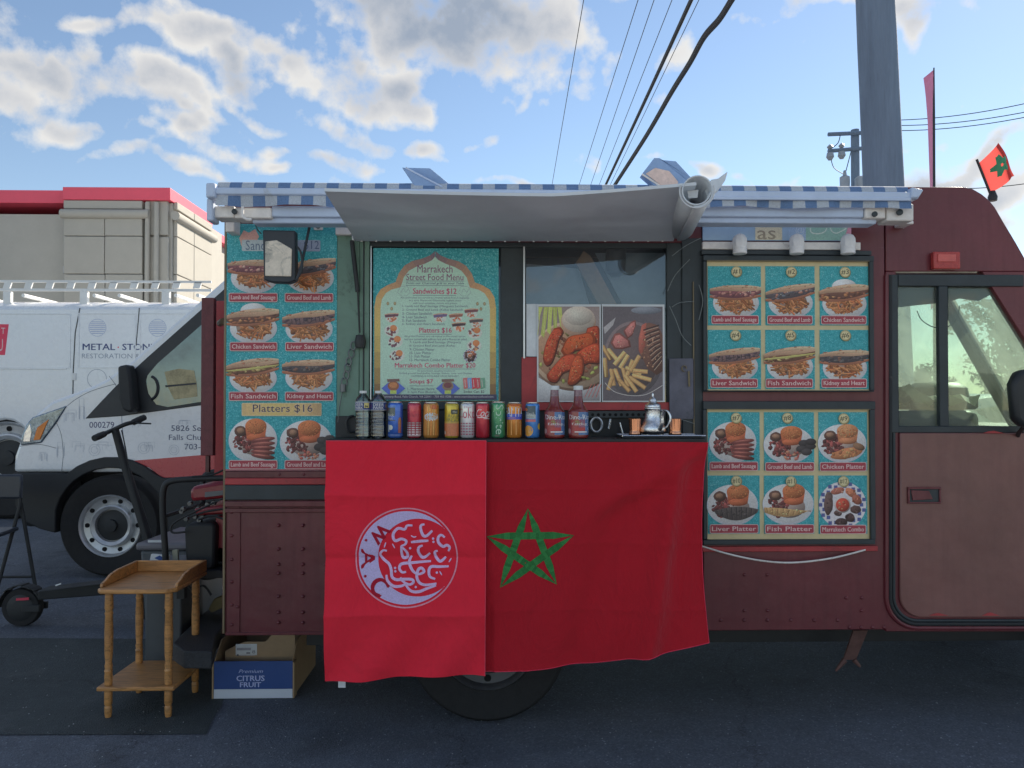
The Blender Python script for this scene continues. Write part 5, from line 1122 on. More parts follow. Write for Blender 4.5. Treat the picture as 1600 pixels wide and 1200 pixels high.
# ---------------------------------------------------------------- framed boards at the right
GOLD = C(142, 138, 112)
def framed(lbl, x0, y0, x1, y1, ix0, iy0, ix1, iy1):
    b = thing('menu_board', lbl, 'menu board', (WX((x0 + x1) / 2, T), T - .02, WZ(y1, T, x1)), 'framed picture boards on the truck wall')
    m = MB(); m.pbox(ix0, iy0, ix1, iy1, T - .014, .008); m.build('backing', mat('gold_board', GOLD, .45, var=.12, scale=6), b)
    for (a, b0, c, d) in ((x0, y0, x1, iy0 - .2), (x0, iy1 + .2, x1, y1), (x0, iy0, ix0 - .2, iy1), (ix1 + .2, iy0, x1, iy1)):
        m = MB(); m.pbox(a, b0, c, d, T - .030, .028); m.build('frame_bar', 'frame_dark', b, .003)
    m = MB(); m.pbox(ix0, iy0 - 1, ix1, iy0, T - .032, .012); m.pbox(ix1 - 1.2, iy0 + .2, ix1, iy1 - .2, T - .0215, .006); m.build('glazing_bead', 'brass_edge', b)
    return b
b1 = framed('framed board of six numbered sandwich pictures, upper of the two at right', 1099, 399, 1366, 612, 1105, 408, 1359, 610)
def cells(b, xs, ys):
    for x0, x1 in xs:
        for y0, y1 in ys:
            m = MB(); m.pbox(x0, y0, x1, y1, T - .0165, .002); m.build('picture_tile', 'teal_mosaic', b)
cells(b1, ((1106, 1189), (1196, 1273), (1281, 1357)), ((416, 508.5), (515.5, 608)))
ps = Print(T - .0168, 1232, 510)
for (x0, x1, kd, nm, t, yy, no) in ((1109, 1189, 'sausage', 'Lamb and Beef Sausage', 437, 0, 1), (1196, 1273, 'beef', 'Ground Beef and Lamb', 437, 0, 2), (1280, 1357, 'chicken', 'Chicken Sandwich', 438, 0, 3), (1107, 1187, 'liver', 'Liver Sandwich', 536, 1, 4), (1193, 1273, 'fish', 'Fish Sandwich', 536, 1, 5), (1280, 1357, 'kidney', 'Kidney and Heart', 538, 1, 6)):
    sandwich(ps, (x0 + x1) / 2, t, x1 - x0, 57, kd, 40 + no)
    label(ps, nm, x0 + 3, (494 if not yy else 592.5), x1 - 5, (506 if not yy else 605)); badge(ps, '#%d' % no, (x0 + x1) / 2 + 1.5, 425 if not yy else 524)
ps.build('artwork', PRINT, b1)
b2 = framed('framed board of six numbered platter pictures, lower of the two at right', 1099, 627, 1368, 851, 1105, 640, 1360, 843)
cells(b2, ((1106, 1187), (1194, 1272), (1279, 1355)), ((644, 735), (743, 834)))
ps = Print(T - .0168, 1232, 740)
for (cx, cy, rx, ry, kd, no) in ((1145, 690, 37, 32, 'sausage', 7), (1232, 694, 39, 29, 'beef', 8), (1316, 692, 38, 30, 'chicken', 9), (1144, 788, 40, 32, 'liver', 10), (1231, 787, 40, 32, 'fish', 11)):
    platter(ps, cx, cy, rx, ry, kd, 60 + no)
combo(ps, 1316, 789, 37, 77)
for (nm, x0, x1, y0) in (('Lamb and Beef Sausage', 1109, 1183, 722), ('Ground Beef and Lamb', 1196, 1271, 723), ('Chicken Platter', 1281, 1352, 723), ('Liver Platter', 1109, 1183, 819.5), ('Fish Platter', 1195, 1270, 820), ('Marrakech Combo', 1281, 1351, 821)): label(ps, nm, x0, y0, x1, y0 + 12.5)
for (no, cx, cy) in ((7, 1150, 653), (8, 1230, 653), (9, 1318, 654), (10, 1150, 751), (11, 1235, 752), (12, 1317, 752)): badge(ps, '#%d' % no, cx, cy)
ps.build('artwork', PRINT, b2)

# ---------------------------------------------------------------- street food menu poster
mp = thing('menu_poster', 'turquoise street food menu poster with a gold arch in the left serving window', 'poster', (WX(680, T), T, WZ(627, T)))
m = MB(); m.pbox(583, 388, 779, 626, T + .006, .004); m.build('sheet', 'teal_mosaic', mp)
ps = Print(T + .0058, 680, 505)
arcL = [(679.5, 392.5), (672, 399), (660, 404), (644, 408), (632, 415), (623, 427), (618, 441), (606, 445.5), (595, 452), (587.5, 464), (585, 480), (585, 500), (585, 525), (585, 550), (585, 575), (585, 600), (585, 617)]
innL = [(679.5, 401), (675, 406.5), (664, 412), (650, 417), (639, 423), (631, 433), (626, 449), (612, 452.5), (603, 458), (596.5, 468), (594.5, 482), (594.5, 500), (594.5, 525), (594.5, 550), (594.5, 575), (594.5, 600), (594.5, 617)]
mint = C(140, 172, 165)
mir = lambda L: [(1360 - x, y) for x, y in L]
ps.poly(innL[::-1] + mir(innL)[1:], mint)
def goldc(t): 
    if t < .45: k = t / .45; return tuple(a * (1 - k) + b * k for a, b in zip(C(95, 85, 100), C(150, 122, 90)))
    if t < .7: k = (t - .45) / .25; return tuple(a * (1 - k) + b * k for a, b in zip(C(150, 122, 90), C(190, 175, 110)))
    k = (t - .7) / .3; return tuple(a * (1 - k) + b * k for a, b in zip(C(190, 175, 110), C(85, 62, 55)))
for L1, L2 in ((arcL, innL), (mir(arcL), mir(innL))): ps.strip(L1, L2, goldc)
ink, blk = C(98, 62, 92), C(62, 74, 96)
ps.text('Marrakech', 652, 414, 707, 426, ink, .005); ps.text('Street Food Menu', 634.5, 428, 724, 438, ink, .005); ps.rect(634, 438.8, 725, 439.5, blk)
ps.text('From our Charcoal grill to your Table', 635, 440.8, 725, 445.2, blk, .01, .2); ps.rect(634, 446, 725, 446.6, blk)
mar = C(140, 72, 96)
ps.text('Sandwiches $12', 645, 450.5, 713.5, 460.5, mar, .03); ps.rect(645, 461.3, 713, 461.9, blk)
for cx in (631, 726): ps.stroke([(cx + 9 * math.cos(R(a)) * (1 + .12 * math.sin(R(a * 5))), 455 + 8 * math.sin(R(a)) * (1 + .1 * math.cos(R(a * 6)))) for a in range(0, 361, 20)], .6, C(110, 130, 135), 1); ps.stroke([(cx - 5, 458), (cx - 1, 451), (cx + 3, 457), (cx + 6, 452)], .6, C(110, 130, 135))
def tl(t, x0, y, x1, h=4.2, bold=.004): ps.text(t, x0, y, x1, y + h, blk, bold)
tl('All sandwiches are served in a freshly baked French baguette', 626, 464, 733, 3.2); tl('in a spicy Moroccan Charmoula ingham sauce', 639, 468.2, 721, 3.2); tl('with local tomatoes, onions and greens', 645, 472.6, 714, 3.2)
for i, t in enumerate(('1- Lamb and Beef Sausage (Merguez) Sandwich', '2- Ground Beef and Lamb (Kefta) Sandwich', '3- Chicken Sandwich', '4- Liver Sandwich', '5- Fish Sandwich', '6- Kidney and Heart Sandwich')): tl(t, 628.5, 476.8 + 5.55 * i, (731, 723, 675, 667, 665, 695)[i])
ps.text('Platters $16', 655, 512, 706, 521, mar, .03); ps.rect(655, 522, 706, 522.6, blk)
tl('All grilled Platters are marinated in Moroccan spices', 632, 524.2, 727, 3.2); tl('and are served with saffron rice and a Moroccan salad', 632, 528.5, 729, 3.2)
for i, t in enumerate(('7- Lamb and Beef Sausage (Merguez)', '8- Ground Beef and Lamb (Kefta)', '9- Chicken Platter', '10- Liver Platter', '11- Fish Platter', '12- Marrakech Combo Platter')): tl(t, 640, 533 + 5.45 * i, (720, 711, 679, 674, 672, 704)[i])
ps.text('Marrakech Combo Platter $20', 617, 567, 743, 575.5, mar, .03); ps.rect(617, 576.2, 743, 576.8, blk)
tl('An assortment sampling consists of', 652, 578.3, 711, 3); tl('Grilled ground beef (kefta), Sausage, Kidney, Liver and Chicken', 624, 582, 737, 3.2); tl('CATERING IS AVAILABLE UPON REQUEST', 643, 586.4, 717, 3)
ps.text('Soups $7', 640, 592.5, 677, 601, mar, .03); ps.rect(640, 602.6, 677.5, 603.2, blk)
tl('1- Moroccan Harira', 637, 605.5, 679); tl('2- Split Peas (Bissara)', 637, 610.8, 682); ps.text('Sodas Can $2', 724.5, 610, 757, 614.3, C(60, 55, 70), .01)
for (x, y) in ((606, 474.5), (617, 474.5), (612, 482.5), (746, 474.5), (757, 474.5), (751.5, 482.5)): ps.ell(x, y, 2.2, 2.9, C(112, 112, 92), 10); ps.ell(x, y, 1.1, 1.8, C(140, 132, 105), 8)
def mini_s(cx, cy, c): ps.ell(cx, cy + 2, 9.5, 6, C(190, 205, 205), 16); blobs(ps, cx, cy + 3, 7, 3.6, 14, [C(185, 118, 90), C(150, 92, 75)], int(cx), (1, 2.2)); ps.poly([(cx - 11, cy - 4), (cx + 11, cy - 5.5), (cx + 10, cy - 1.5), (cx - 10, cy + .5)], c); ps.stroke([(cx - 11, cy - 4), (cx, cy - 6), (cx + 11, cy - 5.5)], 1.3, C(170, 140, 125), 1)
for (cx, cy, c) in ((612, 496, C(85, 62, 75)), (688, 496, C(88, 82, 115)), (712.5, 496, C(115, 82, 75)), (736.5, 488.5, C(95, 66, 72)), (744, 504, C(70, 68, 72)), (717, 510, C(62, 52, 58))): mini_s(cx, cy, c)
def mini_p(cx, cy, c, r=11): ps.ell(cx, cy, r * 1.05, r * .85, C(185, 200, 200), 16); blobs(ps, cx - 2, cy + 1, r * .8, r * .6, 16, [C(82, 58, 70), C(105, 72, 76), c], int(cx + cy), (1.4, 2.8)); ps.ell(cx + 3, cy - 4, 5.5, 5, C(205, 135, 95), 12); ps.ell(cx + 3, cy - 5, 4.2, 3, C(220, 155, 110), 10)
mini_p(612, 517, C(92, 56, 66)); mini_p(618, 534, C(70, 66, 80)); mini_p(621, 556, C(88, 80, 92)); mini_p(742, 520, C(150, 95, 80)); mini_p(741, 540, C(160, 120, 90)); combo(ps, 734.5, 556, 10.5, 9)
for cx in (615, 700):
    ps.poly([(cx - 18.5, 607), (cx - 8, 598), (cx + 8, 598), (cx + 18.5, 607), (cx + 8, 616), (cx - 8, 616)], C(72, 92, 165)); ps.ell(cx, 603, 9, 7.5, C(120, 82, 66) if cx < 650 else C(110, 100, 88), 16); ps.ell(cx, 602, 6.5, 4.5, C(150, 105, 75) if cx < 650 else C(95, 62, 70), 12); ps.poly([(cx - 10, 592.5), (cx + 9, 592), (cx + 10, 596), (cx - 9, 597)], C(95, 78, 78)); ps.rect(cx - 5, 610, cx + 5, 615.5, C(150, 170, 95))
for k, c in enumerate((C(175, 105, 110), C(110, 150, 200), C(195, 75, 90), C(150, 70, 80), C(88, 130, 115))): x = 725 + 6.6 * k; ps.poly([(x - 1.5, 591), (x + 6, 590), (x + 7, 606), (x, 608)], c); ps.stroke([(x + 1.5, 593), (x + 2.5, 605)], .9, C(215, 215, 220), 1)
ps.rect(584, 616.3, 776, 624.5, C(62, 62, 84)); ps.text('Germany Road, Falls Church, VA 22041 - 703 403 0286 - www.marrakechstreetfood.com', 598, 618, 771, 622.4, C(205, 212, 220), .004)
ps.build('artwork', PRINT, mp)

# ---------------------------------------------------------------- food photo posters
def poster(lbl, x0, y0, x1, y1):
    p = thing('food_poster', lbl, 'poster', (WX((x0 + x1) / 2, T), T - .006, WZ(y1, T)), 'food photographs in the right serving window')
    m = MB(); m.pbox(x0, y0, x1, y1, T - .008, .005); m.build('sheet', mat('photo_paper', (.66, .68, .70), .4, var=.05), p); return p
p1 = poster('poster of orange chicken wings with celery and a white dip bowl', 839, 475.5, 939, 628)
ps = Print(T - .0084, 889, 552); ps.clip = (841.5, 479, 936.8, 626); ps.shade = .38
ps.rect(841.5, 479, 936.8, 626, C(112, 105, 108)); ps.poly([(841.5, 590), (870, 606), (905, 610), (936.8, 598), (936.8, 626), (841.5, 626)], C(165, 168, 178))
ps.ell(897, 556, 66, 55, C(112, 92, 82), 44); ps.ell(897, 554, 65, 53, C(168, 150, 134), 44); 

ps.ell(893, 552, 58, 46, C(132, 108, 92), 40); blobs(ps, 893, 556, 44, 40, 120, [C(110, 72, 58), C(140, 96, 74), C(88, 58, 50), C(96, 92, 58)], 71, (2, 5))
rnd = random.Random(4)
for k in range(5): x = 843 + 7 * k; ps.poly([(x, 480), (x + 6.5, 480), (x - 3 + 3 * k, 532 - 4 * k), (x - 8 + 3 * k, 528 - 5 * k)] if k else [(841.5, 480), (848, 480), (842, 500), (841.5, 500)], vary(C(140, 152, 88), .18)); ps.stroke([(x + 2, 482), (x - 3 + 2.6 * k, 524 - 4 * k)], 1, C(178, 186, 128), 1)
ps.ell(903.5, 503, 27.5, 24, C(150, 128, 115), 30); ps.ell(904, 499, 26, 20.5, C(205, 196, 190), 30); ps.ell(904, 494, 22, 14.5, C(222, 216, 212), 26)
def wing(pts, c):
    pts = [tuple(p)[:2] for p in smooth_pts([Vector((x + rnd.uniform(-1, 1), y + rnd.uniform(-1, 1), 0)) for x, y in pts + pts[:1]], 3)][:-1]; ps.poly([(x + 1.5, y + 2) for x, y in pts], C(70, 40, 34)); ps.poly(pts, tuple(x * .55 for x in c)); cx = sum(p[0] for p in pts) / len(pts); cy = sum(p[1] for p in pts) / len(pts)
    ps.poly([(cx + (x - cx) * .86 - .6, cy + (y - cy) * .86 - .9) for x, y in pts], c)
    for _ in range(90):
        t = rnd.random(); p = pts[rnd.randrange(len(pts))]; x, y = cx + (p[0] - cx) * t * .8, cy + (p[1] - cy) * t * .8
        ps.ell(x, y, rnd.uniform(.8, 2.2), rnd.uniform(.6, 1.4), vary(rnd.choice([c, c, tuple(min(.8, q * 1.3) for q in c), tuple(q * .55 for q in c), C(150, 48, 34), C(205, 130, 84)]), .25), 6, rnd.uniform(0, 180), jit=.25)
    for _ in range(6): p = pts[rnd.randrange(len(pts))]; t = rnd.uniform(.1, .7); ps.ell(cx + (p[0] - cx) * t, cy + (p[1] - cy) * t, 1.1, .5, C(235, 190, 165), 6, rnd.uniform(0, 180))
OR = C(190, 84, 60)
wing([(866, 514), (876, 512), (880, 519), (872, 530), (868, 548), (862, 566), (854, 572), (849, 560), (851, 540), (858, 525)], OR)
wing([(918, 512), (933, 508), (936.5, 516), (936.5, 540), (926, 546), (916, 530)], vary(OR))
wing([(876, 548), (888, 528), (906, 522), (926, 520), (930, 535), (915, 545), (898, 548), (884, 558)], C(212, 102, 62))
wing([(900, 552), (920, 540), (936.5, 538), (936.5, 566), (918, 566), (906, 572)], C(200, 86, 58))
wing([(855, 586), (866, 570), (880, 556), (898, 552), (902, 562), (892, 576), (878, 584), (868, 597), (858, 595)], OR)
wing([(886, 600), (890, 578), (898, 556), (908, 554), (911, 572), (908, 588), (898, 600), (890, 602)], C(210, 100, 66))
for (x, y) in ((930, 575), (925, 582), (918, 592), (880, 596), (912, 590), (845, 570)): ps.ell(x, y, 4, 2.2, vary(C(120, 130, 75), .3), 8, rnd.uniform(0, 180), jit=.25)
for k in range(4): ps.stroke([(913 + 6 * k, 621), (924 + 5 * k, 600)], .9, C(165, 90, 90), 1)
ps.build('artwork', PRINT, p1)
p2 = poster('poster of sliced grilled steak with chips on a dark plate', 940.5, 475.5, 1038.5, 628)
ps = Print(T - .0084, 990, 552); ps.clip = (942, 479, 1035.8, 626); ps.shade = .38
ps.rect(942, 479, 1035.5, 626, C(78, 76, 84)); ps.ell(989, 560, 46.5, 58, C(86, 84, 92), 40); ps.ell(989, 556, 44, 54, C(98, 90, 96), 40); ps.ell(989, 558, 41, 51, C(80, 72, 76), 40)
ps.ell(1010, 485, 24, 6, C(100, 108, 122), 16); ps.poly([(943, 512), (962, 496), (958, 508), (945, 522)], C(130, 132, 140))
ps.poly([(1003, 508), (1014, 504), (1028, 508), (1035.5, 524), (1035.5, 580), (1026, 586), (1012, 576), (1000, 552), (998, 530)], C(92, 68, 62)); ps.poly([(1003, 508), (1010, 504), (1008, 540), (1002, 556), (998, 548), (998, 528)], C(140, 82, 74))
for k in range(9): ps.stroke([(1005 + 2.0 * k, 516 + 7.5 * k), (1014 + 2 * k, 513 + 6.6 * k), (1030 + .6 * k, 508 + 6.5 * k)], 2.0, C(52, 44, 46)); ps.stroke([(1006 + 2.0 * k, 518.5 + 7.5 * k), (1015 + 2 * k, 515 + 6.6 * k), (1029 + .6 * k, 511 + 6.5 * k)], .7, C(178, 162, 150))
blobs(ps, 1016, 548, 14, 28, 40, [C(110, 84, 72), C(70, 54, 52), C(150, 120, 100)], 5, (.8, 1.8))
for pts in ([(974, 517), (986, 503), (993, 500), (994, 508), (988, 524), (980, 530)], [(954, 536), (960, 522), (968, 520), (984, 532), (986, 542), (972, 546), (960, 545)]):
    wing_c = C(172, 112, 112); ps.poly(pts, C(105, 66, 64)); cx = sum(p[0] for p in pts) / len(pts); cy = sum(p[1] for p in pts) / len(pts); ps.poly([(cx + (x - cx) * .8, cy + (y - cy) * .8) for x, y in pts], wing_c); blobs(ps, cx, cy, 7, 7, 12, [wing_c, C(200, 150, 140), C(140, 82, 84)], int(cx), (.8, 1.8))
rnd = random.Random(9)
for (x, y, a, L) in [(948, 552, 60, 26), (958, 555, 50, 24), (946, 575, 85, 30), (968, 560, -50, 26), (975, 565, -58, 24), (957, 590, 80, 26), (966, 590, 68, 28), (977, 590, 75, 30), (984, 575, -70, 26), (990, 580, 25, 26), (1003, 590, 15, 30), (996, 598, 35, 30), (986, 600, 55, 30), (975, 602, 48, 26), (953, 600, -72, 20), (992, 568, -60, 28), (1001, 580, 5, 22)]:
    dx, dy = math.cos(R(a)), math.sin(R(a)); w = 3.4; l = L / 2; c = vary(C(182, 148, 106), .2)
    for ww, oo, cc in ((w, 0, tuple(q * .6 for q in c)), (w * .7, -.6, c), (w * .25, -1.2, tuple(min(.8, q * 1.3) for q in c))):
        ps.poly([(x - dx * l - dy * ww + oo, y - dy * l + dx * ww + oo), (x + dx * l - dy * ww + oo, y + dy * l + dx * ww + oo), (x + dx * l + dy * ww + oo, y + dy * l - dx * ww + oo), (x - dx * l + dy * ww + oo, y - dy * l - dx * ww + oo)], cc)
ps.stroke([(945, 598), (960, 612), (985, 618), (1010, 616), (1035, 602)], 1.0, C(175, 175, 180))
ps.build('artwork', PRINT, p2)

# ================================================================== flags on the shelf front
mat('hem', C(190, 60, 85), .8)
def cloth(name, c):
    m = mat(name, c, .85, var=.08, scale=3, spec=.2); nt = m.node_tree; b = nt.nodes['Principled BSDF']
    tc = nt.nodes.new('ShaderNodeTexCoord'); wv = nt.nodes.new('ShaderNodeTexNoise'); wv.inputs['Scale'].default_value = 420
    nt.links.new(tc.outputs['Object'], wv.inputs['Vector']); bp = nt.nodes.new('ShaderNodeBump'); bp.inputs['Strength'].default_value = .15; bp.inputs['Distance'].default_value = .002
    nt.links.new(wv.outputs[0], bp.inputs['Height']); b.inputs['Sheen Weight'].default_value = .15
    mp = nt.nodes.new('ShaderNodeMapping'); mp.inputs['Scale'].default_value = (1.0, 1.0, .55); mp.inputs['Rotation'].default_value = (0, .5, 0); nt.links.new(tc.outputs['Object'], mp.inputs[0])
    wr = nnoise(nt, mp.outputs[0], 4.5, 5, .55, 1.0); b2 = nt.nodes.new('ShaderNodeBump'); b2.inputs['Strength'].default_value = .6; b2.inputs['Distance'].default_value = .05
    nt.links.new(wr.outputs[0], b2.inputs['Height']); nt.links.new(b2.outputs[0], bp.inputs['Normal']); nt.links.new(bp.outputs[0], b.inputs['Normal'])
    return m
cloth('flag_bright', (.82, .026, .052)); cloth('flag_deep', (.47, .012, .024))
F1, F2 = SY - .022, SY - .008
z_of = lambda y: WZ(y, F1)
x_of = lambda x: WX(x, F1)
cr_z = [z_of(772), z_of(869), z_of(957)]; cr_x = [x_of(572), x_of(635), x_of(698)]
def f1(X, Z):
    d = 0
    for i, c in enumerate(cr_z):
        q = (Z - c + .004 * math.sin(X * 11 + i * 2)) / (.030 if Z > c else .05); d += (.020, -.018, .020)[i] * math.exp(-abs(q)) 
    for c in cr_x: d += .004 * math.exp(-abs((X - c) / .03))
    low = max(0, (z_of(950) - Z)) ; d += .020 * low / .3 * math.sin((X - Z * .7) * 22) + .006 * math.sin(X * 9 + 1) * max(0, z_of(700) - Z)
    d += .004 * math.sin(X * 14 + Z * 5) * max(0, z_of(720) - Z)
    return F1 - .012 - d - .02 * max(0, z_of(690) - Z)
def sheet(f, pxf, nx, nz):                              # pxf(u, v) -> photo position on the flag
    m = MB(); v = []
    for j in range(nz + 1):
        for i in range(nx + 1):
            X, Z = pxf(i / nx, j / nz); v.append((X, f(X, Z), Z))
    w = nx + 1; m.add(v, [(j * w + i, j * w + i + 1, (j + 1) * w + i + 1, (j + 1) * w + i) for j in range(nz) for i in range(nx)]); return m
fl1 = thing('hanging_flag', 'bright red flag with white crescent emblem and script below the shelf', 'flag', (x_of(635), F1, z_of(1058)))
def u1(u, v):
    x = 510.5 + (759.5 - 510.5) * u - 1.5 * u * v; y = 688.5 + (1060.5 - 9 * u - 2.5 * math.sin(math.pi * u) - 688.5) * v; return x_of(x), z_of(y)
sheet(f1, u1, 80, 170).build('cloth', 'flag_bright', fl1, smooth=True, auto=80)
m = MB()
for (a, b) in (((u1(.0, 0)), (u1(1, 0))),):
    m.tube([(a[0] + (b[0] - a[0]) * k / 30, f1(a[0] + (b[0] - a[0]) * k / 30, a[1]) - .001, a[1]) for k in range(31)], .0022, 5)
m.tube([(u1(1, k / 60)[0], f1(*u1(1, k / 60)) - .001, u1(1, k / 60)[1]) for k in range(61)], .0018, 5); m.build('hem', 'hem', fl1)
m = MB(); c = W(533, 1061, F1 - .03); m.box(c.x - .016, c.x + .014, f1(c.x, c.z) + .018, f1(c.x, c.z) + .020, c.z - .043, c.z + .01); m.build('care_tag', 'white_sheet', fl1)
# emblem: ring, crescent, letters, script
def e(x, y): return 540 + x / 6.668, 780 + y / 6.668
pe = Print(F1, 637, 868, f=f1, step=2.5e-5)
lil = C(176, 172, 222); CX, CY = 637, 868
pe.P = lambda x, y: (x_of(x), f1(x_of(x), z_of(y)) - .0016 - pe.k * 1.5e-5, z_of(y))
def ringpts(cx, cy, rx, ry, a0, a1, n): return [(cx + rx * math.cos(R(a0 + (a1 - a0) * k / n)), cy + ry * math.sin(R(a0 + (a1 - a0) * k / n))) for k in range(n + 1)]
pe.strip(ringpts(636.5, 869, 79.5, 77.5, 0, 360, 90), ringpts(636.5, 869, 77.3, 75.3, 0, 360, 90), C(214, 150, 180))
# crescent between outer circle (centre 636.5) and inner circle (shifted right)
out, inn = [], []
oc, icx = (636.5, 869, 74.2, 72.2), (654.0, 869, 61.8, 60.2)
for k in range(121):
    a = R(38 + (322 - 38) * k / 120); out.append((oc[0] + oc[2] * math.cos(a), oc[1] + oc[3] * math.sin(a)))
tips = (out[0], out[-1])
for k in range(121):
    a0 = R(46 + (314 - 46) * k / 120); inn.append((icx[0] + icx[2] * math.cos(a0), icx[1] + icx[3] * math.sin(a0)))
inn[0] = (inn[0][0] * .4 + out[0][0] * .6, inn[0][1] * .4 + out[0][1] * .6); inn[-1] = (inn[-1][0] * .4 + out[-1][0] * .6, inn[-1][1] * .4 + out[-1][1] * .6)
mid = [((a[0] * 2 + b[0]) / 3, (a[1] * 2 + b[1]) / 3) for a, b in zip(out, inn)]; mid2 = [((a[0] + b[0] * 2) / 3, (a[1] + b[1] * 2) / 3) for a, b in zip(out, inn)]
k0 = pe.k
pe.strip(out, mid, lil); pe.k = k0; pe.strip(mid, mid2, lil); pe.k = k0; pe.strip(mid2, inn, lil)
redl = (.45, .016, .04)
def seg(pts, w, n=5, col=redl, taper=0):
    pe.stroke([e(*p) for p in pts], w / 6.668, col, n, taper)
pe.k += 8
pe.k += 70
for (ch, x, y, w_, h_, rt) in (('W', 368, 348, 31, 21, 132), ('A', 248, 602, 32, 20, 90), ('C', 364, 885, 25, 27, 43)):
    a = e(x, y); pe.text(ch, a[0] - w_ / 2, a[1] - h_ / 2, a[0] + w_ / 2, a[1] + h_ / 2, redl, .06, rot=rt, res=4)
for (x, y) in ((228, 410), (222, 780)): a = e(x, y); pe.ell(a[0], a[1], 2.1, 2.1, redl, 12)
pe.k += 4
scr = C(178, 160, 205)
for s_ in ([(705, 262), (650, 262), (625, 300), (560, 290), (515, 330), (505, 380), (530, 420), (590, 400), (640, 420), (630, 455), (590, 475)], [(590, 470), (590, 530), (605, 595), (650, 590), (645, 540), (600, 490)],
           [(830, 250), (795, 260), (790, 300), (815, 365), (850, 370), (885, 340), (910, 315)], [(690, 435), (780, 425), (870, 420)], [(810, 470), (770, 490), (765, 540), (800, 595), (840, 590), (885, 550)],
           [(1040, 385), (1000, 360), (970, 390), (975, 440), (1020, 480), (1060, 465), (1090, 490), (1075, 530)], [(965, 525), (935, 540), (945, 590), (985, 635), (1020, 620), (1050, 590)],
           [(895, 635), (820, 640), (700, 650), (620, 655), (580, 670), (570, 710), (600, 745), (640, 740)], [(695, 580), (670, 640), (700, 720), (740, 760)], [(745, 755), (780, 765), (825, 740), (800, 705), (765, 720), (750, 790), (775, 850), (830, 875), (900, 870), (955, 860)],
           [(1080, 685), (980, 690), (900, 690), (875, 730), (885, 790), (940, 815)], [(440, 525), (400, 520), (370, 560), (400, 610), (460, 660), (485, 720), (495, 790), (540, 820), (620, 815), (700, 820), (715, 850), (670, 870), (600, 830), (585, 795)],
           [(437, 770), (450, 830), (510, 885), (590, 885), (640, 860)], [(630, 860), (690, 935), (770, 945), (850, 915), (950, 880)]):
    seg(s_, 30, 5, scr, .35)
for s_ in ([(690, 365), (720, 382), (745, 375)], [(430, 435), (412, 490)], [(497, 450), (522, 497)], [(985, 735), (1010, 775)], [(1080, 645), (1105, 605)]): seg(s_, 14, 3, scr, .5)
for (x, y) in ((918, 398), (922, 432), (680, 498), (525, 702), (528, 736), (957, 750), (740, 897)): a = e(x, y); pe.ell(a[0], a[1], 1.9, 1.9, scr, 10)
pe.build('emblem', CLOTHINK, fl1)

# second flag, partly behind the first
def f2(X, Z):
    top = z_of(692); h = max(0, top - Z); d = 0
    q = (x_of(1060) - X) * .55 + (Z - z_of(720)) * .9    # diagonal pull from the right-hand corner
    d += .022 * math.exp(-(q / .05) ** 2) * max(0, min(1, (X - x_of(880)) / .3)) * max(0, min(1, (Z - z_of(850)) / .2))
    d += .030 * math.exp(-((X - x_of(1062 - 0.16 * (692 - 692)) + (Z - top) * -.16) / .05) ** 2) * min(1, h / .15)
    d -= .016 * math.exp(-((X - x_of(1000) + (Z - top) * -.30) / .07) ** 2) * min(1, h / .3)
    d += .003 * math.exp(-abs((X - x_of(822)) / .012)) + .003 * math.exp(-abs((Z - z_of(765)) / .012)) + .0025 * math.exp(-abs((Z - z_of(850)) / .012)) + .0025 * math.exp(-abs((Z - z_of(955)) / .012)) + .002 * math.exp(-abs((X - x_of(967)) / .012))
    d += .006 * math.sin(X * 8 + Z * 4) * h
    return F2 - .006 - d * (1.7 if X > x_of(770) else .25)
fl2 = thing('hanging_flag', 'deep red flag with a green five-pointed star, hung right of the crescent flag', 'flag', (x_of(930), F2, z_of(1045)))
def u2(u, v):
    xt = 700 + (1103 - 700) * u; bot = 1050 - 5 * u - 38 * max(0, (u - .3) / .7) ** 1.6
    x = xt + (4 if u > .8 else 0) * (u - .8) * 5 * (v ** 3) - 7 * math.sin(math.pi * v) * max(0, u - .6) * 2.4 ; y = 691 + (bot - 691) * v; return x_of(x), z_of(y)
sheet(f2, u2, 130, 130).build('cloth', 'flag_deep', fl2, smooth=True, auto=80)
m = MB(); m.tube([(u2(1, k / 50)[0], f2(*u2(1, k / 50)) - .001, u2(1, k / 50)[1]) for k in range(51)], .0016, 5); m.tube([(u2(k / 60, 1)[0], f2(*u2(k / 60, 1)) - .001, u2(k / 60, 1)[1]) for k in range(61)], .0018, 5); m.build('hem', mat('hem_deep', C(150, 35, 60), .8), fl2)
pf = Print(F2, 828, 860, f=f2); pf.P = lambda x, y: (x_of(x), f2(x_of(x), z_of(y)) - .0018 - pf.k * 2e-5, z_of(y))
star = [(825, 795), (870, 914.5), (760.5, 838.5), (896.5, 837), (781.5, 918.5)]
def starseg(p, q, w0):
    N = 30; A, B = Vector(p), Vector(q); t = (B - A).normalized(); nrm = Vector((-t.y, t.x)); a, b = [], []
    for k in range(N + 1):
        u = k / N; ww = w0 / 2 * min(1, u / .24 + .02, (1 - u) / .24 + .02); c = A.lerp(B, u); a.append(tuple(c + nrm * ww)); b.append(tuple(c - nrm * ww))
    pf.strip(a, b, lambda t_: vary((.042, .22, .062), .22))
for i in range(5): starseg(star[i], star[(i + 1) % 5], 11.0)
pf.build('star', CLOTHINK, fl2)

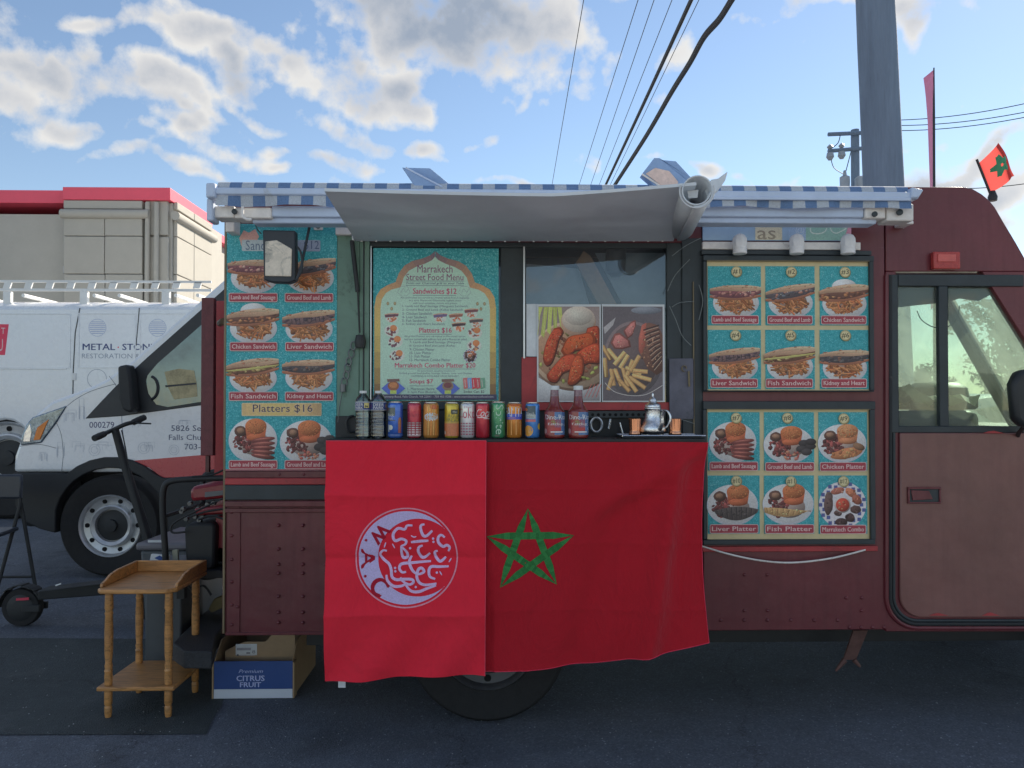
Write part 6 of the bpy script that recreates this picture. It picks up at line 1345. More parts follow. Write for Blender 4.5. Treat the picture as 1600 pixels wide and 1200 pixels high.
# ================================================================== drinks on the shelf
IY = SY + .055                                         # row of cans near the shelf's front edge
def z_shelf(): return ZSH + .001
can_alu = mat('can_alu', (.72, .73, .74), .25, .9, var=.05)
def can(cx, w, hpx, base, lbl, art):
    X = WX(cx, IY); r = w / 2 / FPX * IY; h = hpx / FPX * IY; z = z_shelf()
    t = thing('drink_can', lbl, 'can', (X, IY, z), 'drink cans lined up on the shelf')
    prof = [(r * .70, 0), (r * .86, h * .02), (r, h * .065), (r, h * .90), (r * .985, h * .925), (r * .88, h * .965)]
    m = MB(); m.lathe(prof, 40, (X, IY, z)); cb = m.build('body', mat('can_' + ('%02x%02x%02x' % tuple(int(min(1, k) * 255) for k in base)), base, .2, .35, var=.04, coat=.5, spec=.6), t, smooth=True, auto=60)
    m = MB(); m.lathe([(r * .88, h * .9651), (r * .91, h * .975), (r * .91, h), (r * .86, h), (r * .85, h * .975), (0, h * .97)], 40, (X, IY, z)); m.build('lid', can_alu, t, smooth=True)
    m = MB(); m.lathe([(r * .70, .0), (r * .72, h * .004), (r * .86, h * .0195)], 40, (X, IY, z - .0002)); m.build('base_rim', can_alu, t, smooth=True)
    A = CanArt(X, IY, z, r + .0003, h); art(A)
    if A.mb.v: A.mb.build('label_print', CANINK, t, fixn=False)
    return t
class CanArt:                                           # u: -1..1 across the front half (angle 90 deg), v: 0 bottom .. 1 top
    def __init__(s, X, Y, z, r, h): s.X, s.Y, s.z, s.r, s.h = X, Y, z, r, h; s.mb = MB(); s.k = 0
    def P(s, u, v):
        a = u * math.pi / 2; r = s.r + s.k * 2.5e-5; return (s.X + r * math.sin(a), s.Y - r * math.cos(a), s.z + v * s.h)
    def rect(s, u0, v0, u1, v1, col, n=None, slant=0):
        s.k += 1; n = n or max(1, int(abs(u1 - u0) * 12)); b = len(s.mb.v)
        for i in range(n + 1):
            u = u0 + (u1 - u0) * i / n; s.mb.v += [s.P(u, v0), s.P(u + slant, v1)]
        for i in range(n): s.mb.f.append((b + 2 * i, b + 2 * i + 2, b + 2 * i + 3, b + 2 * i + 1)); s.mb.c.append(col)
    def ell(s, u, v, ru, rv, col, n=18):
        s.k += 1; b = len(s.mb.v)
        for q in (1, .5, 0.001):
            for k in range(n): a = 6.2832 * k / n; s.mb.v.append(s.P(u + ru * q * math.cos(a), v + rv * q * math.sin(a)))
        for g in range(2):
            for k in range(n): k2 = (k + 1) % n; s.mb.f.append((b + g * n + k, b + g * n + k2, b + (g + 1) * n + k2, b + (g + 1) * n + k)); s.mb.c.append(col)
    def text(s, t, u0, v0, u1, v1, col, bold=.02, shear=0, rot=0):
        v, f = text_mesh(t, bold, 3); s.k += 1; mu, mv = (u0 + u1) / 2, (v0 + v1) / 2; pts = []
        for x, y in v:
            if rot: x, y = .5 + (y - .5), .5 - (x - .5) if rot < 0 else .5 + (x - .5); 
            pts.append(s.P(u0 + (u1 - u0) * x + shear * (y - .5), v0 + (v1 - v0) * y))
        s.mb.add(pts, f, col)
WHT = (.80, .80, .80)
def a_blue(A):
    A.rect(-.95, .62, .05, .84, (.10, .13, .13)); A.rect(-.95, .84, .1, .90, (.10, .25, .62)); A.ell(-.8, .80, .12, .06, (.45, .06, .08))
    A.text('Black', -.75, .60, -.05, .68, (.6, .62, .58), .03); A.text('Mist', -.75, .51, -.15, .585, (.6, .62, .58), .03); A.rect(-.95, .48, .05, .505, (.08, .1, .12))
    A.rect(-.62, .18, -.50, .38, (.55, .56, .5)); A.ell(-.35, .30, .2, .07, (.55, .58, .55)); A.ell(.45, .42, .16, .16, (.45, .16, .06)); A.rect(.3, .15, .6, .40, (.35, .08, .08)); A.rect(-1, .0658, 1, .12, (.05, .13, .4))
def a_plaid(A):
    A.text('Dr', -.6, .70, -.2, .88, (.62, .10, .13), .02, .1); A.text('cherry', -.5, .56, .75, .70, (.33, .02, .05), .02, .2)
    for j in range(6):
        for i in range(5): A.rect(-.9 + .36 * i, .10 + .062 * j, -.62 + .36 * i, .135 + .062 * j, tuple(min(.8, q * (1.0 - .12 * j)) for q in (.80, .72, .74)))
    A.rect(-1, .07, .75, .085, (.8, .75, .76))
def a_crush(A):
    for k in range(9): u = -.9 + .22 * k; A.rect(u, .09, u + .11, .92, ((.70, .26, .05), (.66, .36, .10))[k % 2], 2, .05)
    A.ell(.35, .87, .4, .06, (.62, .13, .05)); A.ell(.05, .60, .62, .115, (.62, .64, .66)); A.text('Crush', -.5, .53, .75, .68, (.75, .77, .78), .05, .1); A.text('Crush', -.46, .545, .71, .665, (.42, .46, .50), .0, .1)
def a_agua(A):
    A.rect(-1, .0658, 1, .42, (.62, .20, .09)); A.rect(-1, .42, 1, .47, (.55, .36, .08)); A.rect(-.05, .68, .62, .80, (.05, .06, .05)); A.text('AGUA', -.35, .58, .85, .68, (.07, .12, .06), .03); A.text('FRESCA', -.45, .47, .9, .57, (.07, .12, .06), .03); A.text('the', .1, .71, .5, .77, (.6, .6, .5), .02); A.ell(-.7, .16, .1, .05, (.75, .70, .6))
def a_diet(A):
    A.text('Coke', -.95, .56, .75, .84, (.50, .03, .08), .03); A.text('Diet', -.3, .84, .4, .90, (.45, .05, .1), .01)
    for j in range(5):
        for i in range(7): A.rect(-.9 + .26 * i, .10 + .075 * j, -.74 + .26 * i, .135 + .075 * j, (.42, .05, .12) if (i + j) % 2 else (.30, .10, .16))
def a_cola(A):
    A.text('Coca', -.62, .60, .85, .82, WHT, .02, .25); A.rect(-.55, .57, .5, .59, WHT, None); A.rect(.1, .54, .85, .555, WHT)
def a_lime(A):
    v, f = text_mesh('Sprite', .04, 3); A.k += 1
    A.mb.add([A.P(-.45 + .95 * y, .92 - .80 * x) for x, y in v], f, (.42, .62, .48))
    A.ell(-.1, .08, .25, .03, (.05, .1, .06))
def a_orange(A):
    A.rect(-1, .53, 1, .68, (.06, .09, .55)); A.text('FANTA', -.98, .60, .99, .87, (.55, .62, .80), .06); A.text('FANTA', -.95, .62, .96, .85, (.70, .74, .85), .03); A.rect(-.9, .56, .1, .575, (.7, .25, .08)); A.ell(.0, .92, .6, .03, (.65, .14, .03))
    for k in range(4): A.rect(-.7 + .4 * k, .1, -.62 + .4 * k, .5, (.75, .36, .10), 1)
def a_citrus(A):
    A.rect(-.75, .60, .25, .90, (.05, .10, .14)); A.text('Black', -.7, .66, .2, .73, (.6, .62, .6), .03); A.rect(-.75, .55, .25, .66, (.45, .50, .48)); A.text('Mist', -.6, .57, .1, .64, (.1, .12, .12), .02); A.rect(-.8, .46, .25, .53, (.62, .16, .18))
    A.ell(-.45, .21, .48, .15, (.72, .34, .06)); A.ell(.72, .33, .25, .09, (.65, .45, .05)); A.ell(-.7, .8, .2, .05, (.6, .2, .08))
can(618, 23.5, 57, (.05, .16, .60), 'royal blue can, leftmost of the cans, next to the water bottles', a_blue)
can(647.5, 22, 56.5, (.50, .04, .075), 'red can with white check pattern round its lower half', a_plaid)
can(673.5, 24, 56, (.66, .30, .07), 'striped orange can with a grey swirl wordmark, third can from the left', a_crush)
can(706, 22.5, 56, (.58, .44, .04), 'yellow and coral can with dark green lettering', a_agua)
can(730.5, 22.5, 56, (.68, .69, .72), 'silver white can with large red letters', a_diet)
can(754, 22, 56, (.55, .03, .055), 'plain red can with flowing white script, between silver and green cans', a_cola)
can(778.5, 22.5, 57, (.06, .30, .14), 'green can with pale lettering running down it', a_lime)
can(803.5, 24, 56, (.66, .24, .035), 'orange can with big pale blue capital letters', a_orange)
can(832, 22.5, 56, (.07, .26, .66), 'sky blue can with an orange fruit, next to the ketchup bottles', a_citrus)
glass('pet_plastic', (.86, .90, .93), .12, .02); glass('water_clear', (.80, .86, .90), .05)
mat('cap_white', (.78, .80, .80), .4); mat('label_navy', (.035, .06, .20), .4)
def water_bottle(cx, lbl, face):
    s = FPX / IY; X = WX(cx, IY); r = 12.2 / s; h = 74.0 / s; z = z_shelf(); t = thing('water_bottle', lbl, 'bottle', (X, IY, z), 'water bottles on the shelf')
    prof = [(r * .80, 0), (r * .97, h * .03)]
    for k in range(7): v = .06 + .075 * k; prof += [(r, h * v), (r * (.90 if k in (3, 4) else .955), h * (v + .028)), (r, h * (v + .056))]
    prof += [(r * 1.0, h * .60), (r, h * .765), (r * .985, h * .78), (r * .93, h * .82), (r * .72, h * .875), (r * .42, h * .925), (r * .38, h * .935), (r * .38, h * .95)]
    m = MB(); m.lathe(prof, 36, (X, IY, z)); m.build('bottle_body', 'pet_plastic', t, smooth=True, auto=80)
    m = MB(); m.lathe([(r * .45, h * .951), (r * .46, h * .955), (r * .46, h * .997), (r * .43, h), (0, h)], 24, (X, IY, z), rib=.02, ribn=20); m.build('cap', 'cap_white', t, smooth=True)
    m = MB(); m.lathe([(r * 1.012, h * .60), (r * 1.012, h * .762)], 40, (X, IY, z), caps=False); lo = m.build('label_band', 'label_navy', t, smooth=True)
    A = CanArt(X, IY, z, r * 1.012 + .0003, h); A.rect(-1, .755, 1, .768, (.62, .66, .70)); A.rect(-1, .592, 1, .602, (.62, .66, .70))
    if face: A.rect(.18, .64, .62, .745, (.70, .60, .22)); A.ell(.38, .675, .16, .012, (.03, .03, .02)); A.rect(.26, .64, .30, .675, (.03, .03, .02)); A.rect(.46, .64, .50, .672, (.03, .03, .02)); A.rect(.26, .675, .31, .70, (.03, .03, .02)); A.text('DEER', -.72, .68, .12, .735, WHT, .03); A.text('PARK', -.72, .615, .12, .67, WHT, .03)
    else: A.text('DEER', -.35, .68, .55, .735, WHT, .03); A.text('PARK', -.35, .615, .55, .67, WHT, .03); A.ell(-.7, .68, .14, .04, (.25, .12, .3)); A.ell(.85, .68, .12, .04, (.55, .3, .2))
    A.mb.build('label_print', CANINK, lo, fixn=False)
water_bottle(567.5, 'clear water bottle at the left end of the shelf, yellow picture on its label', True)
water_bottle(591.5, 'clear water bottle beside the royal blue can', False)
mat('ketchup', (.20, .025, .022), .12, var=.1, coat=.6, spec=.6); glass('bottle_neck_glass', (.72, .62, .66), .14)
def ketchup(cx, lbl):
    s = FPX / IY; X = WX(cx, IY); h = 82 / s; r = 15.8 / s; z = z_shelf(); t = thing('ketchup_bottle', lbl, 'bottle', (X, IY, z), 'ketchup bottles on the shelf')
    prof = [(r * .88, 0), (r * .98, h * .02), (r, h * .05), (r, h * .50), (r * .97, h * .525), (r * .75, h * .575), (r * .56, h * .64), (r * .46, h * .72), (r * .42, h * .80)]
    m = MB(); m.lathe(prof, 36, (X, IY, z)); m.build('bottle_body', 'ketchup', t, smooth=True, auto=80)
    m = MB(); m.lathe([(r * .42, h * .8005), (r * .41, h * .86), (r * .40, h * .92)], 28, (X, IY, z)); m.build('neck', mat('neck_smear', (.22, .10, .14), .12, var=.6, scale=120, coat=.5), t, smooth=True)
    m = MB(); m.lathe([(r * .46, h * .9205), (r * .47, h * .93), (r * .47, h * .985), (r * .44, h), (0, h)], 28, (X, IY, z), rib=.02, ribn=24); m.build('cap', 'cap_white', t, smooth=True)
    A = CanArt(X, IY, z, r + .0003, h)
    A.rect(-.98, .07, -.05, .50, (.32, .07, .075)); A.rect(-.05, .07, .98, .50, (.09, .20, .42)); A.rect(-.55, .11, .40, .36, (.40, .05, .06)); A.ell(-.1, .31, .3, .035, (.28, .30, .10)); A.ell(-.75, .14, .16, .05, (.50, .30, .30))
    A.text('Dine-Rite', -.72, .36, .85, .45, WHT, .02, -.06); A.text('Ketchup', -.48, .235, .55, .30, WHT, .03); A.rect(-.3, .115, .55, .135, WHT); A.rect(-.28, .145, .4, .21, (.50, .05, .06))
    for k in range(10): A.ell(random.uniform(.5, .9), random.uniform(.1, .34), .03, .014, (.5, .58, .7), 6)
    A.mb.build('label_print', CANINK, t, fixn=False)
ketchup(866.5, 'ketchup bottle with white cap beside the sky blue can'); ketchup(903.5, 'ketchup bottle with white cap, right one of the pair')
# tea set
mat('silver', (.78, .79, .80), .13, 1.0, var=.08, scale=30, bump=.25, bscale=160); mat('copper', (.72, .34, .20), .18, 1.0, var=.15, scale=20)
TY = SY + .13; s = FPX / TY; zt = z_shelf()
tr = thing('serving_tray', 'dark rimmed metal tray under the silver teapot', 'tray', (WX(1032, TY), TY, zt))
m = MB(); m.box(WX(968, TY), WX(1094, TY), TY - .085, TY + .10, zt, zt + .006); m.build('tray_plate', 'black_metal', tr, .002)
m = MB(); x0, x1 = WX(968, TY), WX(1094, TY); P = [(x0, TY - .085), (x1, TY - .085), (x1, TY + .1), (x0, TY + .1), (x0, TY - .085)]; m.tube([(x, y, zt + .010) for x, y in P], .004, 6); m.build('tray_rim', 'silver', tr, smooth=True)
zt2 = zt + .0065; X = WX(1020, TY)
tp = thing('teapot', 'silver teapot with domed lid and finial on the shelf', 'teapot', (X, TY, zt2))
u = 1 / s
m = MB(); m.lathe([(17 * u, 3 * u), (21 * u, 8 * u), (20 * u, 14 * u), (15.5 * u, 22 * u), (12.5 * u, 28 * u), (12 * u, 40 * u), (13 * u, 42 * u), (13.5 * u, 44 * u), (12.5 * u, 45 * u)], 36, (X, TY, zt2)); m.build('pot_body', 'silver', tp, smooth=True, auto=60)
m = MB(); m.lathe([(12.4 * u, 45.2 * u), (12.5 * u, 48 * u), (10 * u, 50.5 * u), (6.5 * u, 52 * u), (6 * u, 56 * u), (5 * u, 59 * u), (2.2 * u, 61 * u), (1.6 * u, 63 * u), (2.3 * u, 65 * u), (1.0 * u, 67.5 * u), (0, 69 * u)], 28, (X, TY, zt2)); m.build('lid', 'silver', tp, smooth=True, auto=70)
m = MB(); m.tube(smooth_pts([(X + 12 * u, TY - 8 * u, zt2 + 40 * u), (X + 20 * u, TY - 14 * u, zt2 + 39 * u), (X + 24 * u, TY - 17 * u, zt2 + 28 * u), (X + 20 * u, TY - 14 * u, zt2 + 16 * u), (X + 15 * u, TY - 11 * u, zt2 + 12 * u)], 6), [.0045] * 25, 8); m.build('handle', 'silver', tp, smooth=True)
m = MB(); m.tube(smooth_pts([(X + 6 * u, TY - 16 * u, zt2 + 10 * u), (X + 9 * u, TY - 24 * u, zt2 + 20 * u), (X + 9 * u, TY - 27 * u, zt2 + 32 * u), (X + 11 * u, TY - 32 * u, zt2 + 41 * u)], 6), [.012, .012, .0115, .011, .0105, .01, .0095, .009, .0085, .008, .0075, .007, .0068, .0066, .0064, .0062, .006, .006, .006][:19], 10); m.build('spout', 'silver', tp, smooth=True)
for a in (45, 135, 225, 315): m = MB(); c = (X + 15 * u * math.cos(R(a)), TY + 15 * u * math.sin(R(a)), zt2); m.lathe([(2.2 * u, 0), (1.6 * u, 2 * u), (2.4 * u, 5 * u), (0, 6 * u)], 8, c); m.build('foot', 'silver', tp, smooth=True)
for (cx, lb) in ((992, 'fluted copper cup left of the teapot'), (1054.5, 'fluted copper cup right of the teapot')):
    Xc = WX(cx, TY); cp = thing('copper_cup', lb, 'cup', (Xc, TY, zt2), 'copper cups on the tray')
    m = MB(); m.lathe([(8 * u, 0), (9.6 * u, 2 * u), (9.8 * u, 5 * u), (8.6 * u, 7 * u), (8.6 * u, 9 * u), (9.2 * u, 20 * u), (9.6 * u, 27 * u), (9.0 * u, 27 * u), (8.2 * u, 10 * u), (0, 9 * u)], 72, (Xc, TY, zt2), rib=.035, ribn=14); m.build('cup_body', 'copper', cp, smooth=True, auto=60)
    m = MB(); m.tube([(Xc + 9.5 * u * math.cos(R(a)), TY + 9.5 * u * math.sin(R(a)), zt2 + 27 * u) for a in range(0, 361, 15)], .0012, 5); m.build('cup_rim', 'copper', cp, smooth=True)
m = MB(); m.tube([W(951, 670, T - .03), W(954, 655, T - .03)], .005, 6); m.tube([W(968, 660, T - .03), W(973, 678, T - .03)], .004, 6); tag(m.build('utensil', 'silver', trk, smooth=True))

# ================================================================== lamps
mat('lamp_case', (.030, .036, .045), .5, var=.2); mat('lamp_glass', C(150, 150, 145), .45, var=.25, scale=14, dirt=(.25, .25, .22), dirt_amt=.5, dscale=14)
LY = 3.36
fl = thing('flood_lamp', 'boxy black flood lamp with dusty cream lens hanging over the left menu panel', 'lamp', (WX(436, LY), LY, WZ(440, LY)))
m = MB(); m.pprism([(410, 359), (461, 360), (462, 438), (450, 442), (425, 441), (412, 437)], LY, .05); m.build('case', 'lamp_case', fl, .006)
m = MB(); m.pprism([(414, 377), (432, 375), (456, 389), (455, 432), (414, 431)], LY - .006, .006); m.build('lens', 'lamp_glass', fl, .003)
m = MB(); m.tube([W(464, 436, LY), W(470, 420, LY), W(484, 352, LY + .06)], .006, 8); m.tube(smooth_pts([W(464, 385, LY), W(470, 395, LY), W(472, 420, LY), W(462, 438, LY)], 5), .005, 6); m.build('bracket_arm', 'lamp_case', fl, smooth=True)
m = MB(); m.tube(smooth_pts([W(398, 348, LY + .1), W(402, 358, LY + .08), W(408, 365, LY + .04)], 5), .0025, 5); m.build('lead', 'line_black', fl, smooth=True)
HY = 3.3
mat('flood_case', C(92, 118, 155), .5, var=.15); mat('flood_face', C(150, 140, 140), .4, var=.3, scale=12)
f1_ = thing('flood_lamp', 'slim flood lamp tilted up on the awning, left of the two on top', 'lamp', (WX(665, HY), HY, WZ(290, HY)))
m = MB(); m.pprism([(628, 261), (634, 262), (690, 292), (649, 292)], HY, .02); m.pprism([(634.3, 261.6), (672, 262.5), (708, 292), (690.3, 292)], HY + .02, .05); m.build('case', 'flood_case', f1_, .004)
m = MB(); m.tube([W(634, 262, HY - .004), W(691, 292, HY - .004)], .004, 6); m.build('rim', 'white_alu', f1_)
m = MB(); m.pbox(668, 290, 680, 294, HY + .01, .1); m.build('bracket', 'black_metal', f1_)
f2_ = thing('flood_lamp', 'flood lamp with open reflector face beside the rolled hatch edge', 'lamp', (WX(1045, HY), HY, WZ(290, HY)))
m = MB(); m.pprism([(1003, 272), (1022, 247), (1030, 247), (1075, 283), (1070, 296), (1030, 296)], HY, .05); m.pprism([(1030.4, 247), (1034, 250), (1056, 252), (1082, 280), (1075.4, 283)], HY + .02, .07); m.build('case', 'flood_case', f2_, .005)
m = MB(); m.pprism([(1009, 271), (1024, 262), (1046, 267), (1060, 284), (1058, 292), (1034, 291)], HY - .006, .006); m.build('reflector', 'flood_face', f2_, .002)
m = MB(); m.tube([W(1003, 272, HY - .004), W(1032, 291, HY - .004)], .004, 6); m.build('rim', 'ivory', f2_)
m = MB(); m.pbox(1040, 288, 1056, 294, HY + .01, .1); m.build('bracket', 'black_metal', f2_)
mat('bulb_white', C(172, 180, 190), .5, var=.1)
BY = T - .075
proto = None
for (cx, lb) in ((1156, 'white bulb nearest the rolled hatch, in the row over the sandwich board'), (1245, 'middle white bulb in the row over the sandwich board'), (1325, 'rightmost white bulb in the row over the sandwich board')):
    c = W(cx, 397, BY); u = BY / FPX
    if proto is None:
        t = thing('light_bulb', lb, 'bulb', c, 'white bulbs over the right boards')
        m = MB(); m.lathe([(10 * u, 0), (11 * u, 1 * u), (11 * u, 3 * u), (10.4 * u, 3.6 * u), (11 * u, 4.2 * u), (11 * u, 7 * u), (10.4 * u, 7.6 * u), (11 * u, 8.4 * u), (11 * u, 12 * u)], 24, c); m.build('socket', 'bulb_white', t, smooth=True, auto=30)
        m = MB(); m.lathe([(10.5 * u, 12.1 * u), (11.5 * u, 17 * u), (11 * u, 24 * u), (8 * u, 29 * u), (3 * u, 32 * u), (0, 32.5 * u)], 24, c, rib=.05, ribn=8); m.build('globe', 'bulb_white', t, smooth=True)
        m = MB(); m.box(c.x - .006, c.x + .006, BY + .01, T - .021, c.z + .012, c.z + .03); m.build('holder', 'ivory', t)
        proto = t
    else:
        t = proto.copy(); COL.objects.link(t); t.location = c; t['label'] = lb
        for ch in proto.children: k = ch.copy(); COL.objects.link(k); k.parent = t

# ================================================================== little flag on the cab roof
RY = 3.75
sf = thing('roof_flag', 'small red flag with green star on a short stick at the cab roof', 'flag', (WX(1549, RY), RY, WZ(306, RY)))
m = MB(); m.tube([W(1551, 312, RY), W(1526, 249, RY)], .006, 8); m.build('stick', 'black_metal', sf, smooth=True)
m = MB(); m.lathe([(.02, 0), (.022, .02), (.012, .05), (0, .052)], 10, W(1551, 314, RY)); m.build('socket', 'black_metal', sf, smooth=True)
A0, B0, C0, D0 = (1527.5, 256), (1563, 222), (1593, 273), (1549, 300)
def q4(u, v):
    x = (A0[0] * (1 - u) + B0[0] * u) * (1 - v) + (D0[0] * (1 - u) + C0[0] * u) * v; y = (A0[1] * (1 - u) + B0[1] * u) * (1 - v) + (D0[1] * (1 - u) + C0[1] * u) * v
    return x + 3 * math.sin(v * 5) * u, y + 3 * math.sin(u * 6) * (1 - .3 * v)
def sfp(u, v, off=0): x, y = q4(u, v); p = W(x, y, RY); p.y += .025 * math.sin(u * 7 + v) - off; return p
m = MB(); v = [sfp(i / 14, j / 14) for j in range(15) for i in range(15)]; m.add(v, [(j * 15 + i, j * 15 + i + 1, (j + 1) * 15 + i + 1, (j + 1) * 15 + i) for j in range(14) for i in range(14)])
fm = bpy.data.materials.new('thin_flag'); fm.use_nodes = True; nt = fm.node_tree; nt.nodes.clear(); o_ = nt.nodes.new('ShaderNodeOutputMaterial'); d_ = nt.nodes.new('ShaderNodeBsdfDiffuse'); tl_ = nt.nodes.new('ShaderNodeBsdfTranslucent'); mx_ = nt.nodes.new('ShaderNodeMixShader'); d_.inputs[0].default_value = (.5, .06, .06, 1); tl_.inputs[0].default_value = (.65, .10, .09, 1); mx_.inputs[0].default_value = .55
n_ = nnoise(nt, nt.nodes.new('ShaderNodeTexCoord').outputs['Object'], 30, 3); nt.links.new(nmix(nt, n_.outputs[0], (.42, .05, .05), (.6, .08, .07)), d_.inputs[0])
nt.links.new(d_.outputs[0], mx_.inputs[1]); nt.links.new(tl_.outputs[0], mx_.inputs[2]); nt.links.new(mx_.outputs[0], o_.inputs[0]); MATS['thin_flag'] = fm
m.build('cloth', 'thin_flag', sf, smooth=True)
m = MB(); pts = [(.55 + .24 * math.cos(R(-90 + 144 * k)), .48 + .28 * math.sin(R(-90 + 144 * k))) for k in range(5)]
for k in range(5):
    a, b = Vector(pts[k]), Vector(pts[(k + 1) % 5]); n_ = Vector((-(b - a).y, (b - a).x)).normalized() * .045
    for q in range(6):
        c0, c1 = a.lerp(b, q / 6), a.lerp(b, (q + 1) / 6); m.add([sfp(*(c0 + n_), off=.003), sfp(*(c1 + n_), off=.003), sfp(*(c1 - n_), off=.003), sfp(*(c0 - n_), off=.003)], [(0, 1, 2, 3)])
m.build('star', mat('star_green', (.06, .30, .15), .7), sf)

# ================================================================== things left of the truck
def wood(name, col):
    m = bpy.data.materials.new(name); m.use_nodes = True; nt = m.node_tree; b = nt.nodes['Principled BSDF']
    tc = nt.nodes.new('ShaderNodeTexCoord'); mp_ = nt.nodes.new('ShaderNodeMapping'); mp_.inputs['Scale'].default_value = (3, 26, 26); nt.links.new(tc.outputs['Object'], mp_.inputs[0])
    n1 = nnoise(nt, mp_.outputs[0], 2.2, 7, .65, 1.2); n2 = nnoise(nt, tc.outputs['Object'], 5, 5, .6)
    c = nramp(nt, n1.outputs[0], [(.30, tuple(k * .38 for k in col)), (.47, tuple(k * .85 for k in col)), (.56, col), (.75, tuple(min(.8, k * 1.35) for k in col))])
    c = nmix(nt, nmath(nt, 'MULTIPLY_ADD', n2.outputs[0], 3.0, -1.75, clamp=True), c, (.16, .07, .04))
    nt.links.new(c, b.inputs['Base Color']); b.inputs['Roughness'].default_value = .42; b.inputs['Coat Weight'].default_value = .2; b.inputs['Coat Roughness'].default_value = .3
    MATS[name] = m; return m
wood('oak', (.54, .26, .085))
tx0, tx1, ty0, ty1 = WX(148, 3.66, 920), WX(273, 3.66, 920), 3.655, 4.07; zt = .615
tb = thing('side_table', 'small varnished wooden side table with turned legs and raised gallery', 'table', ((tx0 + tx1) / 2, 3.8, 0))
m = MB(); out_ = [(tx0 + .05, ty1), (tx1 - .0, ty1), (tx1, ty0 + .04), (tx1 - .035, ty0), (tx0 + .02, ty0), (tx0, ty0 + .03)]
out_ = [(tx0, ty0 + .03), (tx0 + .025, ty0), (tx1 - .04, ty0), (tx1, ty0 + .04), (tx1, ty1), (tx0, ty1)]
v = [(x, y, zt) for x, y in out_] + [(x, y, zt - .022) for x, y in out_]; m.add(v, [tuple(range(6)), tuple(range(11, 5, -1))] + [(i, (i + 1) % 6, 6 + (i + 1) % 6, 6 + i) for i in range(6)]); m.build('table_top', 'oak', tb, .007)
m = MB(); m.box(tx0 + .016, tx1 - .016, ty1 - .016, ty1 - .002, zt + .0005, zt + .058); m.build('gallery_back', 'oak', tb, .003)
for xx in (tx0 + .002, tx1 - .016):
    m = MB(); pts = [(ty1 - .002, zt + .0005), (ty1 - .002, zt + .058), (ty0 + .20, zt + .055), (ty0 + .13, zt + .045), (ty0 + .09, zt + .028), (ty0 + .05, zt + .018), (ty0 + .045, zt + .0005)]
    n = len(pts); v = [(xx, y, z) for y, z in pts] + [(xx + .014, y, z) for y, z in pts]; m.add(v, [tuple(range(n)), tuple(range(2 * n - 1, n - 1, -1))] + [(i, (i + 1) % n, n + (i + 1) % n, n + i) for i in range(n)]); m.build('gallery_side', 'oak', tb, .003)
zs_ = .155
m = MB(); m.box(tx0 + .005, tx1 - .005, ty0 + .015, ty1 - .01, zs_ - .02, zs_); m.build('lower_shelf', 'oak', tb, .005)
lp = [(.013, 0), (.016, .02), (.017, .05), (.014, .058), (.018, .066), (.018, .12), (.016, .134)]
lp2 = [(.017, .156), (.018, .20), (.0165, .215), (.0195, .222), (.0155, .232), (.018, .245), (.0145, .262), (.018, .30), (.0195, .40), (.0165, .485), (.0195, .492), (.0155, .505), (.0195, .516), (.018, .57), (.0175, .592)]
for (lx, ly) in ((tx0 + .045, ty0 + .05), (tx1 - .045, ty0 + .05), (tx0 + .045, ty1 - .05), (tx1 - .04, ty1 - .05)):
    m = MB(); m.lathe(lp, 16, (lx, ly, 0)); m.lathe(lp2, 16, (lx, ly, 0)); m.build('leg', 'oak', tb, smooth=True, auto=40)
# citrus carton
mat('cardboard', (.36, .25, .15), .85, var=.12, scale=8, bump=.1, bscale=60); mat('carton_blue', (.028, .075, .26), .5, var=.08, scale=6); mat('carton_white', (.62, .66, .74), .6, var=.05)
cb0, cb1 = GP(331, 1096), GP(459, 1089); cx0, cx1 = cb0.x, cb1.x; cy0 = (cb0.y + cb1.y) / 2; hB = .19
cb = thing('fruit_carton', 'open blue and white citrus fruit carton under the truck sill', 'carton', ((cx0 + cx1) / 2, cy0 + .25, 0))
m = MB(); m.box(cx0, cx1, cy0, cy0 + .006, .0505, hB); m.build('front_panel', 'carton_blue', cb, .001)
m = MB(); m.box(cx0, cx1, cy0, cy0 + .006, .004, .05); m.build('white_band', 'carton_white', cb, .001)
for xx in (cx0 - .009, cx1 + .001): m = MB(); m.prism([(xx, .004), (xx + .008, .004), (xx + .008, hB - .006), (xx, hB - .006)], cy0 - .002, cy0 + .05); m.build('corner_flap', 'cardboard', cb)
for xx in (cx0, cx1 - .005):
    m = MB(); pts = [(cy0 + .0065, .004), (cy0 + .50, .004), (cy0 + .50, .27), (cy0 + .10, .27), (cy0 + .0065, hB)]; n = 5
    v = [(xx, y, z) for y, z in pts] + [(xx + .005, y, z) for y, z in pts]; m.add(v, [tuple(range(n)), tuple(range(2 * n - 1, n - 1, -1))] + [(i, (i + 1) % n, n + (i + 1) % n, n + i) for i in range(n)]); m.build('side_panel', 'cardboard', cb)
m = MB(); m.box(cx0 + .006, cx1 - .006, cy0 + .0065, cy0 + .5, .002, .008); m.box(cx0 + .006, cx1 - .006, cy0 + .493, cy0 + .499, .008, .27); m.build('inner_box', 'cardboard', cb)
m = MB(); a, b = cx0 + .03, cx1 - .008; m.prism([(a, .19), (b, .19), (b, .30), (b - .12, .30), (b - .15, .265), (a + .10, .265), (a + .06, .25), (a, .22)], cy0 + .075, cy0 + .081); m.box(a, b, cy0 + .075, cy0 + .081, .01, .1898); m.build('inner_flap', 'cardboard', cb)
m = MB(); c0 = WX(368, cy0 + .07, 1020); m.box(c0, c0 + .108, cy0 + .0725, cy0 + .0745, .198, .255); m.build('shipping_label', mat('label_paper', (.66, .68, .68), .7), cb)
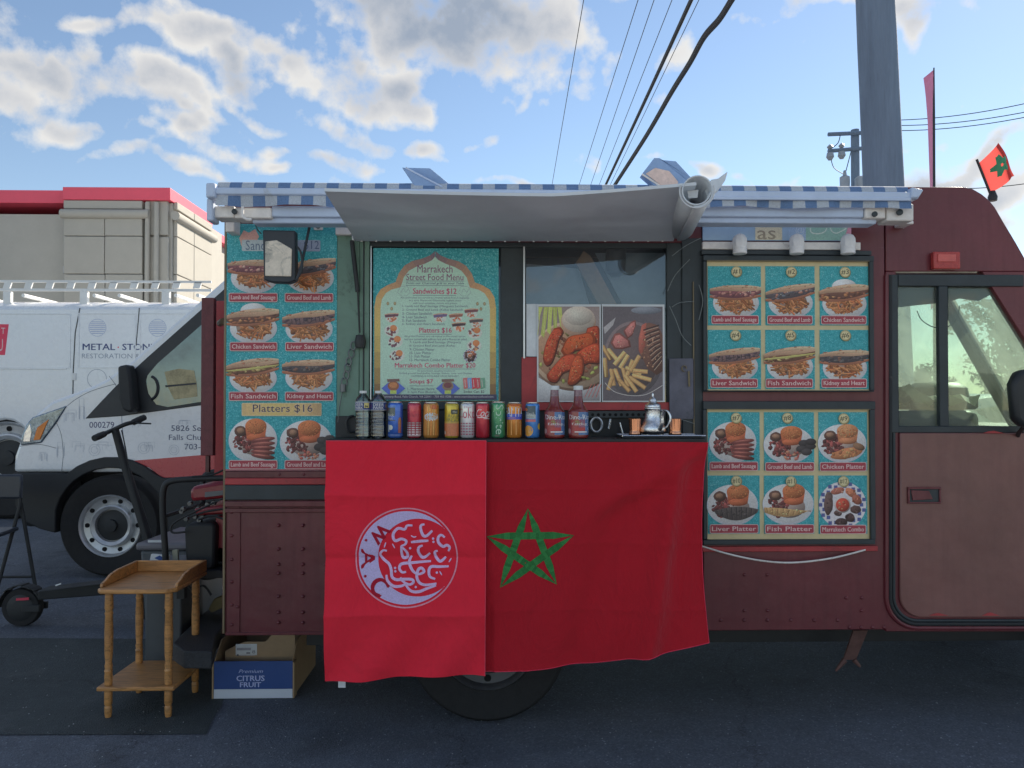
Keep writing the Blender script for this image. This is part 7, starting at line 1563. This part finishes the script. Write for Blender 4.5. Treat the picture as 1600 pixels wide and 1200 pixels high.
ps = Print(cy0 + .0722, 390, 1020); ps.rect(370, 1012, 392, 1016, C(110, 115, 125)); ps.text('8', 394, 1016, 399, 1021, C(80, 85, 95)); ps.rect(370, 1022, 373, 1025, C(70, 75, 85)); ps.rect(375, 1023, 398, 1024.4, C(125, 130, 140)); ps.rect(385, 1019, 391, 1021.5, C(90, 95, 105)); ps.build('label_print', PRINT, cb)
ps = Print(cy0, 392, 1062); wt = C(140, 155, 195)
ps.text('Premium', 374, 1046, 411, 1051.5, wt, .0, .45); ps.text('CITRUS', 369.5, 1055.5, 413.5, 1064, wt, .04); ps.text('FRUIT', 375, 1066, 408, 1073.5, wt, .04); ps.build('lettering', PRINT, cb)
# grey tote
TYY = 4.95; gx0, gx1 = WX(216, TYY, 900), WX(300, TYY, 900); g0 = gz(TYY)
mat('tote_grey', C(50, 57, 64), .55, var=.12, scale=5); mat('tote_lid', C(72, 75, 84), .5, var=.1, scale=5)
tt = thing('storage_tote', 'grey lidded plastic storage tote behind the wooden table', 'storage bin', ((gx0 + gx1) / 2, TYY + .3, g0)); zl = WZ(860, TYY, 250)
m = MB(); m.add([(gx0 + .03, TYY + .03, g0), (gx1 - .03, TYY + .03, g0), (gx1 - .03, TYY + .62, g0), (gx0 + .03, TYY + .62, g0), (gx0 + .005, TYY + .005, zl), (gx1 - .005, TYY + .005, zl), (gx1 - .005, TYY + .645, zl), (gx0 + .005, TYY + .645, zl)], [(0, 1, 2, 3), (4, 5, 6, 7), (0, 1, 5, 4), (1, 2, 6, 5), (2, 3, 7, 6), (3, 0, 4, 7)]); m.build('tub', 'tote_grey', tt, .02)
m = MB(); m.box(gx0 - .015, gx1 + .015, TYY - .015, TYY + .665, zl, zl + .05); m.build('lid', 'tote_lid', tt, .018)
m = MB(); m.pbox(231, 844, 261, 847.5, TYY - .022, .006); m.build('tape_strip', 'label_paper', tt); m = MB(); m.pbox(233, 935, 266, 972, TYY - .006, .02); m.build('grip', 'dark_void', tt, .003); m = MB(); m.pbox(236, 968, 270, 973, TYY - .012, .005); m.build('label_strip', 'label_paper', tt)
m = MB(); m.pbox(240, 966, 262, 968, TYY - .012, .004); m.build('label_strip', 'label_paper', tt)
bm_ = thing('magazine', 'white paper bundle poking above the wooden table gallery', 'paper', (WX(248, 4.2, 870), 4.2, WZ(880, 4.2))); 
m = MB(); m.pprism([(233, 880), (236, 866), (263, 868), (264, 880)], 4.2, .02); m.build('sheet', 'label_paper', bm_); m = MB(); m.pprism([(270, 880), (269, 860), (277, 859), (278, 880)], 4.21, .02); m.build('sheet', mat('beige_card', (.42, .42, .32), .7), bm_); m = MB(); m.pprism([(241, 872), (249, 868), (258, 873), (250, 876)], 4.197, .002); m.build('printed_patch', 'carton_blue', bm_)
m = MB(); m.box(WX(228, 4.2, 890), WX(285, 4.2, 890), 4.19, 4.5, gz(4.3) + .002, WZ(880, 4.2) - .001); m.build('holder_box', 'tote_grey', bm_, .01)
# generator
GY = 4.35
ge = thing('generator', 'red portable generator in a black tube frame at the rear of the truck', 'generator', (XL - .22, GY + .2, .60)); zg = .602
mat('gen_red', (.26, .02, .03), .35, var=.15, scale=8, coat=.3, dirt=(.12, .03, .04), dirt_amt=.4, dscale=8); mat('gen_black', (.018, .02, .022), .6, var=.3); mat('engine_alu', (.14, .145, .15), .4, .7, var=.4, scale=40)
for yy in (GY - .18, GY + .38):
    P = smooth_pts([W(345, 742, GY) + Vector((.12, yy - GY, .0)), W(320, 744, GY) + Vector((0, yy - GY, 0)), W(290, 747, GY) + Vector((0, yy - GY, 0)), W(278, 757, GY) + Vector((0, yy - GY, 0)), W(276, 790, GY) + Vector((0, yy - GY, 0)), W(279, 840, GY) + Vector((0, yy - GY, 0)), Vector((W(281, 860, GY).x, yy, zg + .014))], 5)
    m = MB(); m.tube(P, .0165, 10); m.build('frame_tube', 'gen_black', ge, smooth=True)
m = MB(); m.tube([W(277, 800, GY) + Vector((0, -.18, 0)), W(277, 800, GY) + Vector((0, .38, 0))], .012, 8); m.build('frame_tube', 'gen_black', ge, smooth=True)
m = MB(); m.pprism([(296, 768), (300, 760), (346, 752), (366, 752), (366, 777), (297, 784)], GY - .12, .40); m.build('fuel_tank', 'gen_red', ge, .02)
m = MB(); m.pprism([(302, 795), (360, 788), (360, 803), (306, 806)], GY - .13, .36); m.build('cover', 'gen_red', ge, .012)
m = MB(); m.pprism([(320, 769), (360, 765), (360, 772), (320, 777)], GY - .125, .004); m.build('label_plate', mat('plate_grey', (.16, .16, .17), .5), ge)
m = MB(); m.pprism([(287, 824), (294, 818), (332, 817), (336, 824), (335, 885), (329, 892), (290, 889)], GY - .16, .22); m.build('air_filter', 'gen_black', ge, .02)
m = MB(); m.pprism([(336, 806), (366, 806), (366, 880), (337, 880)], GY - .10, .3); m.build('end_housing', 'gen_red', ge, .01)
random.seed(9); m = MB()
for k in range(12): c = W(random.uniform(284, 340), random.uniform(783, 815), GY - .1); m.lathe([(.012, -.015), (.014, .01), (.004, .02), (0, .02)], 6, c, 'Y')
m.build('engine_parts', 'engine_alu', ge)
for pl in ([(348, 779), (310, 797), (280, 812), (268, 822), (270, 832), (290, 831)], [(348, 735), (330, 742), (300, 745)], [(296, 808), (320, 800), (350, 795)], [(310, 812), (330, 806), (352, 812)], [(300, 895), (320, 905), (345, 900)], [(285, 905), (300, 920), (318, 915), (330, 930)]): m = MB(); m.tube(smooth_pts([W(x, y, GY - .19) for x, y in pl], 5), .006, 6); m.build('hose', 'gen_black', ge, smooth=True)
m = MB(); m.box(XL - .40, XL - .05, GY - .1, GY + .35, zg, zg + .12); m.build('engine_block', 'gen_black', ge, .02)
# bundle under the carrier
bn = thing('sack', 'crumpled dark sack with tan corner stuffed beside the rear step', 'sack', (XL - .12, 4.55, .31)); random.seed(31)
m = MB(); m.lathe([(.0, 0), (.12, .01), (.15, .08), (.13, .16), (.08, .22), (0, .24)], 14, (XL - .17, 4.6, .302)); m.v = [(x + random.uniform(-.015, .015), y + random.uniform(-.015, .015), max(.302, z + random.uniform(-.012, .012))) for x, y, z in m.v]; m.build('sack_body', 'gen_black', bn, smooth=True)
m = MB(); m.pprism([(325, 952), (334, 936), (348, 930), (348, 950), (330, 958)], 4.40, .03); m.build('sack_corner', mat('tan_cloth', (.20, .16, .08), .8), bn, .006)
# kick scooter
SC = 5.15; sc = thing('kick_scooter', 'black electric kick scooter parked between the van and the wooden table', 'scooter', (WX(130, SC), SC, gz(SC)))
gs = gz(SC); rw = .125; w0 = WX(36, SC, 930); w1 = WX(250, SC, 930)
for xw in (w0, w1):
    m = MB(); m.lathe([(.05, .0), (.085, -.004), (rw * .95, .0), (rw, .02), (rw, .045), (rw * .95, .062), (.085, .066), (.05, .062)], 32, (xw, SC - .03, gs + rw), 'Y'); wo = m.build('wheel', 'tyre', sc, smooth=True)
    m = MB(); m.lathe([(.086, 0), (.07, -.008), (.03, -.012), (0, -.012)], 24, (xw, SC - .034, gs + rw), 'Y'); m.build('hub', 'gen_black', wo, smooth=True)
m = MB(); P = [(w0 + (rw + .018) * math.cos(R(a)), SC + .003, gs + rw + (rw + .018) * math.sin(R(a))) for a in range(25, 190, 12)]
for i in range(len(P) - 1): a, b = Vector(P[i]), Vector(P[i + 1]); dy = Vector((0, .045, 0)); m.add([a - dy, a + dy, b + dy, b - dy], [(0, 1, 2, 3)])
m.build('mudguard', 'van_black', sc).modifiers.new('thickness', 'SOLIDIFY').thickness = .006
m = MB(); a = W(68, 922, SC); b = W(200, 907, SC); m.add([(a.x, SC - .07, a.z - .05), (b.x, SC - .08, b.z - .07), (b.x + .06, SC - .05, b.z - .02), (b.x + .06, SC - .05, b.z + .02), (b.x, SC - .08, b.z + .012), (a.x, SC - .07, a.z + .012)] + [(a.x, SC + .07, a.z - .05), (b.x, SC + .08, b.z - .07), (b.x + .06, SC + .05, b.z - .02), (b.x + .06, SC + .05, b.z + .02), (b.x, SC + .08, b.z + .012), (a.x, SC + .07, a.z + .012)], [(0, 1, 2, 3, 4, 5), (11, 10, 9, 8, 7, 6)] + [(i, (i + 1) % 6, 6 + (i + 1) % 6, 6 + i) for i in range(6)]); m.build('deck', 'gen_black', sc, .008)
m = MB(); m.box(w0 + .02, a.x, SC - .05, SC - .03, gs + .1, gs + .145); m.box(w0 + .02, a.x, SC + .04, SC + .06, gs + .1, gs + .145); m.build('rear_fork', 'gen_black', sc, .004)
m = MB(); m.pprism([(25, 935), (45, 933.5), (45, 937.5), (25, 938.5)], SC - .054, .004); m.build('red_reflector', mat('refl_red', (.55, .05, .09), .3), sc)
m = MB(); m.pprism([(86, 914), (95, 911), (95, 913), (87, 916)], SC - .085, .004); m.build('sticker', 'label_paper', sc)
m = MB(); m.tube([W(180, 672, SC), W(196, 730, SC), W(222, 812, SC), W(243, 880, SC)], [.024, .026, .030, .032], 12); st = m.build('stem', 'gen_black', sc, smooth=True)
m = MB(); m.tube([W(243, 880, SC), (w1, SC, gs + rw)], .03, 8); m.tube([b + Vector((.02, 0, -.03)), W(240, 872, SC)], .035, 8); m.build('neck', 'gen_black', sc, smooth=True)
m = MB(); m.tube(smooth_pts([W(160, 679, SC - .10), W(176, 672, SC), W(196, 663, SC + .0), W(212, 659, SC + .05)], 5), .014, 10); hb = m.build('handlebar', 'gen_black', sc, smooth=True)
for (p, q) in ((W(147, 685, SC - .18), W(163, 678, SC - .09)), (W(208, 660, SC + .04), W(226, 652, SC + .12))): m = MB(); m.tube([p, p.lerp(q, .5), q], [.020, .022, .020], 10); m.build('grip', 'rubber', hb, smooth=True)
m = MB(); m.tube([W(212, 661, SC + .0), W(236, 662, SC + .0)], .006, 6); m.build('brake_lever', 'gen_black', hb, smooth=True)
m = MB(); m.tube(smooth_pts([W(190, 672, SC - .03), W(196, 700, SC - .05), W(205, 750, SC - .05), W(230, 840, SC - .04)], 5), .004, 6); m.build('brake_cable', 'rubber', st, smooth=True)
# folding chair at the left edge
CY_ = 5.9; fc = thing('folding_chair', 'black folding chair cut off by the left edge beside the van bumper', 'chair', (WX(5, CY_), CY_ + .2, gz(CY_)))
gc = gz(CY_); xr = WX(34, CY_, 780); wch = .44
for dx in (0, -wch):
    m = MB(); m.tube([W(33, 752, CY_) + Vector((dx, .0, 0)), W(31, 790, CY_) + Vector((dx, 0, 0)), Vector((WX(6, CY_, 880) + dx, CY_ - .1, gz(CY_)))], .0135, 8); m.build('leg', 'gen_black', fc, smooth=True)
    m = MB(); m.tube([W(30, 786, CY_) + Vector((dx, .02, 0)), Vector((WX(51, CY_, 888) + dx, CY_ + .05, gz(CY_)))], .0135, 8); m.build('leg', 'gen_black', fc, smooth=True)
mat('chair_vinyl', (.035, .042, .055), .35, var=.15)
m = MB(); p = W(36, 741, CY_); q = W(33, 779, CY_); m.box(p.x - wch, p.x, CY_ - .02, CY_ + .012, q.z, p.z); m.build('backrest', 'chair_vinyl', fc, .018)
m = MB(); p = W(33, 822, CY_); m.add([(p.x - wch, CY_ - .02, p.z), (p.x, CY_ - .02, p.z), (p.x - .02, CY_ - .38, p.z - .03), (p.x - wch + .02, CY_ - .38, p.z - .03), (p.x - wch, CY_ - .02, p.z - .03), (p.x, CY_ - .02, p.z - .03), (p.x - .02, CY_ - .38, p.z - .06), (p.x - wch + .02, CY_ - .38, p.z - .06)], [(0, 1, 2, 3), (4, 5, 6, 7), (0, 1, 5, 4), (1, 2, 6, 5), (2, 3, 7, 6), (3, 0, 4, 7)]); m.build('seat', 'chair_vinyl', fc, .012)
m = MB(); m.tube([(xr - wch, CY_ + .03, gc + .12), (xr + .06, CY_ + .03, gc + .12)], .010, 8); m.build('cross_bar', 'gen_black', fc, smooth=True)
